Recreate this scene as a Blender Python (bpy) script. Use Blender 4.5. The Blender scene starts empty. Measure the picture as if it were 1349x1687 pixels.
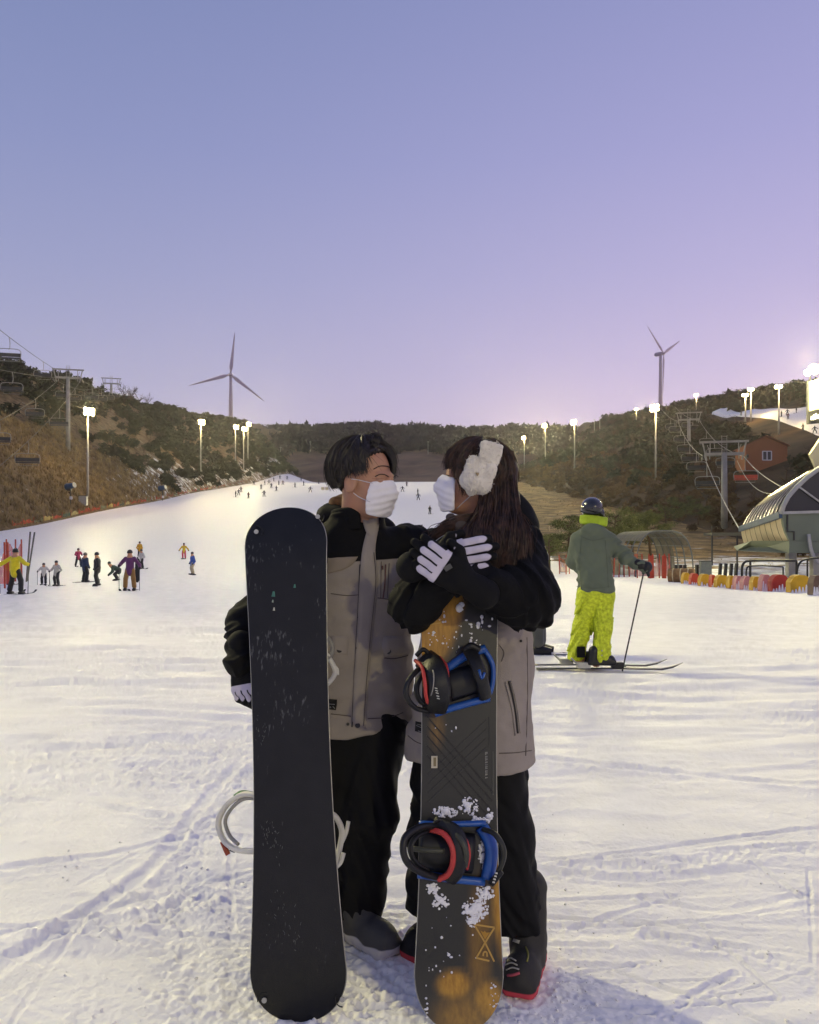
import bpy, math, random
import numpy as np
from mathutils import Vector, Matrix

# ------------------------------------------------------------------ camera, sky, exposure
SC = bpy.context.scene
COL = SC.collection
F, CX, HY, CH = 1350.0, 674.5, 891.0, 1.38          # focal length in photo pixels, principal column, horizon row, eye height
cam_d = bpy.data.cameras.new('camera')
cam = bpy.data.objects.new('camera', cam_d); COL.objects.link(cam)
cam.location = (0, 0, CH); cam.rotation_euler = (math.radians(90), 0, 0)
cam_d.sensor_fit = 'VERTICAL'; cam_d.sensor_height = 24.0
cam_d.lens = 24.0 * F / 1687.0
cam_d.shift_y = (HY - 843.5) / 1687.0
cam_d.clip_start = 0.05; cam_d.clip_end = 4000
SC.camera = cam
SC.view_settings.view_transform = 'Standard'; SC.view_settings.look = 'None'
SC.view_settings.exposure = 0.0; SC.view_settings.gamma = 1.0
SC.cycles.use_denoising = True
try: SC.cycles.denoiser = 'OPENIMAGEDENOISE'
except Exception: pass
SC.cycles.max_bounces = 6; SC.cycles.diffuse_bounces = 3; SC.cycles.sample_clamp_indirect = 4.0

def lin(h):
    h = h.lstrip('#'); o = []
    for i in (0, 2, 4):
        c = int(h[i:i+2], 16) / 255.0
        o.append(c / 12.92 if c <= 0.04045 else ((c + 0.055) / 1.055) ** 2.4)
    return tuple(o) + (1.0,)

W = bpy.data.worlds.new('World'); SC.world = W; W.use_nodes = True
nt = W.node_tree; nt.nodes.clear()
wo = nt.nodes.new('ShaderNodeOutputWorld'); bg = nt.nodes.new('ShaderNodeBackground')
tc = nt.nodes.new('ShaderNodeTexCoord'); sx = nt.nodes.new('ShaderNodeSeparateXYZ')
rp = nt.nodes.new('ShaderNodeValToRGB')
nt.links.new(tc.outputs['Generated'], sx.inputs[0]); nt.links.new(sx.outputs['Z'], rp.inputs[0])
nt.links.new(bg.outputs[0], wo.inputs[0])
# dusk gradient by elevation (sine): pink-lilac belt over the horizon, blue violet overhead
stops = [(0.0, '#d3c5dc'), (0.13, '#ccc0dc'), (0.20, '#bfb8db'), (0.30, '#aeadd7'), (0.42, '#9ca0d0'), (0.55, '#8c94c5'), (1.0, '#7480b4')]
el = rp.color_ramp.elements
el[0].position, el[0].color = stops[0][0], lin(stops[0][1])
el[1].position, el[1].color = stops[-1][0], lin(stops[-1][1])
for p, c in stops[1:-1]:
    e = el.new(p); e.color = lin(c)
# the after-glow is a little pinker towards +X (where the sun went down)
mx = nt.nodes.new('ShaderNodeMix'); mx.data_type = 'RGBA'; mx.blend_type = 'MULTIPLY'
mr = nt.nodes.new('ShaderNodeMapRange'); mr.inputs[1].default_value = -0.5; mr.inputs[2].default_value = 0.6
mr.inputs[3].default_value = 0.0; mr.inputs[4].default_value = 1.0; mr.interpolation_type = 'SMOOTHSTEP'
nt.links.new(sx.outputs['X'], mr.inputs[0])
mc = nt.nodes.new('ShaderNodeMix'); mc.data_type = 'RGBA'; nt.links.new(mr.outputs[0], mc.inputs[0])
mc.inputs[6].default_value = (0.80, 0.87, 0.86, 1); mc.inputs[7].default_value = (1.22, 1.11, 1.08, 1)
mx.inputs[0].default_value = 1.0; nt.links.new(rp.outputs[0], mx.inputs[6]); nt.links.new(mc.outputs[2], mx.inputs[7])
nt.links.new(mx.outputs[2], bg.inputs[0]); bg.inputs[1].default_value = 1.0
FLOOD_COL = (1.0, 0.90, 0.43)
FLOOD_W = 45000.0

# ------------------------------------------------------------------ helpers
R = random.Random(7)
RN = np.random.RandomState(11)
def P(px, py, d):
    """point seen at photo pixel px,py at real distance d in front of the camera"""
    return Vector(((px - CX) / F * d, d, CH + (HY - py) / F * d))

_lat = RN.rand(32, 32, 32).astype(np.float32) * 2 - 1
def noise3(p, s=1.0):
    q = np.asarray(p, dtype=np.float64) * s
    i = np.floor(q).astype(np.int64); f = (q - i).astype(np.float32); f = f * f * (3 - 2 * f)
    i &= 31; j = (i + 1) & 31
    x0, y0, z0 = i[..., 0], i[..., 1], i[..., 2]; x1, y1, z1 = j[..., 0], j[..., 1], j[..., 2]
    fx, fy, fz = f[..., 0], f[..., 1], f[..., 2]
    a = _lat[x0, y0, z0] * (1 - fx) + _lat[x1, y0, z0] * fx
    b = _lat[x0, y1, z0] * (1 - fx) + _lat[x1, y1, z0] * fx
    c = _lat[x0, y0, z1] * (1 - fx) + _lat[x1, y0, z1] * fx
    d = _lat[x0, y1, z1] * (1 - fx) + _lat[x1, y1, z1] * fx
    return (a * (1 - fy) + b * fy) * (1 - fz) + (c * (1 - fy) + d * fy) * fz
def noise2(x, y, s=1.0, seed=0.0):
    return noise3(np.stack([np.asarray(x, float), np.asarray(y, float), np.full(np.shape(x), seed / s + 0.37 / s)], -1), s)
def sstep(x, a, b):
    t = np.clip((x - a) / (b - a), 0, 1); return t * t * (3 - 2 * t)

_mats = {}
def mat(name, col, rough=0.7, var=0.12, scale=8.0, bump=0.0, bscale=60.0, metal=0.0, spec=0.4, emit=None, estr=0.0,
        alpha=1.0, col2=None, coat=0.0, sheen=0.0, stretch=None):
    if name in _mats: return _mats[name]
    m = bpy.data.materials.new(name); m.use_nodes = True; _mats[name] = m
    t = m.node_tree; b = t.nodes['Principled BSDF']
    c = lin(col) if isinstance(col, str) else tuple(col) + (1.0,)
    c2 = (lin(col2) if isinstance(col2, str) else tuple(col2) + (1.0,)) if col2 else None
    b.inputs['Roughness'].default_value = rough; b.inputs['Metallic'].default_value = metal
    b.inputs['Specular IOR Level'].default_value = spec
    if coat: b.inputs['Coat Weight'].default_value = coat; b.inputs['Coat Roughness'].default_value = 0.12
    if sheen: b.inputs['Sheen Weight'].default_value = sheen
    co = t.nodes.new('ShaderNodeTexCoord'); src = co.outputs['Object']
    if stretch:
        mp = t.nodes.new('ShaderNodeMapping'); mp.inputs['Scale'].default_value = stretch
        t.links.new(src, mp.inputs['Vector']); src = mp.outputs[0]
    if var or c2:
        n = t.nodes.new('ShaderNodeTexNoise'); n.inputs['Scale'].default_value = scale; n.inputs['Detail'].default_value = 5
        t.links.new(src, n.inputs['Vector'])
        r = t.nodes.new('ShaderNodeValToRGB'); t.links.new(n.outputs['Fac'], r.inputs[0])
        r.color_ramp.elements[0].position = 0.32; r.color_ramp.elements[1].position = 0.68
        r.color_ramp.elements[0].color = tuple(min(1, x * (1 - var)) for x in c[:3]) + (1,)
        cc = c2 or c
        r.color_ramp.elements[1].color = tuple(min(1, x * (1 + var)) for x in cc[:3]) + (1,)
        t.links.new(r.outputs[0], b.inputs['Base Color'])
    else: b.inputs['Base Color'].default_value = c
    if bump:
        n2 = t.nodes.new('ShaderNodeTexNoise'); n2.inputs['Scale'].default_value = bscale; n2.inputs['Detail'].default_value = 4
        t.links.new(src, n2.inputs['Vector'])
        bp = t.nodes.new('ShaderNodeBump'); bp.inputs['Strength'].default_value = bump; bp.inputs['Distance'].default_value = 0.01
        t.links.new(n2.outputs['Fac'], bp.inputs['Height']); t.links.new(bp.outputs[0], b.inputs['Normal'])
    if emit:
        b.inputs['Emission Color'].default_value = lin(emit); b.inputs['Emission Strength'].default_value = estr
    if alpha < 1: b.inputs['Alpha'].default_value = alpha
    return m

def mat_split(name, attr, ca, cb, rough=0.75, bump=0.15, bscale=500.0, var=0.15, width=0.002, sheen=0.0):
    """two cloth colours parted by a per-vertex signed distance (negative: ca, positive: cb)"""
    if name in _mats: return _mats[name]
    m = mat(name, ca, rough, 0, bump=bump, bscale=bscale, sheen=sheen, spec=.2)
    t = m.node_tree; b = t.nodes['Principled BSDF']
    a = t.nodes.new('ShaderNodeAttribute'); a.attribute_name = attr
    r = t.nodes.new('ShaderNodeMapRange'); r.inputs[1].default_value = -width; r.inputs[2].default_value = width
    t.links.new(a.outputs['Fac'], r.inputs[0])
    x = t.nodes.new('ShaderNodeMix'); x.data_type = 'RGBA'
    t.links.new(r.outputs[0], x.inputs[0]); x.inputs[6].default_value = lin(ca); x.inputs[7].default_value = lin(cb)
    n = t.nodes.new('ShaderNodeTexNoise'); n.inputs['Scale'].default_value = 9; n.inputs['Detail'].default_value = 6
    co = t.nodes.new('ShaderNodeTexCoord'); t.links.new(co.outputs['Object'], n.inputs['Vector'])
    r2 = t.nodes.new('ShaderNodeMapRange'); r2.inputs[1].default_value = 0.3; r2.inputs[2].default_value = 0.7
    r2.inputs[3].default_value = 1 - var; r2.inputs[4].default_value = 1 + var
    t.links.new(n.outputs['Fac'], r2.inputs[0])
    y = t.nodes.new('ShaderNodeVectorMath'); y.operation = 'SCALE'
    t.links.new(x.outputs[2], y.inputs[0]); t.links.new(r2.outputs[0], y.inputs['Scale'])
    t.links.new(y.outputs[0], b.inputs['Base Color'])
    return m

def tag(o, label=None, cat=None, group=None, kind=None):
    if label: o['label'] = label
    if cat: o['category'] = cat
    if group: o['group'] = group
    if kind: o['kind'] = kind
    return o
_off = {}
def thing(name, label, cat, loc=(0, 0, 0), group=None, rz=0.0):
    o = bpy.data.objects.new(name, None); COL.objects.link(o); o.empty_display_size = 0.1
    o.location = loc; o.rotation_euler = (0, 0, rz); _off[o.name] = np.array(loc, float)
    return tag(o, label, cat, group)
def mesh_from(name, v, f):
    me = bpy.data.meshes.new(name)
    v = np.asarray(v, np.float32)
    if isinstance(f, np.ndarray) and f.ndim == 2:
        k = f.shape[1]; n = len(f)
        me.vertices.add(len(v)); me.vertices.foreach_set('co', v.ravel())
        me.loops.add(n * k); me.loops.foreach_set('vertex_index', f.astype(np.int32).ravel())
        me.polygons.add(n); me.polygons.foreach_set('loop_start', np.arange(0, n * k, k, dtype=np.int32))
        me.update(calc_edges=True); me.validate()
    else:
        me.from_pydata([tuple(map(float, x)) for x in v], [], [tuple(int(i) for i in x) for x in f]); me.update()
    return me
def obj(name, v, f, m, parent=None, world=True, smooth=False, attrs=None, fm=None):
    """one mesh object; with world=True the coordinates are world ones and are moved into the parent's frame"""
    v = np.asarray(v, np.float64).reshape(-1, 3)
    off = _off.get(parent.name, np.zeros(3)) if parent is not None else np.zeros(3)
    if world and parent is not None: v = v - off
    me = mesh_from(name, v, f)
    for x in (m if isinstance(m, (list, tuple)) else [m]): me.materials.append(x)
    if smooth: me.polygons.foreach_set('use_smooth', np.ones(len(me.polygons), bool))
    if fm is not None: me.polygons.foreach_set('material_index', np.asarray(fm, np.int32))
    for k, a in (attrs or {}).items():
        at = me.attributes.new(k, 'FLOAT', 'POINT'); at.data.foreach_set('value', np.asarray(a, np.float32))
    o = bpy.data.objects.new(name, me); COL.objects.link(o)
    if parent is not None: o.parent = parent; _off[o.name] = off
    return o
def copy_tree(o, parent=None):
    c = o.copy(); COL.objects.link(c); c.parent = parent
    if parent is not None: c.matrix_parent_inverse = o.matrix_parent_inverse.copy()
    _off[c.name] = _off.get(o.name, np.zeros(3))
    for ch in list(o.children): copy_tree(ch, c)
    return c

def frame(d):
    d = Vector(d).normalized(); u = Vector((0, 0, 1)) if abs(d.z) < 0.95 else Vector((1, 0, 0))
    s = d.cross(u).normalized(); return s, s.cross(d).normalized()
class MB:
    def __init__(s): s.v = []; s.f = []
    def add(s, v, f):
        n = len(s.v); s.v += [tuple(x) for x in v]; s.f += [tuple(i + n for i in q) for q in f]; return s
    def box(s, c, h, rot=None):
        c = Vector(c); vs = []
        for k in range(8):
            p = Vector(((h[0] if k & 1 else -h[0]), (h[1] if k & 2 else -h[1]), (h[2] if k & 4 else -h[2])))
            vs.append(c + (rot @ p if rot is not None else p))
        return s.add(vs, [(0, 2, 3, 1), (4, 5, 7, 6), (0, 1, 5, 4), (2, 6, 7, 3), (0, 4, 6, 2), (1, 3, 7, 5)])
    def beam(s, a, b, w, h=None, up=None):
        a, b = Vector(a), Vector(b); d = b - a; h = h or w
        sd, u = frame(d)
        if up is not None:
            u = Vector(up); sd = d.cross(u).normalized(); u = sd.cross(d).normalized()
        vs = []
        for p in (a, b):
            for i, j in ((-1, -1), (1, -1), (1, 1), (-1, 1)): vs.append(p + sd * (i * w / 2) + u * (j * h / 2))
        return s.add(vs, [(3, 2, 1, 0), (4, 5, 6, 7), (0, 1, 5, 4), (1, 2, 6, 5), (2, 3, 7, 6), (3, 0, 4, 7)])
    def tube(s, pts, r, n=8, cap=True, flat=1.0, up=None):
        pts = [Vector(p) for p in pts]; m = len(pts)
        rs = list(r) if hasattr(r, '__len__') else [r] * m
        vs = []; pu = None
        for i, p in enumerate(pts):
            d = (pts[min(i + 1, m - 1)] - pts[max(i - 1, 0)])
            if d.length < 1e-9: d = Vector((0, 0, 1))
            d.normalize()
            if up is not None: u = Vector(up); sd = d.cross(u).normalized(); u = sd.cross(d).normalized()
            elif pu is None: sd, u = frame(d)
            else:
                sd = d.cross(pu)
                if sd.length < 1e-6: sd, u = frame(d)
                else: sd.normalize(); u = sd.cross(d).normalized()
            pu = u
            for k in range(n):
                a = 2 * math.pi * k / n
                vs.append(p + sd * (math.cos(a) * rs[i]) + u * (math.sin(a) * rs[i] * flat))
        fs = []
        for i in range(m - 1):
            for k in range(n):
                k2 = (k + 1) % n; fs.append((i * n + k, i * n + k2, (i + 1) * n + k2, (i + 1) * n + k))
        if cap: fs.append(tuple(range(n - 1, -1, -1))); fs.append(tuple((m - 1) * n + k for k in range(n)))
        return s.add(vs, fs)
    def prism(s, poly, dirv):
        """planar polygon (3-D points) extruded along dirv"""
        a = [Vector(p) for p in poly]; d = Vector(dirv); n = len(a)
        return s.add(a + [p + d for p in a], [tuple(range(n - 1, -1, -1)), tuple(range(n, 2 * n))] +
                     [(i, (i + 1) % n, n + (i + 1) % n, n + i) for i in range(n)])
    def ball(s, c, r, n=8, m=6, sc=(1, 1, 1)):
        c = Vector(c); vs = []; fs = []
        for i in range(m + 1):
            t = math.pi * i / m
            for k in range(n):
                a = 2 * math.pi * k / n
                vs.append(c + Vector((math.sin(t) * math.cos(a) * r * sc[0], math.sin(t) * math.sin(a) * r * sc[1], math.cos(t) * r * sc[2])))
        for i in range(m):
            for k in range(n):
                k2 = (k + 1) % n; fs.append((i * n + k, (i + 1) * n + k, (i + 1) * n + k2, i * n + k2))
        return s.add(vs, fs)
    def build(s, name, m, parent=None, world=True, smooth=False): return obj(name, s.v, s.f, m, parent, world, smooth)

def spline(pts, n=8):
    """Catmull-Rom through pts"""
    p = [np.array(x, float) for x in pts]; p = [2 * p[0] - p[1]] + p + [2 * p[-1] - p[-2]]; out = []
    for i in range(1, len(p) - 2):
        for k in range(n):
            t = k / n
            out.append(0.5 * ((2 * p[i]) + (-p[i-1] + p[i+1]) * t + (2*p[i-1] - 5*p[i] + 4*p[i+1] - p[i+2]) * t*t + (-p[i-1] + 3*p[i] - 3*p[i+1] + p[i+2]) * t**3))
    out.append(p[-2]); return out

# ------------------------------------------------------------------ signed-distance modelling
def rc(p, a, b, ra, rb):
    a = np.array(a, float); ab = np.array(b, float) - a
    h = np.clip(((p - a) @ ab) / max(ab @ ab, 1e-12), 0, 1)
    return np.linalg.norm(p - a - h[:, None] * ab, axis=1) - (ra + (rb - ra) * h)
def chain(p, pts, rs, k=0.02):
    d = None
    for i in range(len(pts) - 1):
        e = rc(p, pts[i], pts[i+1], rs[i], rs[i+1]); d = e if d is None else smin(d, e, k)
    return d
def ell(p, c, r, Rm=None):
    q = p - np.array(c, float)
    if Rm is not None: q = q @ np.asarray(Rm)
    r = np.array(r, float)
    k0 = np.linalg.norm(q / r, axis=1); k1 = np.linalg.norm(q / (r * r), axis=1)
    return k0 * (k0 - 1) / np.maximum(k1, 1e-9)
def rbox(p, c, h, rad, Rm=None):
    q = p - np.array(c, float)
    if Rm is not None: q = q @ np.asarray(Rm)
    q = np.abs(q) - (np.array(h, float) - rad)
    return np.linalg.norm(np.maximum(q, 0), axis=1) + np.minimum(q.max(axis=1), 0) - rad
def smin(a, b, k):
    h = np.clip(0.5 + 0.5 * (b - a) / k, 0, 1); return b * (1 - h) + a * h - k * h * (1 - h)
def smax(a, b, k): return -smin(-a, -b, k)
def loft(p, zs, cx, cy, rx, ry, Rm=None, org=None, power=2.3):
    """stack of super-ellipses along local z; all tables against zs"""
    q = p - np.array(org if org is not None else (0, 0, 0), float)
    if Rm is not None: q = q @ np.asarray(Rm)
    z = q[:, 2]; zz = np.clip(z, zs[0], zs[-1])
    X = (q[:, 0] - np.interp(zz, zs, cx)); Y = (q[:, 1] - np.interp(zz, zs, cy))
    a = np.interp(zz, zs, rx); b = np.interp(zz, zs, ry)
    k = (np.abs(X / a) ** power + np.abs(Y / b) ** power) ** (1 / power)
    d = (k - 1) * np.minimum(a, b)
    return smax(d, np.maximum(zs[0] - z, z - zs[-1]), 0.03)

def sdf_mesh(f, lo, hi, h):
    lo = np.array(lo, float); hi = np.array(hi, float); B = 8
    nb = np.ceil((hi - lo) / (h * B)).astype(int); n = nb * B
    bc = np.stack(np.meshgrid(*[lo[i] + (np.arange(nb[i]) + 0.5) * B * h for i in range(3)], indexing='ij'), -1)
    bv = f(bc.reshape(-1, 3)).reshape(nb)
    act = np.abs(bv) < B * h * 0.866 * 1.6 + 2 * h
    g = np.repeat(np.repeat(np.repeat(np.where(bv < 0, -1.0, 1.0), B, 0), B, 1), B, 2).astype(np.float32)
    bi = np.argwhere(act)
    loc = np.stack(np.meshgrid(*[np.arange(B)] * 3, indexing='ij'), -1).reshape(-1, 3)
    for s in range(0, len(bi), 1500):
        idx = (bi[s:s+1500, None, :] * B + loc[None]).reshape(-1, 3)
        g[idx[:, 0], idx[:, 1], idx[:, 2]] = f(lo + idx * h)
    s = g < 0
    cnt = np.zeros(tuple(n - 1), np.int8)
    for a in (0, 1):
        for b in (0, 1):
            for c in (0, 1): cnt += s[a:n[0]-1+a, b:n[1]-1+b, c:n[2]-1+c]
    cells = np.argwhere((cnt > 0) & (cnt < 8))
    vid = -np.ones(tuple(n - 1), np.int64); vid[cells[:, 0], cells[:, 1], cells[:, 2]] = np.arange(len(cells))
    acc = np.zeros((len(cells), 3)); num = np.zeros(len(cells))
    cor = [(a, b, c) for a in (0, 1) for b in (0, 1) for c in (0, 1)]
    for i, A in enumerate(cor):
        for Bc in cor[i+1:]:
            if sum(abs(x - y) for x, y in zip(A, Bc)) != 1: continue
            va = g[cells[:, 0]+A[0], cells[:, 1]+A[1], cells[:, 2]+A[2]]; vb = g[cells[:, 0]+Bc[0], cells[:, 1]+Bc[1], cells[:, 2]+Bc[2]]
            mk = (va < 0) != (vb < 0); t = np.where(mk, va / np.where(mk, va - vb, 1), 0)
            acc += np.where(mk[:, None], np.array(A) + t[:, None] * (np.array(Bc) - np.array(A)), 0); num += mk
    v = lo + (cells + acc / num[:, None]) * h
    fs = []
    for ax in range(3):
        o1, o2 = [(1, 2), (2, 0), (0, 1)][ax]
        sl0 = [slice(None)] * 3; sl1 = [slice(None)] * 3; sl0[ax] = slice(0, -1); sl1[ax] = slice(1, None)
        sa = s[tuple(sl0)]; sb = s[tuple(sl1)]
        e = np.argwhere(sa != sb); e = e[(e[:, o1] > 0) & (e[:, o2] > 0) & (e[:, o1] < n[o1]-1) & (e[:, o2] < n[o2]-1)]
        if not len(e): continue
        up = sa[e[:, 0], e[:, 1], e[:, 2]]
        def cell(d1, d2):
            q = e.copy(); q[:, o1] -= d1; q[:, o2] -= d2; return vid[q[:, 0], q[:, 1], q[:, 2]]
        q = np.stack([cell(1, 1), cell(0, 1), cell(0, 0), cell(1, 0)], 1)
        q[~up] = q[~up][:, ::-1]; fs.append(q)
    q = np.concatenate(fs); q = q[(q >= 0).all(1)]
    return v, q
def rot_axes(x, z=(0, 0, 1)):
    """3x3 with columns x (forward), y (left), z (up) as world vectors"""
    x = Vector(x).normalized(); z = Vector(z); y = z.cross(x).normalized(); z = x.cross(y).normalized()
    return np.array([[x.x, y.x, z.x], [x.y, y.y, z.y], [x.z, y.z, z.z]])
# ------------------------------------------------------------------ terrain heights
_gy = np.linspace(-60, 900, 4801)
_gz = np.interp(_gy, [-60, 0, 10, 25, 40, 60, 88, 110, 165, 190, 250, 310, 380, 420, 450, 520, 900],
                [0, 0, 0, -.45, -.95, -1.2, -.35, 1.6, 7.2, 10, 16.6, 23.2, 28.6, 30, 29, 20, 0])
_k = np.hanning(61); _k /= _k.sum()
_gz = np.convolve(np.pad(_gz, 30, mode='edge'), _k, 'valid')
def H(x, y):
    x = np.asarray(x, float); y = np.asarray(y, float)
    z = np.interp(y, _gy, _gz)
    z = z + sstep(-x, 40, 75) * np.clip(y - 320, 0, 150) * 0.085
    return z + noise2(x, y, 0.03, 3) * 0.5 * sstep(y, 60, 140)
def g0(x, y): return float(H(np.array([x]), np.array([y]))[0])
ZL = lambda y: np.interp(y, [40, 90, 120, 220, 313, 368, 432, 542, 700], [4, 26, 40, 50, 55, 60, 66, 80, 95])
ZR = lambda y: np.interp(y, [60, 150, 250, 340, 370, 525, 708, 800], [20, 38, 52, 62, 66, 83, 103, 105])
def HLft(x, y):
    t = (-62 - x) / 48; h = H(-62 + 0 * x, y); b = sstep(t, 0, 0.15)
    z = h + (ZL(y) - h) * (np.clip(t, 0, 1) ** 0.8 - 0.12 * np.clip(t - 1, 0, 5))
    z = z + b * (noise2(x, y, 0.045, 9) * 1.8 + noise2(x, y, 0.15, 4) * 0.7 + noise2(x, y, 0.5, 5) * 0.25)
    return np.where(t < 0, H(x, y) - 0.6 + 0.62 * sstep(t, -0.06, 0), z)
def HRgt(x, y):
    t = (x - 45) / 105; h = H(45 + 0 * x, y); b = sstep(t, 0, 0.12)
    z = h + (ZR(y) - h) * (np.clip(t, 0, 1) ** 0.9 - 0.12 * np.clip(t - 1, 0, 5))
    calm = 1 - 0.95 * np.exp(-((x - 101) / 20) ** 2) * sstep(y, 140, 165) * (1 - sstep(y, 320, 350))     # graded ground round the groomed run
    z = z + calm * b * (noise2(x, y, 0.04, 19) * 2.0 + noise2(x, y, 0.12, 14) * 0.7)
    return np.where(t < 0, H(x, y) - 0.6 + 0.6 * sstep(t, -0.08, 0), z)
def HFar(x, y):
    z = np.interp(y, [395, 420, 500, 600, 760, 860], [26, 29.5, 45, 68, 102, 94])
    return z + noise2(x, y, 0.02, 29) * 4 + noise2(x, y, 0.06, 24) * 1.5
def gl(x, y): return float(HLft(np.array([float(x)]), np.array([float(y)]))[0])
def gr(x, y): return float(HRgt(np.array([float(x)]), np.array([float(y)]))[0])
XE = lambda y: np.interp(y, [50, 62, 75, 110, 200, 400], [70, 22, 13, 15, 20, 38])     # where the snow ends on the right

# ------------------------------------------------------------------ snow sheet (polar grid, dense in front of the camera)
ang = np.concatenate([np.linspace(-180, -60, 25)[:-1], np.linspace(-60, -31, 60)[:-1], np.linspace(-31, 31, 680), np.linspace(31, 60, 60)[1:], np.linspace(60, 180, 25)[1:-1]])
rad = np.concatenate([[0.35, 0.8, 1.2], 1 / np.linspace(1 / 1.55, 1 / 30.0, 560), np.geomspace(30.5, 470, 150)])
A, RR = np.meshgrid(np.radians(ang), rad, indexing='ij')
X = np.sin(A) * RR; Y = np.cos(A) * RR
Z = H(X, Y)
near = 1 - sstep(RR, 9, 22); mid = sstep(RR, 4, 9) * (1 - sstep(RR, 60, 120)); front = (np.cos(A) > 0.45)
patch = sstep(noise2(X, Y, 0.75, 31) + 0.5 * noise2(X, Y, 2.1, 32), -0.15, 0.5)
patch2 = sstep(noise2(X * 0.6, Y, 0.5, 41) + 0.4 * noise2(X, Y, 1.7, 42), -0.1, 0.55)
dz = noise2(X, Y, 0.45, 5) * 0.03 + noise2(X, Y, 1.3, 6) * 0.012
def rough(s, seed): return np.abs(noise2(X, Y, s, seed)) * 2 - 0.5
dz += near * (0.25 + patch) * (rough(6, 51) * 0.005 + noise2(X, Y, 13, 52) * 0.005 + noise2(X, Y, 27, 53) * 0.010 + noise2(X, Y, 55, 54) * 0.009 + noise2(X, Y, 100, 57) * 0.006)
dz += near * patch2 * (rough(17, 55) * 0.008 + rough(34, 56) * 0.010 + rough(75, 58) * 0.006)
for sx_, sy_, an, am, sd in ((0.25, 4.0, 0.06, 0.026, 61), (0.35, 7.0, -0.22, 0.020, 62), (0.2, 2.2, 0.3, 0.02, 63), (0.6, 11., 0.1, .016, 64), (0.9, 19., -.08, .010, 65), (.5, 14., .35, .012, 66), (.10, 1.1, .05, .05, 67), (.14, 1.9, -.12, .04, 68), (.2, 3.0, .18, .03, 69)):
    u = X * math.cos(an) + Y * math.sin(an); w = -X * math.sin(an) + Y * math.cos(an)
    nn = noise3(np.stack([u * sx_, w * sy_, np.full(X.shape, sd * 1.0)], -1))
    dz += (((0.35 * near + mid) if sy_ > 3.5 or sx_ == .2 and sy_ < 2.5 and sd == 63 else mid * sstep(RR, 6, 14)) * np.sign(nn)) * np.abs(nn) ** 1.5 * am
def trk(pts, width, depth, ridge, crumb=0.0):
    """a ski or board track scraped along a line of ground points"""
    global dz
    pts = spline([(a, b, 0) for a, b in pts], 6)
    bx = np.array(pts); mg = width * 3 + .03; m = (X > bx[:, 0].min() - mg) & (X < bx[:, 0].max() + mg) & (Y > bx[:, 1].min() - mg) & (Y < bx[:, 1].max() + mg) & front; xs, ys_ = X[m], Y[m]; best = np.full(xs.shape, 9.0)
    for a, b in zip(pts[:-1], pts[1:]):
        ab = b[:2] - a[:2]; px, py = xs - a[0], ys_ - a[1]
        h = np.clip((px * ab[0] + py * ab[1]) / (ab @ ab + 1e-9), 0, 1)
        e = np.hypot(px - h * ab[0], py - h * ab[1]); best = np.minimum(best, e)
    best = np.maximum(best + (noise2(xs, ys_, 9, 71) * 0.3 + noise2(xs, ys_, 31, 76) * 0.25 + noise2(xs, ys_, 70, 77) * 0.15) * width, 0)
    brk = 0.25 + 0.75 * sstep(noise2(xs, ys_, 2.3, 78), -0.5, 0.3)
    q = brk * 0.75 * (-depth * np.exp(-(best / width) ** 4) + ridge * (0.6 + 0.8 * np.abs(noise2(xs, ys_, 40, 79))) * np.exp(-((best - width * 1.6) / (width * 0.6)) ** 2))
    if crumb: q = q + 0.55 * crumb * np.exp(-(best / (width * 1.4)) ** 2) * (0.6 * noise2(xs, ys_, 28, 72) + 0.7 * noise2(xs, ys_, 55, 73) + 0.5 * noise2(xs, ys_, 95, 74) + 0.4 * np.abs(noise2(xs, ys_, 14, 75)))
    t = dz[m]; t += q; dz[m] = t
def G(px, py): d = CH * F / (py - HY); return ((px - CX) / F * d, d)
trk([G(-120, 1680), G(0, 1595), G(150, 1500), G(262, 1420), G(330, 1330), G(412, 1240), G(470, 1180)], 0.035, 0.028, 0.014)
trk([G(320, 1760), G(300, 1640), G(285, 1500), G(290, 1450), G(340, 1370), G(400, 1290), G(470, 1230)], 0.075, 0.012, 0.010, 0.026)
trk([G(370, 1687), G(383, 1560), G(380, 1420), G(400, 1380)], 0.012, 0.008, 0.005)
trk([G(410, 1780), G(398, 1640), G(392, 1520), G(400, 1430)], 0.05, 0.004, 0.006, 0.016)
trk([G(-60, 1440), G(60, 1425), G(180, 1410), G(300, 1380)], 0.03, 0.02, 0.012, .01)
trk([G(-40, 1320), G(100, 1318), G(260, 1345)], 0.035, 0.018, 0.015, .01)
trk([G(880, 1445), G(980, 1428), G(1080, 1430), G(1180, 1415), G(1280, 1402), G(1400, 1400)], 0.05, 0.0, 0.02, 0.03)
trk([G(860, 1425), G(930, 1440), G(1060, 1447), G(1150, 1440)], 0.03, 0.012, 0.014)
trk([G(1240, 1420), G(1320, 1475), G(1400, 1510)], 0.014, 0.014, 0.01)
trk([G(1060, 1480), G(1180, 1500), G(1240, 1490), G(1330, 1470)], 0.02, 0.016, 0.012)
trk([G(1070, 1540), G(1150, 1555), G(1210, 1560), G(1300, 1590), G(1390, 1640)], 0.03, 0.008, 0.012, 0.02)
trk([G(1080, 1687), G(1150, 1630), G(1210, 1600)], 0.014, 0.010, 0.008, 0.01)
trk([G(900, 1525), G(1100, 1520), G(1350, 1505)], 0.014, 0.009, 0.008)
trk([G(880, 1250), G(1000, 1262), G(1150, 1275), G(1300, 1290), G(1420, 1294)], 0.05, 0.014, 0.016, .012)
trk([G(30, 1560), G(120, 1530), G(250, 1510), G(330, 1480)], 0.05, 0.0, 0.02, 0.03)
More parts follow.
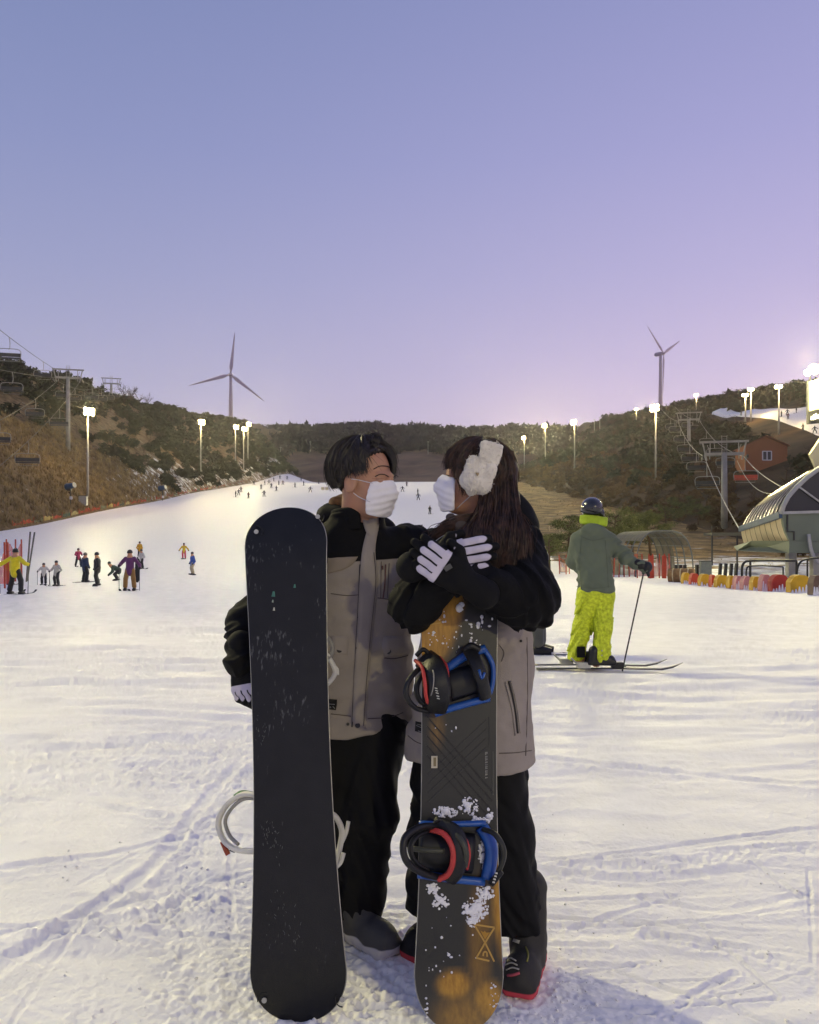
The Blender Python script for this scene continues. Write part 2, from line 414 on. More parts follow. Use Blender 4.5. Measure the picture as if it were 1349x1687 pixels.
trk([G(130, 1687), G(150, 1600), G(130, 1570)], 0.02, 0.012, 0.01, .006)
rt = random.Random(4)
for k in range(95):     # a lattice of fine old edge cuts
    d_ = 1 / rt.uniform(1 / 12.0, 1 / 2.1); x_ = rt.uniform(-.62, .62) * d_; an_ = rt.gauss(0, .45) if rt.random() < .75 else rt.uniform(-1.5, 1.5); L_ = rt.uniform(.25, .9) * (d_ / 3) ** .8; cu_ = rt.uniform(-.25, .25)
    trk([(x_ - math.cos(an_) * L_, d_ - math.sin(an_) * L_), (x_ + cu_ * L_ * .3 * math.sin(an_), d_ + cu_ * L_ * .3), (x_ + math.cos(an_) * L_, d_ + math.sin(an_) * L_)], rt.uniform(.006, .016) * (d_ / 3) ** .5, rt.uniform(.006, .014), rt.uniform(.004, .009), rt.choice((0, 0, .006)))
trk([G(560, 1660), G(640, 1640), G(720, 1650)], 0.12, 0.0, 0.02, 0.045)
dz = dz * 0.66
Z = Z + dz * front + (~front) * noise2(X, Y, 0.45, 5) * 0.03
na, nr = A.shape
vs = np.stack([X, Y, Z], -1).reshape(-1, 3)
ii = np.arange(na); jj = np.arange(nr - 1)
I, J = np.meshgrid(ii, jj, indexing='ij'); I2 = (I + 1) % na
fs = np.stack([I * nr + J, I * nr + J + 1, I2 * nr + J + 1, I2 * nr + J], -1).reshape(-1, 4)
c0 = len(vs); vs = np.vstack([vs, [[0, 0, 0]]])
fan = np.stack([np.full(na, c0), ii * nr, ((ii + 1) % na) * nr, ((ii + 1) % na) * nr], -1)
snow_m = mat('snow', (0.88, 0.855, 0.825), 0.55, 0.05, 3.0, bump=0.45, bscale=55.0, spec=0.25)
_sb = snow_m.node_tree.nodes['Principled BSDF']
me = mesh_from('snow_ground', vs, fs)
me.materials.append(snow_m); me.polygons.foreach_set('use_smooth', np.ones(len(me.polygons), bool))
snow = bpy.data.objects.new('snow_ground', me); COL.objects.link(snow); tag(snow, 'floodlit packed snow of the ski slope', None, None, 'structure')

# loose crumbs thrown up by edges, thick along the tracks and in churned patches
rc_ = np.random.RandomState(77); n_ = 26000; cd = 1 / rc_.uniform(1 / 4.2, 1 / 1.9, n_); ca_ = np.radians(rc_.uniform(-34, 34, n_)); cxx, cyy = np.sin(ca_) * cd, np.cos(ca_) * cd
dens = sstep(noise2(cxx, cyy, 0.75, 31) + 0.5 * noise2(cxx, cyy, 2.1, 32), -0.1, 0.6) * 0.6 + sstep(noise2(cxx * 0.6, cyy, 0.5, 41) + 0.4 * noise2(cxx, cyy, 1.7, 42), 0.0, 0.6) * 0.6 + 0.04
kk = rc_.rand(n_) < dens; cxx, cyy = cxx[kk], cyy[kk]; n_ = len(cxx)
ai = np.interp(np.degrees(np.arctan2(cxx, cyy)), ang, np.arange(na)); ri = np.interp(np.hypot(cxx, cyy), rad, np.arange(nr)); zz_ = Z[np.round(ai).astype(int) % na, np.clip(np.round(ri).astype(int), 0, nr - 1)]
ic = np.array([(0, 0, 1), (.94, 0, .3), (.3, .9, .25), (-.8, .55, .3), (-.75, -.6, .2), (.25, -.9, .3), (0, 0, -.6)]); icf = [(0, 1, 2), (0, 2, 3), (0, 3, 4), (0, 4, 5), (0, 5, 1), (6, 2, 1), (6, 3, 2), (6, 4, 3), (6, 5, 4), (6, 1, 5)]
sz = 0.002 + 0.006 * rc_.rand(n_) ** 5; cv = (ic[None] * rc_.uniform(.7, 1.3, (n_, 7, 3))) * sz[:, None, None] + np.stack([cxx, cyy, zz_ + sz * .25], -1)[:, None, :]
o = obj('snow_crumbs', cv.reshape(-1, 3), (np.array(icf)[None] + (np.arange(n_) * 7)[:, None, None]).reshape(-1, 3), snow_m, smooth=True); tag(o, 'loose crumbs of churned snow on the foreground', None, None, 'stuff')
def zat(x, y): return g0(x, y)

# ------------------------------------------------------------------ hills
def sheet(name, xs, ys, hf, m, attrs=None):
    Xg, Yg = np.meshgrid(xs, ys, indexing='ij'); Zg = hf(Xg, Yg)
    v = np.stack([Xg, Yg, Zg], -1).reshape(-1, 3); a, b = Xg.shape
    i, j = np.meshgrid(np.arange(a - 1), np.arange(b - 1), indexing='ij')
    f = np.stack([i * b + j, (i + 1) * b + j, (i + 1) * b + j + 1, i * b + j + 1], -1).reshape(-1, 4)
    at = {k: fn(v[:, 0], v[:, 1]) for k, fn in (attrs or {}).items()}
    o = obj(name, v, f, m, smooth=True, attrs=at); o['kind'] = 'structure'; return o
def mat_patchy(name, cols, attr=None, ca=None, scale=0.4, bump=0.5, bscale=6.0, soft=0.12):
    """rough ground of two earth colours; where the attribute is high a third (snow) lies on it in patches"""
    m = mat(name, cols[0], 0.95, 0.25, scale, bump=bump, bscale=bscale, col2=cols[1], spec=0.1)
    if attr:
        t = m.node_tree; b = t.nodes['Principled BSDF']; src = b.inputs['Base Color'].links[0].from_socket
        a = t.nodes.new('ShaderNodeAttribute'); a.attribute_name = attr
        n = t.nodes.new('ShaderNodeTexNoise'); n.inputs['Scale'].default_value = 0.55; n.inputs['Detail'].default_value = 8; n.inputs['Roughness'].default_value = 0.72
        co = t.nodes.new('ShaderNodeTexCoord'); mp = t.nodes.new('ShaderNodeMapping'); mp.inputs['Scale'].default_value = (0.45, 1.0, 1.0)
        t.links.new(co.outputs['Object'], mp.inputs[0]); t.links.new(mp.outputs[0], n.inputs['Vector'])
        ad = t.nodes.new('ShaderNodeMath'); ad.operation = 'ADD'; t.links.new(n.outputs['Fac'], ad.inputs[0]); t.links.new(a.outputs['Fac'], ad.inputs[1])
        mr_ = t.nodes.new('ShaderNodeMapRange'); mr_.inputs[1].default_value = 1.0 - soft / 2; mr_.inputs[2].default_value = 1.0 + soft / 2
        t.links.new(ad.outputs[0], mr_.inputs[0])
        x = t.nodes.new('ShaderNodeMix'); x.data_type = 'RGBA'; t.links.new(mr_.outputs[0], x.inputs[0])
        t.links.new(src, x.inputs[6]); x.inputs[7].default_value = ca; t.links.new(x.outputs[2], b.inputs['Base Color'])
    return m
SNOWC = (0.82, 0.83, 0.85, 1)
grass_m = mat_patchy('dry_grass_bank', ('#574a38', '#73624a'), 'snowy', SNOWC, scale=0.9)
sheet('left_hill', np.linspace(-240, -56, 120), np.concatenate([np.linspace(50, 260, 140), np.linspace(264, 760, 120)]), HLft, grass_m,
      {'snowy': lambda x, y: 0.30 + 0.17 * np.exp(-((x + 66) / 7) ** 2) * sstep(y, 170, 210)})
field_m = mat_patchy('dry_field', ('#57462f', '#8a7149'), 'snowy', SNOWC, scale=0.35)
def HField(x, y):
    e = x - XE(y) + noise2(x, y, 0.25, 81) * 2.2
    return H(x, y) - 0.35 + 0.42 * sstep(e, -1.5, 2.5) + noise2(x, y, 0.8, 82) * 0.05
sheet('dry_field', np.concatenate([np.linspace(8, 62, 110), np.linspace(64, 80, 8)]), np.concatenate([np.linspace(46, 130, 130), np.linspace(132, 460, 110)]), HField, field_m,
      {'snowy': lambda x, y: np.interp(y, [45, 62, 75, 95, 200, 400], [0.62, 0.56, 0.46, 0.34, 0.30, 0.28]) + 0.06 * sstep(x, 22, 34) * (1 - sstep(y, 75, 95))})
wood_floor = mat('wood_floor', '#382d25', 0.95, 0.3, 0.12, bump=0.6, bscale=3.0, col2='#4a3b2c', spec=0.1)
sheet('right_hill', np.linspace(38, 300, 140), np.linspace(55, 860, 300), HRgt, wood_floor)
far_m = mat('far_meadow', '#6d5646', 0.95, 0.15, 0.06, bump=0.3, bscale=1.0, col2='#7c6450', spec=0.1)
sheet('far_hill', np.linspace(-260, 320, 180), np.linspace(392, 900, 140), HFar, far_m)
# groomed run on the right-hand hill
top = [(126, 330), (121.5, 300), (119, 270), (116.5, 245), (114, 228), (108, 200), (101, 178), (96, 160)]
bot = [(120, 326), (114.5, 290), (106.5, 245), (102.5, 228), (98.5, 213), (94, 196), (88, 176), (83, 158)]
rv, rf = [], []
tp, bt = spline([(a, b, 0) for a, b in top], 6), spline([(a, b, 0) for a, b in bot], 6)
for a, b in zip(tp, bt):
    for k in range(9):
        q = a * (1 - k / 8) + b * (k / 8)
        rv.append((q[0], q[1], gr(q[0], q[1]) + (0.9 if 0 < k < 8 else -0.6)))
for i in range(len(tp) - 1):
    for k in range(8): rf.append((i * 9 + k, i * 9 + k + 1, (i + 1) * 9 + k + 1, (i + 1) * 9 + k))
run = obj('ski_run', rv, rf, snow_m, smooth=True); run['kind'] = 'structure'

# ------------------------------------------------------------------ woods and scrub (seen as one mass)
def tpl_bush(seed, n, hgt=1.0, size=0.16, lobes=4):
    r = np.random.RandomState(seed); v = []
    cs = np.stack([r.uniform(-.28, .28, lobes), r.uniform(-.28, .28, lobes), r.uniform(.3, .75, lobes)], 1); rr = r.uniform(.2, .36, lobes)
    for _ in range(n):
        k = r.randint(lobes); d = r.normal(size=3); d /= np.linalg.norm(d)
        c = cs[k] + d * rr[k] * r.uniform(.55, 1.05); c[2] = max(c[2], 0.02)
        for q in range(3): v.append(c + r.normal(size=3) * size)
    v = np.array(v); v[:, 2] *= hgt; return v, np.arange(len(v)).reshape(-1, 3)
def tpl_bare(seed, n=16):
    r = np.random.RandomState(seed); v = []
    def sliver(a, b, w):
        s = r.normal(size=3); s -= (b - a) * (s @ (b - a)) / ((b - a) @ (b - a)); s /= np.linalg.norm(s)
        v.extend([a - s * w, a + s * w, b])
    sliver(np.zeros(3), np.array([0, 0, .75]), .03); sliver(np.zeros(3), np.array([.02, 0, .7]), .03)
    for _ in range(n):
        z = r.uniform(.15, .7); a = np.array([0, 0, z]); d = np.array([r.normal() * .7, r.normal() * .7, r.uniform(.4, 1)]); d /= np.linalg.norm(d)
        b = a + d * r.uniform(.2, .5); sliver(a, b, .014)
        for _ in range(3):
            c = a + (b - a) * r.uniform(.3, 1); e = d + r.normal(size=3) * .5; sliver(c, c + e / np.linalg.norm(e) * r.uniform(.1, .25), .009)
    v = np.array(v); return v, np.arange(len(v)).reshape(-1, 3)
def scatter(name, tpls, pos, scl, m, label, wide=1.0, kind='stuff'):
    V, Fc, n = [], [], 0
    pos = np.asarray(pos); r = np.random.RandomState(len(pos)); k = r.randint(len(tpls), size=len(pos))
    for t, (tv, tf) in enumerate(tpls):
        s = np.where(k == t)[0]
        if not len(s): continue
        a = r.uniform(0, 6.283, len(s)); ca, sa = np.cos(a), np.sin(a); sc = np.asarray(scl)[s]
        x = (tv[None, :, 0] * ca[:, None] - tv[None, :, 1] * sa[:, None]) * sc[:, None] * wide
        y = (tv[None, :, 0] * sa[:, None] + tv[None, :, 1] * ca[:, None]) * sc[:, None] * wide
        z = tv[None, :, 2] * sc[:, None]
        v = np.stack([x, y, z], -1) + pos[s][:, None, :]
        f = tf[None] + (np.arange(len(s)) * len(tv))[:, None, None] + n
        V.append(v.reshape(-1, 3)); Fc.append(f.reshape(-1, 3)); n += len(s) * len(tv)
    o = obj(name, np.concatenate(V), np.concatenate(Fc), m); tag(o, label, None, None, kind); return o
ever_m = mat('evergreen_leaf', '#272c23', 0.9, 0.35, 0.09, col2='#3b3d2d', spec=0.1)
twig_m = mat('bare_twig', '#382c26', 0.9, 0.3, 0.08, col2='#4c3b30', spec=0.1)
scrub_m = mat('brown_scrub', '#4b3b2b', 0.95, 0.3, 0.1, col2='#655037', spec=0.1)
bush = [tpl_bush(s, 110) for s in range(6)]; bare = [tpl_bare(s) for s in range(20, 26)]; far_b = [tpl_bush(s, 44, 1.3, 0.2, 3) for s in range(40, 45)]
def in_run(x, y):
    yb = [158, 176, 196, 213, 228, 245, 290, 326]
    lo = np.interp(y, yb, [83, 88, 94, 98.5, 102.5, 106.5, 114.5, 120]); hi = np.interp(y, yb, [96, 101, 107, 111, 114, 116.5, 121, 125])
    return (x > lo - 10) & (x < hi + 1.0) & (y < 334)
def cand(n, x0, x1, y0, y1, seed):
    r = np.random.RandomState(seed); return r.uniform(x0, x1, n), r.uniform(y0, y1, n), r
def place(n, x0, x1, y0, y1, seed, hf, dens, s0, s1):
    x, y, r = cand(n, x0, x1, y0, y1, seed); k = dens(x, y) > r.rand(n); x, y = x[k], y[k]
    return np.stack([x, y, hf(x, y) - 0.15], -1), r.uniform(s0, s1, len(x))
vis = lambda x, y: (np.abs(x / y) < 0.56)
# right hill: evergreen clumps, bare wood, brown scrub along the foot
dR = lambda x, y: vis(x, y) * (~in_run(x, y)) * (sstep(noise2(x, y, 0.03, 91) + 0.3 * noise2(x, y, 0.1, 92), -0.35, 0.25)) * sstep(x, 52, 66) * ~((np.abs(x - 69) < 8) & (np.abs(y - 158) < 12))
house_cut = lambda x, y: 1.0 * ~((np.abs(x / y - 0.436) < 0.04) & (y > 125) & (y < 172))
pos, sc = place(3600, 46, 165, 70, 620, 1, HRgt, lambda x, y: dR(x, y) * house_cut(x, y), 2.2, 4.6); scatter('hillside_evergreens', bush, pos, sc, ever_m, 'dark evergreen scrub covering the right-hand hill', 1.25)
pos, sc = place(3000, 50, 170, 80, 640, 2, HRgt, lambda x, y: vis(x, y) * (~in_run(x, y)) * 0.75 * house_cut(x, y), 3.0, 5.5); scatter('hillside_bare_wood', bare, pos, sc, twig_m, 'leafless brown wood on the right-hand hill', 1.1)
pos, sc = place(2200, 34, 80, 80, 420, 3, lambda x, y: np.maximum(HRgt(x, y), HField(x, y)), lambda x, y: vis(x, y) * sstep(x, 40, 50) * (1 - sstep(x, 56, 78)) * 0.9 * house_cut(x, y), 0.9, 2.0); scatter('foothill_scrub', bush, pos, sc, scrub_m, 'brown dry scrub at the foot of the right-hand hill', 1.3)
# left hill: scrub above the grassy bank
def bank_top(y): return np.interp(y, [100, 150, 188, 195, 218, 260], [-88, -84, -79, -69, -62.5, -62])
dL = lambda x, y: vis(x, y) * (x < bank_top(y)) * (0.35 + 0.65 * sstep(noise2(x, y, 0.05, 95), -0.4, 0.2))
pos, sc = place(3200, -150, -61, 110, 560, 4, HLft, dL, 1.6, 3.6); scatter('ridge_evergreens', bush, pos, sc, ever_m, 'dark evergreen scrub above the grassy bank on the left-hand hill', 1.3)
pos, sc = place(1700, -150, -62, 110, 560, 5, HLft, lambda x, y: dL(x, y) * 0.8, 1.8, 3.6); scatter('ridge_bare_wood', bare, pos, sc, twig_m, 'leafless brown scrub above the grassy bank on the left-hand hill', 1.2)
# far hill
dF = lambda x, y: vis(x, y) * sstep(y + 14 * noise2(x, y, 0.02, 97) - 22 * np.exp(-((x + 110) / 55) ** 2) * 0 + 90 * sstep(-x, 70, 110), 560, 590)
pos, sc = place(5200, -260, 300, 440, 800, 6, HFar, dF, 4.0, 7.0); scatter('far_wood', far_b, pos, sc, mat('far_wood_leaf', '#322c2c', 0.95, 0.3, 0.03, col2='#3d3634', spec=0.05), 'dark wood along the crest of the far hill', 1.2)
# dry grass tufts on the bank and in the field
def tpl_tuft(seed, n=7):
    r = np.random.RandomState(seed); v = []
    for _ in range(n):
        a = r.uniform(0, 6.28); b = np.array([math.cos(a), math.sin(a), 0]) * r.uniform(0, .18); s = np.array([-math.sin(a), math.cos(a), 0]) * .05
        v += [b - s, b + s, b * 2.6 + np.array([0, 0, r.uniform(.5, 1)])]
    return np.array(v), np.arange(3 * n).reshape(-1, 3)
tuft = [tpl_tuft(s) for s in range(5)]
straw_m = mat('straw', '#695840', 0.9, 0.4, 0.6, col2='#8d7a56', spec=0.1)
pos, sc = place(17000, -92, -61.5, 95, 225, 7, HLft, lambda x, y: vis(x, y) * (x > bank_top(y) - 2) * 1.0, 0.6, 1.5); scatter('bank_grass', tuft, pos, sc, straw_m, 'dry straw-coloured grass on the steep left bank')
pos, sc = place(9000, 14, 62, 58, 330, 8, HField, lambda x, y: vis(x, y) * (x > XE(y) + 1.5) * (0.25 + 0.75 * sstep(noise2(x, y, 0.15, 99), -0.2, 0.3)) * sstep(y, 60, 90), 0.25, 0.6); scatter('field_grass', tuft, pos, sc, straw_m, 'dry straw-coloured grass on the field beside the slope')
# ------------------------------------------------------------------ metal, paint and cloth used by the built things
galv = mat('galvanised_steel', '#a9a8a2', 0.55, 0.12, 3.0, metal=0.3)
dark_steel = mat('dark_steel', '#3b3a3a', 0.6, 0.15, 3.0, metal=0.2)
white_paint = mat('white_paint', '#d6d4d6', 0.5, 0.06, 2.0)
black_plastic = mat('black_plastic', '#141416', 0.45, 0.1, 20.0)
lamp_lens = mat('lit_lamp_lens', '#ffffff', 0.4, 0, emit='#ffe9b0', estr=30.0)
orange_net = mat('orange_net', '#c9492c', 0.8, 0.2, 2.0)
blue_paint = mat('blue_paint', '#2f4a68', 0.5, 0.15, 3.0)

def ray_ground(px, py, h, hf, d0=90, d1=760):
    """distance at which the line of sight through a photo pixel runs h metres above the ground hf"""
    d = np.linspace(d0, d1, 1400); x = (px - CX) / F * d; z = CH + (HY - py) / F * d
    e = z - hf(x, d) - h; k = np.where(np.sign(e[:-1]) != np.sign(e[1:]))[0]
    i = k[0] if len(k) else int(np.argmin(np.abs(e)))
    return float(d[i])

# ------------------------------------------------------------------ floodlight poles
def flood_pole(x, y, z0, h, aim, label, watts, cols=3, rows=2, lens_r=0.36, lit=True, r0=60.0, spill=0.0, group='floodlight poles of the ski area'):
    t = thing('floodlight_pole', label, 'floodlight', (x, y, z0), group)
    m = MB(); m.tube([(0, 0, -0.6), (0, 0, h * 0.5), (0, 0, h)], [0.24, 0.19, 0.14], 10); m.build('pole', galv, t, False, True)
    a = Vector(aim) - Vector((x, y, z0 + h)); a.normalize(); sd = a.cross(Vector((0, 0, 1))).normalized(); up = sd.cross(a).normalized()
    sp = lens_r * 2.35; m = MB()
    for r in range(rows):
        c = Vector((0, 0, h - 0.1 - r * sp)); m.beam(c - sd * sp * cols / 2, c + sd * sp * cols / 2, 0.12)
    m.build('crossbar', galv, t, False)
    for r in range(rows):
        for k in range(cols):
            c = Vector((0, 0, h - 0.1 - r * sp)) + sd * ((k - (cols - 1) / 2) * sp) + a * 0.16
            m = MB(); m.tube([c, c + a * 0.12, c + a * 0.34], [lens_r * 0.45, lens_r * 0.8, lens_r * 1.08], 12); lp = m.build('lamp', dark_steel, t, False, True)
            m = MB(); m.tube([c + a * 0.345, c + a * 0.37], [lens_r, lens_r * 0.96], 12); m.build('lens', lamp_lens if lit else galv, lp, False)
    if watts:
        # a floodlight bank: wide asymmetric beam thrown out over the slope, evened out with distance by its optics
        l = bpy.data.lights.new('flood_beam', 'SPOT'); l.energy = watts; l.color = FLOOD_COL; l.shadow_soft_size = 0.6
        l.spot_size = math.radians(110); l.spot_blend = 1.0
        l.use_nodes = True; ln = l.node_tree; em = ln.nodes['Emission']; fo = ln.nodes.new('ShaderNodeLightFalloff')
        fo.inputs['Strength'].default_value = 1.0 / r0; ln.links.new(fo.outputs['Linear'], em.inputs['Strength'])
        lo = bpy.data.objects.new('flood_beam', l); COL.objects.link(lo); lo.parent = t
        lo.location = Vector((0, 0, h - 0.4)) + a * 1.6
        ba = Vector((a.x, a.y, 0)).normalized() + Vector((0, 0, -0.22)); lo.rotation_euler = ba.to_track_quat('-Z', 'Y').to_euler()
    if spill:   # stray light round the lamps, which the evening haze shows as a glow
        l = bpy.data.lights.new('lamp_spill', 'POINT'); l.energy = spill; l.color = (1.0, 0.72, 0.27); l.shadow_soft_size = 0.5
        lo = bpy.data.objects.new('lamp_spill', l); COL.objects.link(lo); lo.parent = t; lo.location = Vector((0, 0, h - 0.4)) + a * 1.2
    return t
for (x, y, lab, w) in ((-64.0, 163, 'tall lit floodlight pole beside the blue snow cannon and grey cabinet', 1.0),
                       (-66.0, 259, 'lit floodlight pole at the snowy gully on the left bank', 1.2),
                       (-66.5, 313, 'lit floodlight pole, first of the close trio by the bush', 0.8),
                       (-66.0, 326, 'lit floodlight pole, second of the close trio by the bush', 0.8),
                       (-69.0, 350, 'lit floodlight pole, last of the close trio by the bush', 0.8),
                       (-62.0, 88, 'lit floodlight pole on the left slope edge below the bunched net', 0.5)):
    g = gl(x, y) if y > 100 else zat(x, y)
    flood_pole(x, y, g, 17.5, (20, y - 60, 0), lab, FLOOD_W * w, spill=(4500 if y > 300 else 8000) if y > 100 else 0)
flood_pole(-20, 20, g0(-20, 20), 18, (1, 1, 0), 'lit floodlight pole beside the beginners area, off to the left of the couple', 29000, r0=40.0)
flood_pole(16, -30, g0(16, -30), 14, (0, 3, 1), 'unseen lit floodlight pole added behind the camera as fill on the couple', 11000, r0=40.0)  # added out of view: weak warm fill for the fronts of the couple
for (x, y, lab, w) in ((57.7, 192, 'tall lit floodlight pole among scrub between the wind turbine and the lift', 0.9),
                       (58, 288, 'lit floodlight pole on the right slope edge, second up the row', 1.7),
                       (58, 350, 'lit floodlight pole on the right slope edge, third up the row', 1.9),
                       (58, 414, 'lit floodlight pole at the top of the right slope edge', 2.0),
                       (58, 104, 'lit floodlight pole at the right slope edge beside the lift station', 0.6)):
    flood_pole(x, y, gr(x, y), 17.5, (-20, y - 60, 0), lab, FLOOD_W * w, spill=8000 if y > 150 else 0)
for px, py, h, w, lab in ((1048, 674, 9, 0.0, 'small lit lamp on the right ridge left of the wind turbine'), (1147, 650, 9, 0.0, 'small lit lamp on the ridge right of the wind turbine'),
                          (1195, 673, 11, 0.35, 'lit floodlight at the near corner of the hillside run'), (1228, 650, 9, 0.0, 'lit lamp just above the ridge over the hillside run'),
                          (1237, 641, 10, 0.0, 'small lit lamp on a thin ridge pole over the run'), (1264, 673, 11, 0.35, 'lit floodlight standing over the middle of the hillside run'),
                          (1283, 636, 12, 0.0, 'lit lamp on the ridge above the hillside run'), (1325, 638, 11, 0.0, 'lit lamp on the ridge beside the billboard')):
    d = ray_ground(px, py, h, HRgt, 200, 640); x = (px - CX) / F * d
    flood_pole(x, d, gr(x, d), h, (0, 60, 0), lab, FLOOD_W * w * 0.6, 2, 1, 0.42, spill=6000)
for px, py, h in ((462, 736, 10), (511, 727, 8), (705, 727, 9), (763, 718, 9), (820, 716, 9), (979, 690, 9), (988, 687, 10), (1064, 665, 12), (620, 716, 10), (425, 705, 9)):
    hf = HFar if px < 860 else HRgt
    d = ray_ground(px, py, h, hf, 420, 760); x = (px - CX) / F * d; g = float(hf(np.array([x]), np.array([d]))[0])
    t = thing('utility_pole', 'thin unlit pole standing in the dark wood of the far hills', 'pole', (x, d, g), 'thin unlit poles on the far hills')
    m = MB(); m.tube([(0, 0, -.5), (0, 0, h)], [0.22, 0.14], 6); m.build('pole', galv, t, False); m = MB(); m.beam((-0.9, 0, h - .4), (0.9, 0, h - .4), .15); m.build('crossbar', galv, t, False)

# ------------------------------------------------------------------ wind turbines
def turbine(hub, zbase, L, angs, yaw, label):
    t = thing('wind_turbine', label, 'wind turbine', (hub.x, hub.y, zbase), 'wind turbines on the far ridge')
    hz = hub.z - zbase; c, s = math.cos(yaw), math.sin(yaw); ax = Vector((s, -c, 0)); sd = Vector((c, s, 0))
    tur = mat('turbine_paint', '#b9a7ad', 0.5, 0.06, 0.05)
    m = MB(); m.tube([(0, 0, -3), (0, 0, hz * .5), (0, 0, hz - 1)], [2.2, 1.8, 1.3], 16); m.build('tower', tur, t, False, True)
    m = MB(); b = Vector((0, 0, hz)) - ax * 6; m.tube([b, b + ax * 1.0, b + ax * 6, b + ax * 8.5], [1.3, 2.0, 2.1, 1.5], 10); m.build('nacelle', tur, t, False, True)
    c0 = Vector((0, 0, hz)) + ax * 3.4; m = MB(); m.tube([c0 - ax, c0 + ax * .6, c0 + ax * 2.0], [1.6, 1.5, .2], 10); m.build('hub', tur, t, False, True)
    for a in angs:
        a = math.radians(a); d = sd * math.cos(a) + Vector((0, 0, 1)) * math.sin(a)
        m = MB(); q = []
        for u, r in ((0.0, .8), (.06, .9), (.16, 1.75), (.3, 1.5), (.6, .95), (.85, .55), (1.0, .12)): q.append((c0 + d * (1 + u * L), r))
        m.tube([p for p, _ in q], [r for _, r in q], 8, True, 0.35, up=ax); m.build('blade', tur, t, False, True)
    return t
turbine(P(380, 618, 770), P(379, 700, 770).z, 39, (84, 196.5, 322), 0.1, 'pale wind turbine with rotor facing the slope, on the ridge over the left bank')
turbine(P(1088, 583, 800), P(1088, 690, 800).z, 38, (148, 28, 268), 0.8, 'pale wind turbine turned sideways, behind the tall floodlight pole')

# ------------------------------------------------------------------ chair lifts
lift_m = mat('lift_steel', '#8f8d88', 0.6, 0.15, 1.0, metal=0.2)
def make_chair(seat_mat, label, group):
    t = thing('lift_chair', label, 'lift chair', (0, 0, 0), group)
    m = MB(); m.tube(spline([(0, 0, 0), (.0, .55, -.5), (0, .6, -1.2), (0, .15, -1.7), (0, -.35, -1.75)], 5), .05, 6); m.build('hanger', lift_m, t, False, True)
    w = 1.55; m = MB(); m.tube(spline([(-w, -.25, -2.95), (-w - .05, -.3, -2.2), (-w + .3, -.35, -1.8), (0, -.35, -1.74), (w - .3, -.35, -1.8), (w + .05, -.3, -2.2), (w, -.25, -2.95)], 4), .055, 6); m.build('bail', lift_m, t, False, True)
    m = MB(); m.box((0, .05, -2.98), (w, .26, .07)); m.build('seat', seat_mat, t, False)
    m = MB(); m.box((0, -.26, -2.6), (w, .06, .26)); m.build('backrest', seat_mat, t, False)
    m = MB(); m.tube([(-w, .3, -2.55), (w, .3, -2.55)], .035, 6); m.tube([(-w + .25, .3, -2.55), (-w + .25, .45, -3.35), (w - .25, .45, -3.35), (w - .25, .3, -2.55)], .035, 6); m.build('safety_bar', lift_m, t, False)
    return t
def cable_pts(a, b, sag=0.0, n=14):
    a, b = Vector(a), Vector(b)
    return [a.lerp(b, i / n) - Vector((0, 0, sag * 4 * (i / n) * (1 - i / n))) for i in range(n + 1)]
def cable(a, b, label, sag=1.0, r=0.045):
    m = MB(); m.tube(cable_pts(a, b, sag), r, 5); o = m.build('lift_cable', dark_steel if a[0] < 0 else lift_m); tag(o, label, 'cable', 'haul ropes of the chair lifts'); return (Vector(a), Vector(b), sag)
def on_cable(cb, d):
    a, b, s = cb; t = (d - a.y) / (b.y - a.y); return a.lerp(b, t) - Vector((0, 0, s * 4 * t * (1 - t)))
def lift_tower(x, y, z0, h, w, rz, label):
    t = thing('lift_tower', label, 'lift tower', (x, y, z0), 'chair lift towers', rz)
    m = MB(); m.tube([(0, 0, -1), (0, 0, h - 1.6)], [.5, .38], 12); m.build('post', lift_m, t, False, True)
    m = MB(); m.beam((-w, 0, h), (w, 0, h), .22, .3); m.build('upper_arm', lift_m, t, False)
    m = MB(); m.beam((-w * .82, 0, h - 1.8), (w * .82, 0, h - 1.8), .4, .42); m.build('crossarm', lift_m, t, False)
    for s in (-1, 1):
        m = MB(); m.beam((s * w * .9, 0, h), (s * w * .72, 0, h - 2.7), .2); m.beam((s * w * .58, 0, h), (s * w * .6, 0, h - 2.5), .12); m.build('hanger_frame', lift_m, t, False)
        m = MB(); m.beam((s * w * .9, -1.7, h - 2.5), (s * w * .9, 1.7, h - 2.5), .16, .2)
        for k in range(6): m.tube([(s * w * .9 - .09, -1.5 + k * .6, h - 2.3), (s * w * .9 + .09, -1.5 + k * .6, h - 2.3)], .24, 10)
        m.build('sheave_train', dark_steel, t, False)
        m = MB(); m.tube(spline([(s * w * .6, .3, h - 2.5), (s * w * .62, .3, h - 1.2), (s * w * .7, .3, h - .4)], 4), .05, 5); m.build('ladder_rail', lift_m, t, False)
    m = MB()
    for q in (-.35, .35): m.beam((q, 0, h - 1.6), (q, 0, h + .9), .07)
    for k in range(6): m.beam((-.35, 0, h - 1.2 + k * .4), (.35, 0, h - 1.2 + k * .4), .05)
    m.build('ladder', lift_m, t, False)
    return t
xA, yA, zA = -75.0, 180.0, 39.0; xB, yB, zB = -103.0, 283.0, 57.5
lift_tower(xA, yA, gl(xA, yA), zA - gl(xA, yA), 3.3, 0.26, 'tall grey chair lift tower on the grassy bank behind the first floodlight')
lift_tower(xB, yB, gl(xB, yB), zB - gl(xB, yB), 3.3, 0.26, 'smaller chair lift tower near the bare trees on the left ridge')
AL, AR, BL, BR = Vector((xA - 2.9, yA, zA - 2.2)), Vector((xA + 2.9, yA, zA - 2.2)), Vector((xB - 2.9, yB, zB - 2.2)), Vector((xB + 2.9, yB, zB - 2.2))
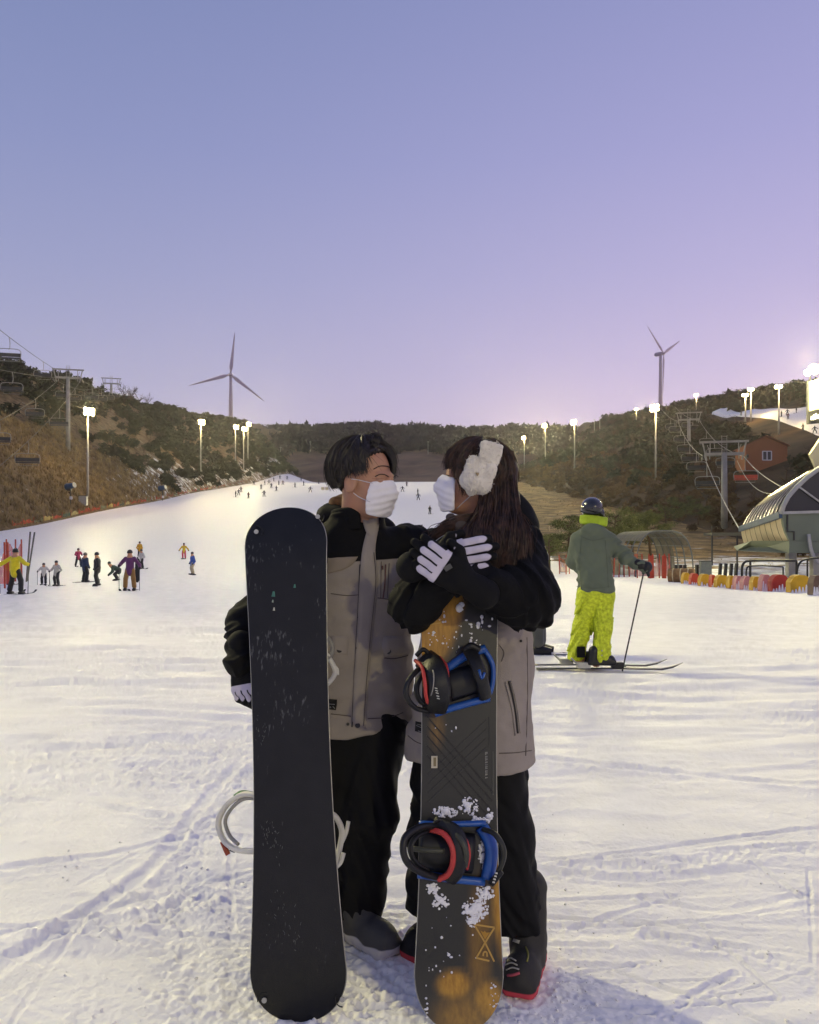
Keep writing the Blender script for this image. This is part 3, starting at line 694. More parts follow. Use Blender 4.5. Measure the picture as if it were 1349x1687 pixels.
cU1 = cable(AL + Vector((0, 0, 2.3)), (-45, 80, 26), 'upper chair lift rope climbing away from the left tower', 0.4)
cU2 = cable(AL + Vector((.4, 0, 0.4)), (-49, 84, 20.5), 'second upper chair lift rope, just below the top one', 0.4)
cL1 = cable(AL + Vector((.8, 0, 0)), (-51, 92, 12.8), 'lower chair lift rope dropping across the grassy bank, outer side', 1.2)
cL2 = cable(AR, (-47, 92, 9.0), 'lower chair lift rope dropping across the grassy bank, inner side', 1.2)
cAB1 = cable(AL, BL, 'outer chair lift rope between the two left towers', 2.0); cAB2 = cable(AR, BR, 'inner chair lift rope between the two left towers', 2.0)
zE = gl(-128, 380) + 9
cBE1 = cable(BL, (-131, 380, zE), 'outer chair lift rope beyond the second left tower', 1.0); cBE2 = cable(BR, (-125, 380, zE), 'inner chair lift rope beyond the second left tower', 1.0)
seat_dark = mat('chair_seat_dark', '#2b2c30', 0.6, 0.15, 3.0); seat_red = mat('chair_seat_red', '#b5402f', 0.6, 0.15, 3.0)
proto = make_chair(seat_dark, 'empty dark chair hanging between the two left lift towers', 'chairs of the left lift')
first = True
def hang(cb, d, label=None, group=None, rz=0.26, src=None):
    global first
    s = src or proto
    o = s if (first and s is proto) else copy_tree(s)
    if s is proto: first = False
    o.location = on_cable(cb, d); o.rotation_euler = (0, 0, rz)
    if label: o['label'] = label
    if group: o['group'] = group
for cb, ds in ((cAB1, (192, 212, 232, 252, 270)), (cAB2, (200, 222, 244, 263))):
    for d in ds: hang(cb, d)
for cb, ds in ((cBE1, (296, 320, 345)), (cBE2, (306, 332, 360))):
    for d in ds: hang(cb, d, 'small empty chair beyond the second left lift tower')
hang(cU1, 158, 'empty dark chair against the sky on the upper left rope'); hang(cU1, 117, 'empty dark chair at the upper left, highest on its rope')
hang(cU2, 128, 'empty dark chair just below the highest one on the left ropes')
hang(cL1, 148, 'empty chair hanging over brown scrub on the lower outer rope'); hang(cL1, 116, 'empty chair at the foot of the lower outer rope')
hang(cL2, 146, 'empty chair over the grassy bank, upper one on the inner rope'); hang(cL2, 115, 'empty chair over the grassy bank, lower one on the inner rope')
# right-hand lift
xC, yC, zC = 46.1, 120.0, 15.9; xD, yD, zD = 73.3, 215.0, 35.0
gC = max(gr(xC, yC), g0(xC, yC))
lift_tower(xC, yC, gC, zC - gC, 3.35, -0.27, 'broad grey chair lift tower between the lift station and orange house')
lift_tower(xD, yD, gr(xD, yD), zD - gr(xD, yD), 3.3, -0.27, 'dim chair lift tower in the dark wood on the right hill')
CL_, CR_, DL, DR = Vector((xC - 2.9, yC, zC - 2.2)), Vector((xC + 2.9, yC, zC - 2.2)), Vector((xD - 2.9, yD, zD - 2.2)), Vector((xD + 2.9, yD, zD - 2.2))
cS1 = cable(CL_, P(1217, 870, 67), 'left chair lift rope running down into the lift station', 0.5); cS2 = cable(CR_, P(1300, 808, 63), 'right chair lift rope running down behind the station roof', 0.5)
cS3 = cable(CR_ - Vector((1.0, 0, .6)), P(1290, 812, 66), 'lower guide rope between the lift tower and station roof', 1.6, 0.035)
cCD1 = cable(CL_, DL, 'left chair lift rope between the two right towers', 1.5); cCD2 = cable(CR_, DR, 'right chair lift rope between the two right towers', 1.5)
zG = gr(104, 330) + 9
cDG1 = cable(DL, (101, 330, zG), 'left chair lift rope above the dim tower', 1.0); cDG2 = cable(DR, (107, 330, zG), 'right chair lift rope above the dim tower', 1.0)
for cb, ds in ((cCD1, (138, 158, 178, 198)), (cCD2, (148, 170, 192))):
    for d in ds: hang(cb, d, 'dim empty chair between the two right lift towers', 'chairs of the right lift', -0.27)
for cb, ds in ((cDG1, (228, 250)), (cDG2, (238, 262))):
    for d in ds: hang(cb, d, 'dim empty chair above the upper right lift tower', 'chairs of the right lift', -0.27)
hang(cS1, 113, 'empty chair with pale frame hanging left of the broad lift tower', 'chairs of the right lift', -0.27)
redp = make_chair(seat_red, 'lift chair with a bright red seat right of the broad tower', 'chairs of the right lift')
redp.location = on_cable(cS2, 116.5) + Vector((0, 0, 0)); redp.rotation_euler = (0, 0, -0.27)

# ------------------------------------------------------------------ lift station
st = thing('lift_station', 'chair lift station with ribbed curved roof and cream skirt panels', 'lift station', (28, 56, g0(28, 56)))
D1, D2 = 54.0, 66.0
nr_ = [(1286, 847), (1290, 833), (1298, 818), (1312, 802), (1330, 785.5), (1347, 773), (1380, 757), (1430, 742), (1490, 735)]
fr_ = [(1220, 870.5), (1228, 855), (1240, 838), (1262, 820), (1297, 798), (1327, 780), (1357, 766), (1400, 752), (1450, 746)]
Np = [P(a, b, D1) for a, b in nr_]; Fp = [P(a, b, D2) for a, b in fr_]
roof_m = mat('station_roof', '#5d564f', 0.32, 0.12, 1.0, metal=0.6); seam_m = mat('station_seam', '#8c857a', 0.25, 0.1, 1.0, metal=0.8)
skirt_m = mat('station_skirt', '#b8a888', 0.6, 0.08, 1.5); wall_m = mat('station_wall', '#6c7462', 0.6, 0.08, 0.6); glass_m = mat('station_glass', '#20262a', 0.15, 0.1, 1.0)
NP = 11
def lerp(a, b, t): return a + (b - a) * t
for k in range(NP):
    t0, t1 = k / NP, (k + 1) / NP; v, f = [], []
    for i in range(len(Np)):
        v += [lerp(Np[i], Fp[i], t0 + .012), lerp(Np[i], Fp[i], t1 - .012)]
    f = [(2 * i, 2 * i + 1, 2 * i + 3, 2 * i + 2) for i in range(len(Np) - 1)]
    obj('roof_panel', v, f, roof_m, st, smooth=True)
    m = MB(); m.tube([lerp(Np[i], Fp[i], t0) + Vector((-.02, -.02, .03)) for i in range(len(Np))], .055, 5); m.build('roof_seam', seam_m, st)
m = MB(); m.tube([p + Vector((0, -.06, 0)) for p in Np], .16, 8); m.build('roof_edge', galv, st, True, True)
m = MB(); m.beam(Np[0] + Vector((-.05, -.1, -.05)), Fp[0] + Vector((-.05, 0, -.05)), .22, .42); m.build('fascia', blue_paint, st)
ns = [(1287, 850), (1289, 862), (1293, 876), (1300, 890)]; fs_ = [(1220.5, 876), (1222, 885), (1225, 895), (1229, 904)]
Ns = [P(a, b, D1 + .1) for a, b in ns]; Fs = [P(a, b, D2) for a, b in fs_]
for k in range(8):
    t0, t1 = k / 8 + .006, (k + 1) / 8 - .006; v = []
    for i in range(4): v += [lerp(Ns[i], Fs[i], t0), lerp(Ns[i], Fs[i], t1)]
    o = obj('skirt_panel', v, [(2 * i, 2 * i + 1, 2 * i + 3, 2 * i + 2) for i in range(3)], skirt_m, st, smooth=True)
v = []
for i in range(4): v += [Ns[i] + Vector((.12, .05, 0)), Fs[i] + Vector((.12, .05, 0))]
obj('skirt_backing', v, [(2 * i, 2 * i + 1, 2 * i + 3, 2 * i + 2) for i in range(3)], dark_steel, st)
dn = Vector((0, .25, 0))
poly = [p + Vector((.05, .1, 0)) for p in Np[:-1]] + [P(1430, 845, D1) + Vector((0, .1, 0))]
m = MB(); m.prism([p + Vector((0, .02, 0)) for p in poly], dn); m.build('gable_glass', glass_m, st)
m = MB(); m.prism([P(1288, 846, D1), P(1430, 843, D1), P(1430, 895, D1), P(1301, 891, D1), P(1294, 877, D1), P(1290, 863, D1)], dn); m.build('side_wall', wall_m, st)
m = MB(); m.beam(P(1286, 845, D1 - .1), P(1430, 841, D1 - .1), .16, .18); m.build('wall_rail', galv, st)
m = MB(); m.beam(P(1316, 802, D1 - .05), P(1352, 828, D1 - .05), .1); m.build('glazing_bar', galv, st)
m = MB(); m.tube([P(1297, 848, D1 - .05), P(1297, 876, D1 - .05), P(1308, 876, D1 - .05), P(1308, 890, D1 - .05)], .06, 6); m.build('drain_pipe', dark_steel, st)
m = MB(); m.prism([P(1264, 901, D1 + 4), P(1300, 891, D1 - .05), P(1430, 896, D1 - .05), P(1430, 912, D1 - .05), P(1300, 911, D1), P(1272, 909, D1 + 2)], Vector((0, 6, 0))); m.build('base_beam', wall_m, st)
for px in (1303, 1343, 1400):
    b = P(px, 908, D1 + 3); m = MB(); m.beam((b.x, b.y, g0(b.x, b.y) - .3), b, .55); m.build('column', galv, st)
m = MB(); m.tube(spline([P(1332, 880, D1 - .3), P(1336, 905, D1 - .4), P(1346, 925, D1 - .4), P(1362, 930, D1 - .4)], 5), .12, 8); m.build('pipe', galv, st, True, True)
plate = mat('canopy_plate', '#d8d2a8', 0.6, 0.05, 1.0)
m = MB(); m.prism([P(1352, 722, 58), P(1335, 748, 58), P(1345, 772, 58), P(1352, 778, 58), P(1400, 778, 58), P(1400, 720, 58)], Vector((0, .3, 0))); m.build('canopy_plate', plate, st)
# dark ramp edge left of the station
o = MB(); b0, b1 = P(1166, 880, 72), P(1222, 880, 70); o.box((b0 + b1) / 2, ((b1 - b0).length / 2, 1.0, .13)); 
t = thing('loading_platform', 'low dark loading platform left of the lift station', 'platform', ((b0.x + b1.x) / 2, 71, g0(27, 71))); o.build('deck', dark_steel, t)
for q in (b0, b1):
    m = MB(); m.beam((q.x, 71, g0(q.x, 71) - .2), (q.x, 71, q.z - .12), .12); m.build('leg', dark_steel, t)
m = MB(); q = b0 + Vector((0, -.9, 0)); m.beam(q, q + Vector((0, 0, .7)), .07); m.build('rail_post', dark_steel, t)
# queue rails in front of the station
def rail(pts, label, r=.05):
    t = thing('queue_rail', label, 'railing', (pts[0].x, pts[0].y, g0(pts[0].x, pts[0].y)), 'queue rails before the station')
    m = MB(); m.tube(spline(pts, 5), r, 7); m.build('top_rail', black_plastic, t, True, True)
    for k in (-1, len(pts) // 2):
        p = pts[k]; m = MB(); m.tube([(p.x, p.y, g0(p.x, p.y) - .1), p], r * .9, 6); m.build('post', black_plastic, t)
def onp(px, py, d): return P(px, py, d)
rail([onp(1222, 951, 50), onp(1222.5, 935, 50), onp(1226, 927, 50), onp(1236, 924, 50), onp(1275, 923.5, 50), onp(1312, 924, 50)], 'black bent queue rail before the lift station, taller one', .075)
rail([onp(1229, 951, 49), onp(1230, 938, 49), onp(1235, 933, 49), onp(1262, 932, 49), onp(1290, 934, 49)], 'black bent queue rail before the lift station, lower one', .05)
rail([onp(1312, 951, 50), onp(1316, 930, 50), onp(1330, 921, 50), onp(1375, 918, 50)], 'dark queue rail rising under the lift station', .06)
for px in (1184.5, 1193.5, 1202.5, 1211):
    b = P(px, 951, 52); m = MB(); g = g0(b.x, 52); m.beam((b.x, 52, g - .2), (b.x + .1, 52, g + 1.05), .2, .16)
    o = m.build('gate_post', black_plastic); tag(o, 'short black turnstile post standing in snow before the station', 'post', 'four short black posts in a row')

# ------------------------------------------------------------------ orange house
hd = 160.0; hx = (1262.5 - CX) / F * hd; hz_ = gr(hx, hd)
hs = thing('orange_house', 'orange gabled house on the wooded right hill', 'house', (hx, hd, P(1262, 770, hd).z))
ow = mat('orange_wall', '#8e5636', 0.8, 0.08, 0.4, bump=0.2, bscale=4)
q = lambda px, py: P(px, py, hd)
m = MB(); m.prism([q(1228, 775), q(1297, 775), q(1297, 734.5), q(1262, 719.5), q(1228, 734.5)], Vector((1.6, 9, 0))); m.build('wall', ow, hs)
rm = mat('house_roof', '#7a4630', 0.7, 0.1, 0.6)
for a, b in ((1225, 1262), (1300, 1262)):
    p0, p1 = q(a, 735.5), q(b, 718.6); m = MB(); m.prism([p0 + Vector((0, -.4, 0)), p1 + Vector((0, -.4, 0)), p1 + Vector((0, -.4, .22)), p0 + Vector((0, -.4, .22))], Vector((1.7, 9.8, 0))); m.build('roof', rm, hs)
w0, w1 = q(1256, 758), q(1270.5, 743.5); fr = MB()
y_ = hd - .06
for a, b in (((w0.x, w0.z), (w0.x, w1.z)), ((w1.x, w0.z), (w1.x, w1.z)), ((w0.x, w0.z), (w1.x, w0.z)), ((w0.x, w1.z), (w1.x, w1.z)), (((w0.x + w1.x) / 2, w0.z), ((w0.x + w1.x) / 2, w1.z))):
    fr.beam((a[0], y_, a[1]), (b[0], y_, b[1]), .16)
wf = fr.build('window', white_paint, hs)
for s in (0, 1):
    a, b = lerp(w0.x, w1.x, .5 * s + .05), lerp(w0.x, w1.x, .5 * s + .45); m = MB(); m.box(((a + b) / 2, hd - .02, (w0.z + w1.z) / 2), ((b - a) / 2, .03, (w1.z - w0.z) / 2 - .08)); m.build('pane', glass_m, wf)

# ------------------------------------------------------------------ billboard with lamps at the right edge
bd = 62.0; t = thing('billboard', 'cream lit billboard with dark foot panel, seen at its edge', 'billboard', (P(1390, 700, bd).x, bd, g0(40, bd)))
cream = mat('billboard_panel', '#d9d5b4', 0.6, 0.05, 0.4)
m = MB(); m.prism([P(1331, 629, bd), P(1331, 678, bd), P(1430, 655, bd + 3), P(1430, 600, bd + 3)], Vector((.1, .35, 0))); m.build('panel', cream, t)
m = MB(); m.prism([P(1331, 679, bd), P(1331, 698, bd), P(1430, 690, bd + 3), P(1430, 656, bd + 3)], Vector((.1, .35, 0))); m.build('foot_panel', dark_steel, t)
m = MB(); m.beam(P(1330.3, 627, bd - .08), P(1330.3, 699, bd - .08), .12); m.build('frame', dark_steel, t)
m = MB()
for px, py, hh in ((1336, 686, 6), (1339.5, 683, 9), (1343, 681, 10), (1347, 683, 7)): m.beam(P(px, py + hh, bd - .05), P(px + 1.5, py, bd - .05), .09)
m.build('lettering', white_paint, t)
b = P(1400, 690, bd + 1.6); m = MB(); m.beam((b.x, b.y, g0(b.x, b.y) - .5), b, .5); m.build('post', galv, t)
for px, py, r in ((1334.5, 612, .26), (1345.5, 606, .42), (1362, 602, .42)):
    c = P(px, py, bd + .5); a = Vector((-.75, -.55, -.35)).normalized(); m = MB(); m.tube([c, c + a * .15, c + a * .4], [r * .5, r * .9, r * 1.08], 10); lp = m.build('lamp', dark_steel, t)
    m = MB(); m.tube([c + a * .41, c + a * .44], r, 10); m.build('lens', lamp_lens, lp)
    m = MB(); m.beam(c, P(px, 630 if px < 1340 else 618, bd + .4), .08); m.build('lamp_arm', dark_steel, t)
l = bpy.data.lights.new('flood_beam', 'POINT'); l.energy = 13000; l.color = FLOOD_COL; l.shadow_soft_size = .6
lo = bpy.data.objects.new('flood_beam', l); COL.objects.link(lo); lo.parent = t; lo.location = P(1345, 606, bd) + Vector((-2.5, -3.0, -.3)) - Vector(t.location)

# ------------------------------------------------------------------ padded barriers
pads = [(487, 532, 'y'), (536, 590, 'o'), (595, 664, 'y'), (666, 696, 'o'), (699, 778, 'y'), (780, 820, 'y'), (821, 866, 'p'), (868, 926, 'p'), (929, 986, 'y'), (988, 1049, 'p'), (1051, 1166, 'r'), (1170, 1305, 'y'), (1312, 1380, 'b')]
pc = {'y': ('#d9a91c', 'yellow'), 'o': ('#c8482a', 'orange-red'), 'p': ('#cf8d84', 'pink'), 'r': ('#b03324', 'red'), 'b': ('#6b5140', 'brown')}
nth = {'y': ['small yellow', 'second yellow', 'wide third yellow', 'narrow yellow', 'yellow', 'large yellow'], 'o': ['first orange-red', 'narrow orange-red'], 'p': ['narrow pink', 'arched pink', 'pale pink'], 'r': ['red'], 'b': ['brown']}
wh = {'y': ['at the tunnel end of the barrier row', 'between the two orange-red pads', 'after the narrow orange-red pad', 'next to the narrow pink pad', 'between two pink pads', 'beside the brown end pad'], 'o': ['next to the small yellow pad', 'between two yellow pads'],
      'p': ['after the narrow yellow pad', 'after the narrow pink pad', 'beside the red pad'], 'r': ['streaked with snow beside the large yellow pad'], 'b': ['closing the barrier row']}
cnt = {}
for a, b, c in pads:
    t0 = (a - 487) / (1305 - 487); d = lerp(46.0, 31.0, max(0, t0) ** .8); p0, p1 = 1000 + a / 3.865, 1000 + b / 3.865
    x0, x1 = (p0 - CX) / F * d, (p1 - CX) / F * d - .02; w = x1 - x0; hgt = .62 if t0 < .6 else .72
    g = g0((x0 + x1) / 2, d); k = cnt.get(c, 0); cnt[c] = k + 1
    mm = mat('pad_' + c, pc[c][0], 0.6, 0.12, 2.5); prof = []
    for i in range(13):
        u = i / 12; prof.append((u * w, hgt * (1 - .42 * abs(2 * u - 1) ** 3.2)))
    poly = [(x0, d, g - .1)] + [(x0 + u, d, g + z) for u, z in prof] + [(x1, d, g - .1)]
    m = MB(); m.prism(poly, Vector((0, .45, 0)))
    t = thing('barrier_pad', '%s padded barrier %s' % (nth[c][k], wh[c][k]), 'barrier', ((x0 + x1) / 2, d, g), 'padded barriers beside the station')
    m.build('cushion', mm, t)
    s = MB()   # snow smeared over its lower front, in ragged tongues
    n = max(4, int(w / .12)); rr = random.Random(a)
    for i in range(n):
        u0, u1 = i / n, (i + 1) / n; h1 = hgt * (rr.uniform(.0, .35) if c in 'yo' and k < 4 else rr.uniform(.15, .62))
        if h1 < .06: continue
        xm = x0 + w * (u0 + u1) / 2; s.prism([(x0 + w * u0 - .01, d - .012, g - .05), (x0 + w * u1 + .01, d - .012, g - .05), (xm + .02, d - .012, g + h1), (xm - .02, d - .012, g + h1)], Vector((0, .006, 0)))
    if s.v: s.build('smeared_snow', snow_m, t)

# ------------------------------------------------------------------ safety nets and fences
def net_fence(name, pts, hgt, cols, label, gf, lean=0.0, group=None):
    t = thing(name, label, 'fence', (pts[0][0], pts[0][1], gf(*pts[0])), group)
    rr = random.Random(len(pts))
    for i, (x, y) in enumerate(pts):
        m = MB(); g = gf(x, y); m.tube([(x, y, g - .2), (x + rr.uniform(-.1, .1), y, g + hgt + .15)], .045, 6); m.build('post', mat('fence_post', '#a8452f', .7), t)
    for i in range(len(pts) - 1):
        (x0, y0), (x1, y1) = pts[i], pts[i + 1]; g_0, g_1 = gf(x0, y0), gf(x1, y1); v, f = [], []; n = 5
        for k in range(n + 1):
            u = k / n; sg = .12 * math.sin(u * math.pi) + rr.uniform(-.08, .08)
            for zz in (0.1, .55, 1.0):
                v.append((lerp(x0, x1, u), lerp(y0, y1, u) + rr.uniform(-.06, .06), lerp(g_0, g_1, u) + hgt * zz * (1 if zz < .9 else rr.uniform(.55, 1.05)) - sg * (zz > .9)))
        f = [(k * 3 + j, k * 3 + 3 + j, k * 3 + 4 + j, k * 3 + 1 + j) for k in range(n) for j in range(2)]
        obj('net_panel', v, f, mat('net_' + cols[i % len(cols)], cols[i % len(cols)], .85, .25, 1.5, alpha=0.62), t)
    return t
xs_edge = lambda y: float(np.interp(y, [120, 150, 250, 330, 450], [-62.2, -61.8, -62, -63, -84]))
ys1 = list(np.linspace(128, 196, 20)); net_fence('safety_fence', [(xs_edge(y), y) for y in ys1], 1.1, ['#b5452e', '#c24a33', '#7c8466', '#c9b266', '#bd4a34', '#4f7466', '#c8b87c', '#c04433'], 'mixed red, yellow and green net fence below the grassy bank', g0)
ys2 = list(np.linspace(200, 300, 22)); net_fence('safety_fence', [(xs_edge(y), y) for y in ys2], 1.0, ['#b5503a', '#c9b896', '#a8463a', '#6e7a62', '#c05a40'], 'faded red net fence below the snowy gully', g0)
ys3 = list(np.linspace(304, 440, 24)); net_fence('safety_fence', [(xs_edge(y), y) for y in ys3], 1.2, ['#b65a3c', '#a8503a', '#c07048'], 'orange net fence at the top of the left slope edge', g0)
net_fence('safety_fence', [(-20.3, 39.4), (-20.0, 39.6), (-19.75, 40.0), (-19.6, 40.1)], 2.1, ['#c8452c', '#d0482e', '#c5472d'], 'tall bunched orange net beside the yellow-jacketed skier', g0)
net_fence('safety_fence', [(-24.3, 49.5), (-24.0, 49.9), (-23.75, 50.2)], 2.4, ['#bf4a34', '#c75540'], 'narrow orange net strip on poles behind the bunched net', g0)
for k, (x, y) in enumerate(((-23.6, 50.5), (-23.2, 49.6))):
    m = MB(); g = g0(x, y); m.tube([(x, y, g - .2), (x + .5 - .25 * k, y, g + 3.0)], .05, 6); o = m.build('slalom_pole', mat('grey_pole', '#5d5a50', .6)); tag(o, 'leaning thin dark pole beside the narrow orange net', 'pole', 'leaning poles by the net')
net_fence('safety_fence', [(P(1002 + 10 * k, 950, 57).x, 57 + .2 * k) for k in range(6)], 1.45, ['#8a6f48', '#9c9468', '#5d6a52', '#7e7a58', '#c88f86'], 'khaki and green net fence before the net tunnel', g0)
net_fence('safety_fence', [(P(1050 + 9 * k, 950, 55).x, 55) for k in range(7)], 1.5, ['#d8a79c', '#e0b0a4', '#d49a90', '#e3c0b6'], 'pale pink net fence before the net tunnel', g0)
for px in (1073, 1094):
    b = P(px, 950, 54.6); m = MB(); g = g0(b.x, b.y); m.box((b.x, b.y, g + .75), (.14, .05, .78)); o = m.build('marker_board', mat('red_board', '#a83c26', .7)); tag(o, 'upright red board standing by the pale pink net', 'board', 'red boards by the net tunnel')
net_fence('safety_fence', [(P(922 + 8 * k, 938, 62).x, 62 - .6 * (k % 2)) for k in range(3)], 1.3, ['#b06a44', '#c0b49a'], 'short crossed orange net left of the green-jacketed skier', g0)
for px, w in ((1113, .12), (1121, .11), (1128, .11), (1148, .13)):
    b = P(px, 948, 53); m = MB(); g = g0(b.x, b.y); m.beam((b.x, b.y, g - .1), (b.x, b.y, g + .95), w * 2.2, .16); o = m.build('gate_post', black_plastic); tag(o, 'short black post between the net tunnel and barrier pads', 'post', 'black posts by the net tunnel')
b = P(1162, 950, 52); m = MB(); g = g0(b.x, b.y); m.box((b.x, b.y, g + .55), (.33, .2, .62)); t = thing('control_cabinet', 'grey green cabinet standing in snow by the barrier pads', 'cabinet', (b.x, b.y, g)); m.build('body', mat('cabinet_paint', '#70776c', .6), t); m = MB(); m.box((b.x, b.y, g + 1.2), (.37, .24, .03)); m.build('lid', dark_steel, t)
b = P(1125, 952, 48); g = g0(b.x, b.y); t = thing('hay_roll', 'rolled brown mat lying at the end of the barrier row', 'mat', (b.x, b.y, g)); m = MB(); m.tube([(b.x - .7, b.y + .4, g + .38), (b.x + .55, b.y - .3, g + .42)], .42, 14); m.build('roll', mat('brown_mat', '#8a6a42', .9, .3, 5.0, bump=.5, bscale=20), t, True, True)
for k in range(3):
    c = Vector((b.x - .7, b.y + .4, g + .38)).lerp(Vector((b.x + .55, b.y - .3, g + .42)), .2 + .3 * k); m = MB(); ax = Vector((1.25, -.7, .04)).normalized(); m.tube([c - ax * .03, c + ax * .03], .435, 14); m.build('strap', mat('pale_strap', '#c9b98c', .8), t)

# net tunnel over the magic carpet
td = 57.0; bx = P(1094.5, 950, td).x; gz = g0(bx, td); t = thing('net_tunnel', 'arched grey net tunnel over the snow by the fences', 'tunnel', (bx, td, gz))
frame_m = mat('tunnel_frame', '#5f6260', .6); net_m = mat('tunnel_net', '#6d6a5e', .9, .2, 3.0, alpha=0.8); Wt, Ht = 2.0, 3.25
def arch(u, y, grow=0.0):
    a = math.pi * u; cx_ = math.copysign(abs(math.cos(a)) ** .62, math.cos(a)); return (bx - (Wt + grow) * cx_, y, gz + (Ht + grow) * abs(math.sin(a)) ** .75)
for k in range(6):
    y = td + k * 1.6; m = MB(); m.tube([arch(i / 20, y) for i in range(21)], .05, 6); m.build('hoop', frame_m, t)
for k in range(1, 10):
    m = MB(); m.tube([arch(k / 10, td), arch(k / 10, td + 8)], .035, 5); m.build('purlin', frame_m, t)
v = [arch(i / 20, td + j * .8, .03) for j in range(11) for i in range(21)]; f = [(j * 21 + i, j * 21 + i + 1, (j + 1) * 21 + i + 1, (j + 1) * 21 + i) for j in range(10) for i in range(20) if (i > 4 and i < 16) or j > 4]
obj('net_cover', v, f, net_m, t)

# snow cannons and cabinet at the left edge
for x, y, lab in ((-63.3, 153, 'blue snow cannon on a dark pole beside the first floodlight pole'), (-60.6, 201, 'blue snow cannon on a dark pole farther up the left fence')):
    g = gl(x, y); t = thing('snow_cannon', lab, 'snow cannon', (x, y, g), 'snow cannons along the left bank')
    m = MB(); m.tube([(0, 0, -.3), (0, 0, 3.0)], .11, 8); m.build('pole', dark_steel, t, False)
    m = MB(); m.tube([(-.9, .3, 3.25), (-.5, .2, 3.3), (.4, -.1, 3.5), (.75, -.2, 3.6)], [.62, .66, .5, .46], 14); m.build('barrel', blue_paint, t, False, True)
    m = MB(); m.tube([(.75, -.2, 3.6), (.86, -.23, 3.62)], .52, 14); m.build('nozzle_ring', galv, t, False)
    m = MB(); m.box((-.2, 0, 2.75), (.35, .3, .2)); m.build('mount', dark_steel, t, False)
    m = MB(); m.box((0.15, -.12, 1.2), (.22, .1, .28)); m.build('control_box', white_paint, t, False)
x, y = -62.9, 158; g = gl(x, y); t = thing('cabinet', 'grey cabinet at the foot of the first floodlight pole', 'cabinet', (x, y, g)); m = MB(); m.box((0, 0, .85), (.75, .4, .9)); m.build('body', galv, t, False); m = MB(); m.box((0, 0, 1.79), (.85, .5, .05)); m.build('roof', dark_steel, t, False)
# huts on the left ridge and warning panel on the slope
for px, py, w, lab in ((261, 667, 1.7, 'small dark hut on the left ridge beyond the bare trees'),):
    d = ray_ground(px, py + 6, 0.5, HLft, 260, 420); x = (px - CX) / F * d; g = gl(x, d); t = thing('hut', lab, 'hut', (x, d, g)); m = MB(); m.box((0, 0, 1.3), (w, w, 1.6)); m.build('wall', dark_steel, t, False)
    m = MB(); m.prism([(-w - .3, -w - .3, 2.85), (w + .3, -w - .3, 2.85), (0, -w - .3, 3.7)], Vector((0, 2 * w + .6, 0))); m.build('roof', dark_steel, t, False)
b = P(535, 813, 250); g = g0(b.x, 250); t = thing('slope_sign', 'small pale two-part sign panel standing on the upper slope', 'sign', (b.x, 250, g))
for s in (-1, 1):
    m = MB(); m.box((b.x + s * .6, 250, g + .7), (.5, .05, .4)); m.build('panel', mat('sign_cream', '#cbbd8e', .7), t); m = MB(); m.tube([(b.x + s * .6, 250.08, g - .1), (b.x + s * .6, 250.08, g + .6)], .05, 5); m.build('post', galv, t)
for k, (px, d) in enumerate(((868, 118), (876, 112), (884, 120), (896, 108), (905, 122), (915, 105), (922, 116), (932, 110), (955, 120), (1012, 118), (1030, 108), (1040, 122))):
    x = (px - CX) / F * d; m = MB(); g = float(HField(np.array([x]), np.array([float(d)]))[0]); m.tube([(x, d, g - .1), (x, d, g + .62)], [.09, .07], 6); o = m.build('marker_stake', mat('stake', '#cdb48a', .8)); tag(o, 'short pale stake standing in the dry field', 'stake', 'stakes in the dry field')

# ------------------------------------------------------------------ pines and bare trees that stand alone
needle_m = mat('pine_needle', '#3f4a2b', 0.85, 0.35, 1.2, col2='#66683c', spec=0.15); bark_m = mat('pine_bark', '#51402f', 0.9, 0.25, 4.0)
def pine(x, y, z, h, seed, label, wide=1.0, group='pines between the slope and the lift'):
    r = np.random.RandomState(seed); t = thing('pine_tree', label, 'pine tree', (x, y, z), group)
    lean = r.uniform(-.15, .15); m = MB(); top = Vector((lean * h, 0, h * .8)); m.tube([(0, 0, -.2), (lean * h * .3, 0, h * .35), top], [h * .035, h * .026, h * .01], 7)
    V = []
    for k in range(13):
        u = r.uniform(.32, .98); a = r.uniform(0, 6.283); L = h * wide * (.2 + .34 * (1 - abs(u - .5) * 1.3)) * r.uniform(.6, 1.1)
        b = Vector((lean * h * u, 0, h * u * .82)); e = b + Vector((math.cos(a) * L, math.sin(a) * L, h * r.uniform(.02, .14))); m.tube([b, b.lerp(e, .55) + Vector((0, 0, h * .03)), e], [h * .014, h * .01, h * .004], 5)
        for pad in (0.62, 1.0):
            c = b.lerp(e, pad); pr = h * wide * r.uniform(.12, .2)
            for q in range(190):
                d = r.normal(size=3); d /= np.linalg.norm(d); p = np.array(c) + d * np.array([pr, pr, pr * .42]) * r.uniform(.25, 1.0)
                dd = r.normal(size=3) + np.array([0, 0, .8]); dd /= np.linalg.norm(dd); s = np.cross(dd, r.normal(size=3)); s /= np.linalg.norm(s) + 1e-9
                ln = h * .05 * r.uniform(.6, 1.2); V += [p - s * ln * .16, p + s * ln * .16, p + dd * ln]
    m.build('trunk', bark_m, t, False, True); V = np.array(V); obj('crown', V, np.arange(len(V)).reshape(-1, 3), needle_m, t, False)
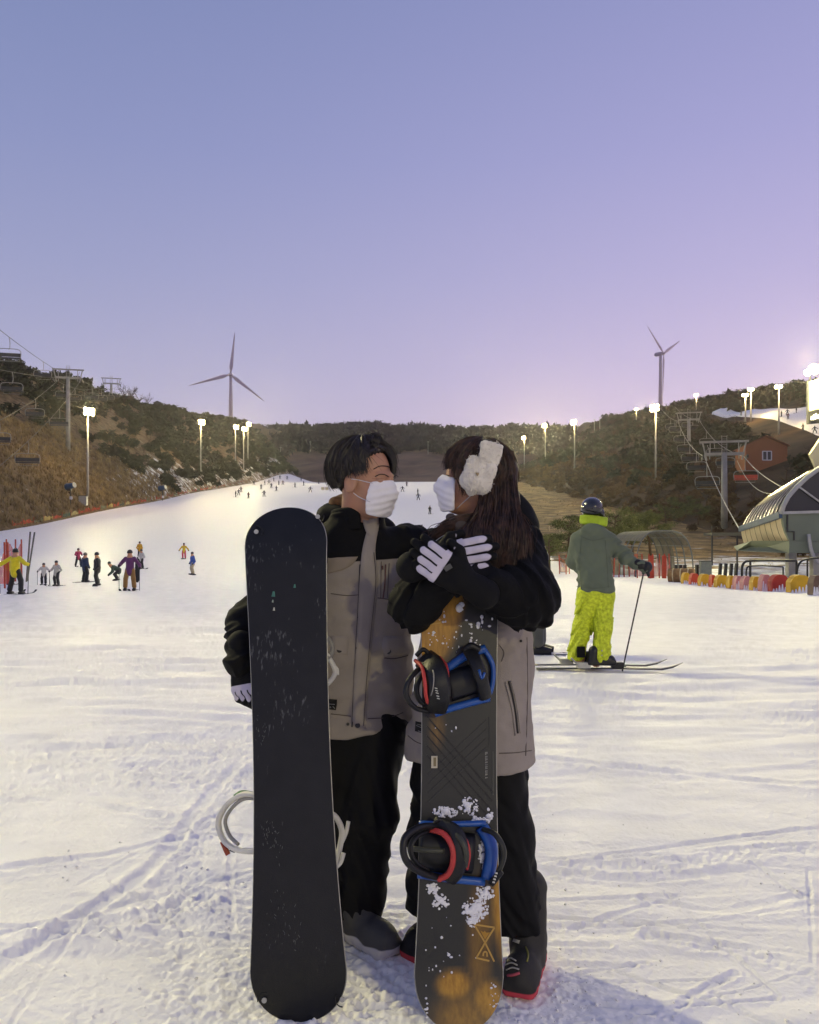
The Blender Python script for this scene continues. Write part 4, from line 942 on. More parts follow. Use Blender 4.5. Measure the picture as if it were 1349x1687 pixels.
for k, (px, d, h, w, lab) in enumerate(((905, 66, 3.6, 1.2, 'broad dark pine left of the skier in the green jacket'), (868, 84, 4.6, 1.2, 'pine just behind the woman with the fluffy headband'), (936, 84, 4.6, 1.2, 'pine behind the shoulder of the skier in green'),
                                         (1008, 80, 5.4, 1.15, 'tall pine right behind the skier in the black helmet'), (1042, 86, 4.8, 1.2, 'thin spreading pine beside the tall pine'), (1072, 84, 5.0, 1.0, 'dense rounded pine above the net tunnel'), (1098, 118, 4.4, 1.2, 'dark pine at the foot of the right hill'), (892, 74, 3.2, 1.2, 'low pine beside the broad dark pine'), (1024, 98, 4.6, 1.2, 'pine seen between the tall pine and the spreading one'), (958, 100, 4.4, 1.2, 'pine half hidden by the black helmet'), (1122, 140, 4.6, 1.3, 'rounded dark pine left of the broad lift tower'), (1150, 128, 3.6, 1.4, 'low dark pine under the hanging chair'))):
    x = (px - CX) / F * d; pine(x, d, float(HField(np.array([x]), np.array([float(d)]))[0]), h, 300 + k, lab, w)
def bare_tree(x, y, z, h, seed, label, group):
    r = np.random.RandomState(seed); t = thing('bare_tree', label, 'bare tree', (x, y, z), group); m = MB()
    m.tube([(0, 0, -.3), (.05 * h, 0, h * .3), (.04 * h, 0, h * .55)], [h * .03, h * .022, h * .012], 6); m.build('trunk', twig_m, t, False)
    m = MB()
    def br(p, d, L, n):
        e = p + d * L; m.tube([p, p.lerp(e, .5) + Vector(r.normal(size=3) * L * .06), e], [L * .035, L * .025, L * .012], 4)
        if n:
            for _ in range(3):
                q = p.lerp(e, r.uniform(.35, 1)); dd = (d + Vector(r.normal(size=3)) * .55 + Vector((0, 0, .15))).normalized(); br(q, dd, L * r.uniform(.45, .7), n - 1)
    for _ in range(7):
        a = r.uniform(0, 6.28); br(Vector((.04 * h, 0, h * r.uniform(.25, .55))), Vector((math.cos(a) * .7, math.sin(a) * .7, 1)).normalized(), h * r.uniform(.3, .45), 3)
    m.build('crown', twig_m, t, False)
for k, (px, py, h) in enumerate(((203, 662, 7), (216, 664, 7.5), (228, 668, 5), (243, 671, 5.5), (210, 668, 5.5))):
    d = ray_ground(px, py, .3, HLft, 240, 420); x = (px - CX) / F * d; bare_tree(x, d, gl(x, d), h, 500 + k, 'leafless tree against the sky on the left ridge by the lift', 'leafless trees on the left ridge')
# ------------------------------------------------------------------ skiers on the slope
skin_m = mat('skin', '#b98868', 0.5, 0.08, 12.0, spec=0.35)
def cloth(col, name=None): return mat(name or 'cloth_' + col.strip('#'), col, 0.8, 0.15, 6.0, bump=0.2, bscale=25.0, sheen=0.2)
def sdf_obj(name, fn, lo, hi, h, m, parent, attrs=None):
    v, f = sdf_mesh(fn, lo, hi, h)
    at = {k: g(v) for k, g in (attrs or {}).items()}
    return obj(name, v, f, m, parent, True, True, at)
def skier(px, py, label, jacket, trousers, hat='#1a1a1c', face=0.0, h=1.7, hands=None, feet=None, gear='ski', poles=True, bend=0.0, group='skiers and boarders on the lower slope', d=None, gf=H, vox=0.028):
    """a person in ski clothes; face: heading (0 = looking at the camera); hands/feet in body units (side, front, up)"""
    if d is None: d = ray_ground(px, py, 0.0, gf, 20, 520)
    x = (px - CX) / F * d; g = float(gf(np.array([x]), np.array([d]))[0])
    t = thing('person', label, 'person', (x, d, g), group); s = h / 1.7
    c, sn = math.cos(face), math.sin(face)
    def T(a): return np.array([x + s * (a[0] * c + a[1] * sn), d + s * (a[0] * sn - a[1] * c), g + s * a[2]])
    hands = hands or ((-.34, .22, .95), (.34, .22, .95)); feet = feet or ((-.13, .02, .07), (.13, .02, .07))
    pel = np.array((0, -.12 * bend, .88 - .18 * bend)); chest = pel + np.array((0, .30 * bend, .40 - .16 * bend)); neck = chest + np.array((0, .14 * bend, .14 - .03 * bend)); hd = neck + np.array((0, .03 + .08 * bend, .16))
    arms = []
    for k, sgn in ((0, -1), (1, 1)):
        S = chest + np.array((sgn * .17, 0, .08)); Hn = np.array(hands[k]); E = (S + Hn) / 2 + np.array((sgn * .09, -.10, -.07)); arms.append((S, E, Hn))
    legs = []
    for k, sgn in ((0, -1), (1, 1)):
        Hp = pel + np.array((sgn * .09, 0, 0)); Ft = np.array(feet[k]) + np.array((0, -.04, .06)); K = (Hp + Ft) / 2 + np.array((sgn * .02, .07 + .12 * bend, .02)); legs.append((Hp, K, Ft))
    lo = T((0, 0, 0)) - np.array((1.0, 1.0, .1)) * s; hi = T((0, 0, 1.9)) + np.array((1.0, 1.0, 0)) * s
    def body(p):
        e = smin(ell(p, T(hd), np.array((.09, .1, .125)) * s), rc(p, T(hd), T(neck), .06 * s, .065 * s), .03)
        e = smin(e, rc(p, T(neck), T(pel), .12 * s, .12 * s), .05)
        for S, E, Hn in arms: e = smin(e, chain(p, [T(S), T(E), T(Hn)], [.045 * s, .04 * s, .045 * s]), .03)
        for Hp, K, Ft in legs: e = smin(e, chain(p, [T(Hp), T(K), T(Ft)], [.08 * s, .06 * s, .045 * s]), .03)
        return e
    sdf_obj('body', body, lo, hi, vox, skin_m, t)
    def jk(p):
        e = chain(p, [T(neck + np.array((0, 0, -.02))), T(chest), T(pel + np.array((0, 0, .05))), T(pel + np.array((0, 0, -.10)))], [.09 * s, .165 * s, .165 * s, .16 * s], .04)
        for S, E, Hn in arms: e = smin(e, chain(p, [T(S), T(E), T(E + (Hn - E) * .82)], [.085 * s, .075 * s, .065 * s]), .04)
        return e + noise3(p, 9) * .008
    def tr(p):
        e = rc(p, T(pel + np.array((-.05, 0, 0))), T(pel + np.array((.05, 0, 0))), .14 * s, .14 * s)
        for Hp, K, Ft in legs: e = smin(e, chain(p, [T(Hp), T(K), T(Ft + np.array((0, 0, .06)))], [.115 * s, .095 * s, .095 * s]), .03)
        return e + noise3(p, 8) * .008
    sdf_obj('jacket', jk, lo, hi, vox, cloth(jacket), t); sdf_obj('trousers', tr, lo, hi, vox, cloth(trousers), t)
    def hat_f(p): return smax(ell(p, T(hd + np.array((0, -.012, .03))), np.array((.115, .125, .13)) * s), (T(hd)[2] - .01) - p[:, 2], .02)
    sdf_obj('helmet', hat_f, lo, hi, vox, mat('helmet_' + hat.strip('#'), hat, 0.35), t)
    for S, E, Hn in arms:
        m = MB(); m.ball(T(Hn), .06 * s, 7, 5); m.build('glove', black_plastic, t, True, True)
    for k, (Hp, K, Ft) in enumerate(legs):
        f0 = np.array(feet[k]); m = MB(); m.tube([T(f0 + np.array((0, -.14, -.01))), T(f0 + np.array((0, .02, .0))), T(f0 + np.array((0, .16, -.02)))], [.065 * s, .075 * s, .055 * s], 7); m.build('boot', black_plastic, t, True, True)
    if gear == 'ski':
        for k in (0, 1):
            f0 = np.array((feet[k][0], feet[k][1], .0)); pts = [T(f0 + np.array((0, q, z))) for q, z in ((-.75, .02), (0, .015), (.7, .02), (.85, .07), (.92, .13))]
            m = MB(); m.tube(pts, .045 * s, 4, True, .25, up=(0, 0, 1)); m.build('ski', dark_steel, t)
    elif gear == 'board':
        f0 = (np.array(feet[0]) + np.array(feet[1])) / 2; ax = np.array(feet[1]) - np.array(feet[0]); ax[2] = 0; ax /= np.linalg.norm(ax); f0[2] = 0
        pts = [T(f0 + ax * q + np.array((0, 0, z))) for q, z in ((-.76, .09), (-.62, .02), (0, .015), (.62, .02), (.76, .09))]
        m = MB(); m.tube(pts, [.09, .14, .125, .14, .09], 8, True, .12, up=(0, 0, 1)); m.build('snowboard', black_plastic, t)
    if poles:
        for k in (0, 1):
            Hn = np.array(hands[k]); e = np.array((Hn[0] * 1.05, Hn[1] + (.1 if k else -.1), 0.02)); m = MB(); m.tube([T(Hn + np.array((0, 0, .08))), T(e)], .012, 5); m.build('pole', dark_steel, t)
    return t
skier(25, 979, 'person in bright yellow jacket and black trousers with arms spread wide', '#d8c81e', '#1b1b20', '#151517', 3.0, 1.72, ((-.52, .05, 1.12), (.62, -.05, 1.08)), ((-.26, .0, .07), (.24, .06, .07)), 'ski', True)
skier(17, 964, 'small person in yellow top and pink trousers behind the yellow jacket', '#cdbb2a', '#b86a78', '#1a1a1c', 2.9, 1.5, poles=False)
skier(72, 964, 'child in white and black snowsuit with poles, left one of two', '#b9b6b0', '#1c1c1f', '#26262a', .3, 1.18, ((-.42, .2, 1.05), (.42, .2, 1.05)))
skier(93, 965, 'child in pale grey snowsuit with poles, beside another child', '#a5a39d', '#222226', '#2a2a2e', -.3, 1.32, ((-.42, .2, .98), (.38, .2, .95)))
skier(129, 934, 'person in pink jacket and black trousers farther up the snow', '#b0395a', '#1c1b22', '#2a1a20', .6, 1.6, ((-.2, .25, 1.05), (.25, .25, 1.1)), ((-.22, -.05, .07), (.2, .12, .07)), 'ski', False)
skier(140, 959, 'person in navy jacket standing beside a boarder dressed all in black', '#26344f', '#191a20', '#6a625a', 2.6, 1.72, ((-.25, .1, .85), (.25, .1, .85)), ((-.16, .0, .07), (.16, .05, .07)), 'ski', True)
skier(160, 965, 'boarder dressed all in black with hood up', '#17171a', '#141416', '#121214', -1.2, 1.75, ((-.2, .15, .85), (.2, .1, .85)), ((-.2, 0, .07), (.16, .05, .07)), 'board', False)
skier(192, 956, 'person in dark green jacket bending down over a board', '#2f4638', '#191a1d', '#23352b', -1.4, 1.55, ((-.1, .55, .35), (.15, .5, .4)), None, 'board', False, 1.15)
skier(214, 973, 'tall person in purple jacket and ochre trousers', '#5f2f5c', '#8a6632', '#2a2620', .1, 1.78, ((-.42, .1, 1.05), (.42, .12, .95)), ((-.2, 0, .07), (.18, .05, .07)), 'ski', True)
skier(230, 918, 'person in yellow jacket behind the white-jacketed boarder', '#cf9d1d', '#2a2620', '#2a2624', 3.1, 1.65, ((-.2, .15, .85), (.22, .1, .85)), None, 'ski', False)
skier(233, 937, 'boarder in white patterned jacket and black trousers', '#b5b2ae', '#17181b', '#3a3632', -.5, 1.6, ((-.38, .1, 1.0), (.3, .15, .9)), None, 'board', False)
skier(303, 921, 'person in yellow top and pink trousers with arms held out', '#cfae24', '#c2485c', '#1d1b1a', .1, 1.62, ((-.5, .1, .9), (.5, .1, .9)), None, 'ski', False)
skier(317, 947, 'boarder in blue jacket and cream trousers', '#2c4f9a', '#a89c7e', '#2a2624', -.9, 1.7, ((-.2, .15, .85), (.25, .1, .82)), ((-.14, 0, .07), (.14, .05, .07)), 'board', False)
skier(695, 884, 'person in ochre jacket skiing between the two heads of the couple', '#b98a24', '#a07a2a', '#2a2420', .2, 1.65, ((-.36, .15, .9), (.36, .15, .9)), ((-.2, 0, .07), (.2, 0, .07)), 'ski', True)
skier(708, 847, 'person in black skiing below the mask of the woman', '#1b1b1f', '#1a1a1e', '#2a2a2c', .6, 1.7, ((-.3, .2, .95), (.3, .2, .95)), ((-.2, 0, .07), (.14, .1, .07)), 'ski', False)
skier(864, 1073, 'skier in dark grey trousers almost hidden behind the woman', '#3a3c40', '#55564f', '#1c1c1e', 1.45, 1.45, ((-.2, .2, .9), (.2, .2, .9)), ((-.1, .22, .08), (.1, .26, .08)), 'ski', False, .55, d=10.15, vox=0.02)
b = P(226, 958, ray_ground(226, 960, 0, H, 20, 200)); m = MB(); g = g0(b.x, b.y); m.tube([(b.x, b.y, g + .02), (b.x, b.y, g + .2), (b.x + .02, b.y, g + 1.25), (b.x + .03, b.y, g + 1.42)], [.06, .14, .14, .05], 8, True, .12, up=(0, 1, 0)); o = m.build('snowboard', black_plastic); tag(o, 'black snowboard standing upright behind the purple jacket', 'snowboard')
# tiny figures high on the slope: one template of each pose
def tiny(jc, tc_, pose, seed):
    m1, m2 = MB(), MB(); r = random.Random(seed); sp = .16 + .1 * pose
    for s in (-1, 1):
        m1.tube([(s * .09, 0, .85), (s * (sp), .08, .45), (s * sp * 1.15, 0, .03)], [.12, .1, .09], 6); m1.beam((s * sp * 1.15, -.7, .03), (s * sp * 1.15, .8, .03), .09, .03)
        m2.tube([(s * .17, 0, 1.36), (s * (.32 + .1 * pose), .02, 1.12), (s * (.36 + .2 * pose), .2, .95)], [.085, .075, .06], 6)
    m2.tube([(0, 0, .78), (0, .02, 1.1), (0, .03, 1.38), (0, .03, 1.45)], [.17, .17, .19, .08], 8); n1 = len(m1.v)
    m1.f_n = len(m1.f); V = m1.v + m2.v; Fc = m1.f + [tuple(i + n1 for i in f) for f in m2.f]; fm = [1] * len(m1.f) + [0] * len(m2.f)
    m3 = MB(); m3.ball((0, .04, 1.58), .13, 8, 6); n2 = len(V); V = V + m3.v; Fc += [tuple(i + n2 for i in f) for f in m3.f]; fm += [2] * len(m3.f)
    me = mesh_from('person', V, Fc); me.polygons.foreach_set('material_index', np.array(fm, np.int32)); return me
tm = [tiny(0, 0, p, p) for p in (0, 1, 2)]
for me in tm:
    for _ in range(3): me.materials.append(None)
pal = ['#1c1c20', '#2a2c38', '#232022', '#5a2630', '#1f1f24', '#303038', '#26303f', '#3a2a2a']
def tiny_at(px, py, k, label, group, gf, col=None):
    d = ray_ground(px, py, 0, gf, 100, 470); x = (px - CX) / F * d
    o = bpy.data.objects.new('person', tm[k % 3]); COL.objects.link(o); o.location = (x, d, float(gf(np.array([x]), np.array([d]))[0]) + (.9 if gf is HRgt else 0)); o.rotation_euler = (0, 0, (k * 1.3) % 3 - 1.5)
    for s, c in enumerate((col or pal[k % len(pal)], '#18181b', '#1c1a1a')):
        o.material_slots[s].link = 'OBJECT'; o.material_slots[s].material = cloth(c)
    tag(o, label, 'person', group)
far_px = [(388, 819), (393, 816), (397, 811), (409, 821), (435, 818), (455, 809), (424, 788), (436, 799), (443, 798), (451, 793), (461, 789), (466, 799), (459, 799), (473, 790), (500, 800), (496, 792), (525, 797), (511, 811), (540, 798), (546, 798), (663, 810), (688, 815), (689, 824), (486, 803), (430, 806), (447, 804), (418, 799), (670, 801)]
for k, (px, py) in enumerate(far_px): tiny_at(px, py, k, 'tiny skier far up the floodlit slope', 'tiny skiers far up the main slope', H)
for k, (px, py) in enumerate(((1287, 692), (1297, 689), (1312, 686), (1298, 696), (1323, 716), (1342, 721), (1221, 689), (1332, 690))): tiny_at(px, py, k, 'tiny skier on the hillside run above the orange house', 'tiny skiers on the hillside run', HRgt)
# ------------------------------------------------------------------ snowboards
class Board:
    def __init__(s, bot, top, side_tilt=0.0, yaw=0.0):
        s.b = Vector(bot); s.t = Vector(top); s.L = (s.t - s.b).length; s.u = (s.t - s.b).normalized()
        sd = Vector((math.cos(yaw), math.sin(yaw), 0)); s.n = sd.cross(s.u).normalized()        # towards the camera
        if s.n.y > 0: s.n = -s.n
        s.v = s.u.cross(s.n).normalized()
        if s.v.x < 0: s.v = -s.v
    def at(s, u, v, w=0.0): return s.b + s.u * u + s.v * v + s.n * w
    def px(s, px, py, w=0.0):
        """the point w above the board's face that is seen at a photo pixel"""
        d = Vector(((px - CX) / F, 1.0, (HY - py) / F)); o = Vector((0, 0, CH)); q = s.b + s.n * w
        return o + d * ((q - o).dot(s.n) / d.dot(s.n))
    def uv(s, p): q = Vector(p) - s.b; return q.dot(s.u), q.dot(s.v)
def board_mesh(B, wt, ww, wn, kick, n=110, nv=24, nose=.17, tail=.15, thick=.009):
    """outline with side-cut and round ends; kick > 0 turns the ends away from the camera"""
    L = B.L; us = np.concatenate([tail * (1 - np.cos(np.linspace(0, math.pi / 2, 22)))[:-1], np.linspace(tail, L - nose, n - 42)[:-1], L - nose + nose * np.sin(np.linspace(0, math.pi / 2, 22))])
    hw = []
    for u in us:
        m = (u - tail) / (L - nose - tail); m = min(max(m, 0), 1); base = (wt * (1 - m) + wn * m) / 2; base = base - (base - ww / 2) * math.sin(m * math.pi) ** 0.9
        if u < tail: base *= math.sqrt(max(0, 1 - ((tail - u) / tail) ** 2.3)) 
        if u > L - nose: base *= math.sqrt(max(0, 1 - ((u - L + nose) / nose) ** 2.3))
        hw.append(max(base, .004))
    def bend(u): return -kick * (max(0, (.2 - u) / .2) ** 2 + max(0, (u - L + .22) / .22) ** 2)
    V, N = [], len(us)
    for w0 in (0.0, -thick):
        for u, h in zip(us, hw):
            for k in range(nv + 1): V.append(B.at(u, h * (2 * k / nv - 1), w0 + bend(u)))
    S = nv + 1; fr, bk = [], []
    for i in range(N - 1):
        for k in range(nv):
            a = i * S + k; fr.append((a, a + 1, a + S + 1, a + S)); o = N * S; bk.append((o + a, o + a + S, o + a + S + 1, o + a + 1))
    rim = []
    o = N * S
    for i in range(N - 1):
        rim += [(i * S, (i + 1) * S, o + (i + 1) * S, o + i * S), (i * S + nv, o + i * S + nv, o + (i + 1) * S + nv, (i + 1) * S + nv)]
    for k in range(nv): rim += [(k, o + k, o + k + 1, k + 1), ((N - 1) * S + k, (N - 1) * S + k + 1, o + (N - 1) * S + k + 1, o + (N - 1) * S + k)]
    edge = [B.at(u, h + .0005, -thick * .5 + bend(u)) for u, h in zip(us, hw)] + [B.at(u, -h - .0005, -thick * .5 + bend(u)) for u, h in reversed(list(zip(us, hw)))]
    return V, fr, bk, rim, edge, bend
steel_edge = mat('steel_edge', '#a8a69c', 0.35, 0.2, 20.0, metal=0.7)
white_pl = mat('white_plastic', '#c9c6bd', 0.45, 0.1, 10.0); grey_pl = mat('grey_plastic', '#8d8a82', 0.4, 0.1, 10.0)
snow_clump_m = mat('caked_snow', (0.8, 0.79, 0.8), 0.7, 0.05, 30.0, bump=.4, bscale=120)

# the man's board: worn black base towards the camera
MBd = Board(P(493.5, 1692, 2.325), P(468, 832, 2.65), yaw=-0.04)
bm = thing('snowboard', 'black snowboard base up, standing in front of the man', 'snowboard', MBd.b, 'snowboards of the couple')
V, fr, bk, rim, edge, bend = board_mesh(MBd, .276, .232, .262, .035, nose=.13, tail=.15)
base_m = mat('worn_black_base', '#121213', 0.40, 0.25, 14.0, bump=.1, bscale=300, spec=.35)
t_ = base_m.node_tree; b_ = t_.nodes['Principled BSDF']; src = b_.inputs['Base Color'].links[0].from_socket
co = t_.nodes.new('ShaderNodeTexCoord'); mp = t_.nodes.new('ShaderNodeMapping'); mp.inputs['Scale'].default_value = (60, 60, 9); t_.links.new(co.outputs['Object'], mp.inputs[0])
n1 = t_.nodes.new('ShaderNodeTexNoise'); n1.inputs['Scale'].default_value = 2.2; n1.inputs['Detail'].default_value = 8; t_.links.new(mp.outputs[0], n1.inputs['Vector'])
n2 = t_.nodes.new('ShaderNodeTexNoise'); n2.inputs['Scale'].default_value = 4.0; n2.inputs['Detail'].default_value = 2; t_.links.new(co.outputs['Object'], n2.inputs['Vector'])
mu = t_.nodes.new('ShaderNodeMath'); mu.operation = 'MULTIPLY'; t_.links.new(n1.outputs['Fac'], mu.inputs[0]); t_.links.new(n2.outputs['Fac'], mu.inputs[1])
mr2 = t_.nodes.new('ShaderNodeMapRange'); mr2.inputs[1].default_value = .365; mr2.inputs[2].default_value = .46; t_.links.new(mu.outputs[0], mr2.inputs[0])
xx = t_.nodes.new('ShaderNodeMix'); xx.data_type = 'RGBA'; t_.links.new(mr2.outputs[0], xx.inputs[0]); t_.links.new(src, xx.inputs[6]); xx.inputs[7].default_value = (.10, .10, .10, 1); t_.links.new(xx.outputs[2], b_.inputs['Base Color'])
obj('base', V, fr, base_m, bm, smooth=True); obj('topsheet', V, bk, mat('topsheet_grey', '#3a3b3d', .4), bm, smooth=True); obj('sidewall', V, rim, black_plastic, bm)
m = MB(); m.tube(edge, .0022, 5); m.build('edge', steel_edge, bm, True, True)
for px, py, an in ((522, 849, -.9), (421, 875, .6), (434, 1650, 2.2), (563, 1649, 3.6)):
    c = MBd.px(px, py, .0); u, v = MBd.uv(c); c = MBd.at(u, v, bend(u) + .003); m = MB(); m.tube([c, c + MBd.n * .004], .0075, 10); sc_ = m.build('tip_screw', galv, bm, True)
    m = MB(); arc = [c + MBd.v * (.02 * math.cos(an + q)) + MBd.u * (.02 * math.sin(an + q)) for q in np.linspace(-1.1, 1.1, 8)]; m.tube(arc, .003, 5, True, .6); m.build('clip', black_plastic, bm)
for px, py, r, c in ((450, 978, .006, '#3f6f62'), (485, 965, .004, '#3f6f62'), (449, 990, .003, '#8f9a8c'), (451, 1003, .0035, '#b9b8a8')):
    c0 = MBd.px(px, py, .0015); m = MB(); m.tube([c0 - MBd.u * r * 1.6, c0 + MBd.u * r * 1.2 + MBd.v * r * .3], [r, r * .5], 6, True, .2, up=MBd.n); m.build('paint_chip', mat('chip_' + c.strip('#'), c, .6), bm)
rs_ = random.Random(9); m = MB()
for k in range(90):     # scuffs scraped into the base
    cx0, cy0, sxx, syy = rs_.choice(((440, 1370, 14, 22), (450, 1390, 12, 26), (470, 1500, 26, 40), (430, 1210, 10, 16), (480, 1540, 30, 30))); c0 = MBd.px(rs_.gauss(cx0, sxx * .6), rs_.gauss(cy0, syy * .6), .0006); dv = (MBd.u * rs_.uniform(.5, 1) + MBd.v * rs_.gauss(0, .35)).normalized() * rs_.uniform(.002, .009); m.beam(c0, c0 + dv, rs_.uniform(.0006, .0014), .0006, up=MBd.n)
o = m.build('base_scuff', mat('scuff', '#5c5c5a', .7), bm); o['kind'] = 'stuff'
def strap(B, pts, w, th, name, m_, par, n=6):
    """flat strap through (px, py, height above the board) points"""
    mm = MB(); p = spline([B.px(a, b, c) for a, b, c in pts], n); mm.tube([Vector(q) for q in p], w, 8, True, th / w, up=B.n); return mm.build(name, m_, par, True, True)
def tubeb(B, pts, r, name, m_, par, n=6, flat=1.0):
    mm = MB(); p = spline([B.px(a, b, c) for a, b, c in pts], n); mm.tube([Vector(q) for q in p], r, 8, True, flat); return mm.build(name, m_, par, True, True)
# bindings on its far side: curved high-backs and straps show past the edges
bd1 = tubeb(MBd, [(425, 1310, -.03), (400, 1309, -.07), (375, 1325, -.11), (360, 1352, -.13), (366, 1380, -.12), (383, 1397, -.09), (405, 1402, -.06), (425, 1402, -.03)], .011, 'highback', white_pl, bm, 6, .8)
tubeb(MBd, [(425, 1316, -.03), (402, 1316, -.07), (383, 1330, -.10), (371, 1352, -.12), (378, 1376, -.11), (392, 1391, -.08)], .006, 'highback_rim', grey_pl, bm)
tubeb(MBd, [(386, 1312, -.09), (398, 1305, -.09), (416, 1307, -.08)], .006, 'buckle', mat('green_tab', '#4d7a4a', .5), bm)
tubeb(MBd, [(366, 1386, -.12), (372, 1400, -.12), (376, 1408, -.12)], .008, 'ratchet', mat('rust_tab', '#8a3b26', .5), bm); tubeb(MBd, [(380, 1397, -.11), (388, 1400, -.11)], .010, 'ratchet_knob', black_plastic, bm)
tubeb(MBd, [(540, 1340, -.03), (553, 1346, -.06), (563, 1368, -.10), (560, 1395, -.10), (553, 1420, -.07), (545, 1435, -.03)], .009, 'ankle_strap', white_pl, bm)
tubeb(MBd, [(560, 1395, -.10), (570, 1372, -.11), (574, 1353, -.11)], .006, 'strap_tongue', white_pl, bm); tubeb(MBd, [(548, 1432, -.05), (560, 1422, -.07), (566, 1405, -.08)], .007, 'toe_strap', white_pl, bm)
tubeb(MBd, [(528, 1050, -.03), (541, 1052, -.07), (548, 1068, -.09), (543, 1082, -.08), (530, 1082, -.04)], .007, 'buckle_frame', grey_pl, bm)
tubeb(MBd, [(530, 1072, -.04), (542, 1084, -.08), (552, 1105, -.10), (546, 1120, -.08), (532, 1132, -.03)], .008, 'ankle_strap', white_pl, bm); tubeb(MBd, [(545, 1092, -.09), (555, 1102, -.10), (556, 1112, -.10)], .005, 'strap_tongue', white_pl, bm)
for u0 in (.40, 1.02):
    m = MB(); c = MBd.at(u0, 0, -.03); rot = Matrix((MBd.v, MBd.u, MBd.n)).transposed(); m.box(c, (.085, .055, .012), rot); m.build('baseplate', grey_pl, bm)

# the woman's board: printed topsheet and bindings towards the camera
WB = Board(P(756, 1694, 2.32), P(757, 879, 2.565), yaw=0.05)
bw = thing('snowboard', 'black and mustard snowboard with blue bindings, standing before the woman', 'snowboard', WB.b, 'snowboards of the couple')
V, fr, bk, rim, edge, bendw = board_mesh(WB, .252, .222, .24, -.03, nose=.15, tail=.15)
Va = np.array(V); uu = (Va - np.array(WB.b)) @ np.array(WB.u); vv = (Va - np.array(WB.b)) @ np.array(WB.v)
def blob(px, py, rx, ry, soft, rot=0.0):
    u0, v0 = WB.uv(WB.px(px, py)); du, dv = uu - u0, vv - v0; a = dv * math.cos(rot) + du * math.sin(rot); b = -dv * math.sin(rot) + du * math.cos(rot)
    return 1 - sstep(np.sqrt((a / rx) ** 2 + (b / ry) ** 2), 1 - soft, 1 + soft)
wob = noise3(Va, 14) * .25
mu_ = np.clip(np.maximum.reduce([blob(712, 1040, .065, .17, .35, -.35), blob(832, 1480, .035, .15, .4), blob(748, 1622, .045, .033, .5), blob(806, 1646, .04, .05, .5, .5), .55 * blob(765, 1680, .08, .07, .6), .45 * blob(790, 1560, .03, .16, .6), .25 * blob(720, 1200, .02, .05, .7)]) * (1 + wob), 0, 1)
top_m = mat('printed_topsheet', '#1b1c1a', .38, 0, bump=.05, bscale=200, spec=.45); t_ = top_m.node_tree; b_ = t_.nodes['Principled BSDF']
at_ = t_.nodes.new('ShaderNodeAttribute'); at_.attribute_name = 'mustard'; xx = t_.nodes.new('ShaderNodeMix'); xx.data_type = 'RGBA'; t_.links.new(at_.outputs['Fac'], xx.inputs[0])
nz = t_.nodes.new('ShaderNodeTexNoise'); nz.inputs['Scale'].default_value = 25; nz.inputs['Detail'].default_value = 6; rr2 = t_.nodes.new('ShaderNodeValToRGB'); t_.links.new(nz.outputs['Fac'], rr2.inputs[0])
rr2.color_ramp.elements[0].color = lin('#8f6416'); rr2.color_ramp.elements[1].color = lin('#b9892a'); rr2.color_ramp.elements[0].position = .3; rr2.color_ramp.elements[1].position = .7
xx.inputs[6].default_value = lin('#1d1e1c'); t_.links.new(rr2.outputs[0], xx.inputs[7]); t_.links.new(xx.outputs[2], b_.inputs['Base Color'])
obj('topsheet', V, fr, top_m, bw, smooth=True, attrs={'mustard': mu_}); obj('base', V, bk, black_plastic, bw, smooth=True); obj('sidewall', V, rim, black_plastic, bw)
m = MB(); m.tube(edge, .0022, 5); m.build('edge', steel_edge, bw, True, True)
def line_on(pts, w, name, m_, h=.0025, par=None):
    mm = MB()
    for a, b in zip(pts[:-1], pts[1:]): mm.beam(WB.px(*a, h * .5), WB.px(*b, h * .5), w, h, up=WB.n)
    return mm.build(name, m_, par or bw)
emb = mat('embossed_line', '#0d0d0e', .35)
emb2 = mat('embossed_rib', '#2c2d2a', .3)
for k in range(5): line_on([(703 + 0, 1180 + k * 16), (813 - k * 2, 1306 + k * 14)], .0035, 'embossed_groove', emb)
for k in range(4): line_on([(802, 1186 + k * 15), (706, 1276 + k * 15)], .003, 'embossed_rib', emb2)
line_on([(806, 1180), (806, 1230)], .0015, 'embossed_rib', emb2); line_on([(812, 1238), (812, 1310)], .0018, 'print_line', mat('print_grey', '#5a5a52', .5))
gold = mat('gold_print', '#b58f45', .45)
line_on([(781, 1523), (814.5, 1528), (799, 1553), (781, 1523)], .0045, 'hourglass_emblem', gold); line_on([(799, 1553), (784.5, 1578), (806, 1583)], .0045, 'hourglass_emblem', gold); line_on([(799, 1553), (814, 1584)], .0045, 'hourglass_emblem', gold)
def flat_on(poly, name, m_, h=.002): mm = MB(); mm.prism([WB.px(a, b, h) for a, b in poly], -WB.n * (h + .001)); return mm.build(name, m_, bw)
flat_on([(791, 1533), (796.5, 1536), (798.5, 1533.5), (801, 1536.5), (807, 1536.5), (799, 1548)], 'emblem_flame', mat('gold_flame', '#a87c28', .45))
line_on([(796, 1575), (796, 1570), (798.5, 1567.5), (802, 1569), (802.5, 1576)], .004, 'emblem_keyhole', gold)
line_on([(706, 1030), (718, 1004), (727, 1026), (706, 1029)], .003, 'triangle_print', gold); line_on([(714, 1006), (735, 978)], .003, 'triangle_print', gold)
flat_on([(710.5, 1245.5), (720.5, 1245.5), (720.5, 1265.5), (710.5, 1265.5)], 'sticker', mat('sticker_cream', '#b5ad98', .6), .0045); flat_on([(714, 1248), (718.5, 1248), (718.5, 1262.5), (714, 1262.5)], 'sticker_print', mat('sticker_brown', '#766a4c', .6), .0055)
pr = mat('pale_print', '#8c8a82', .5); yy = 1238.5
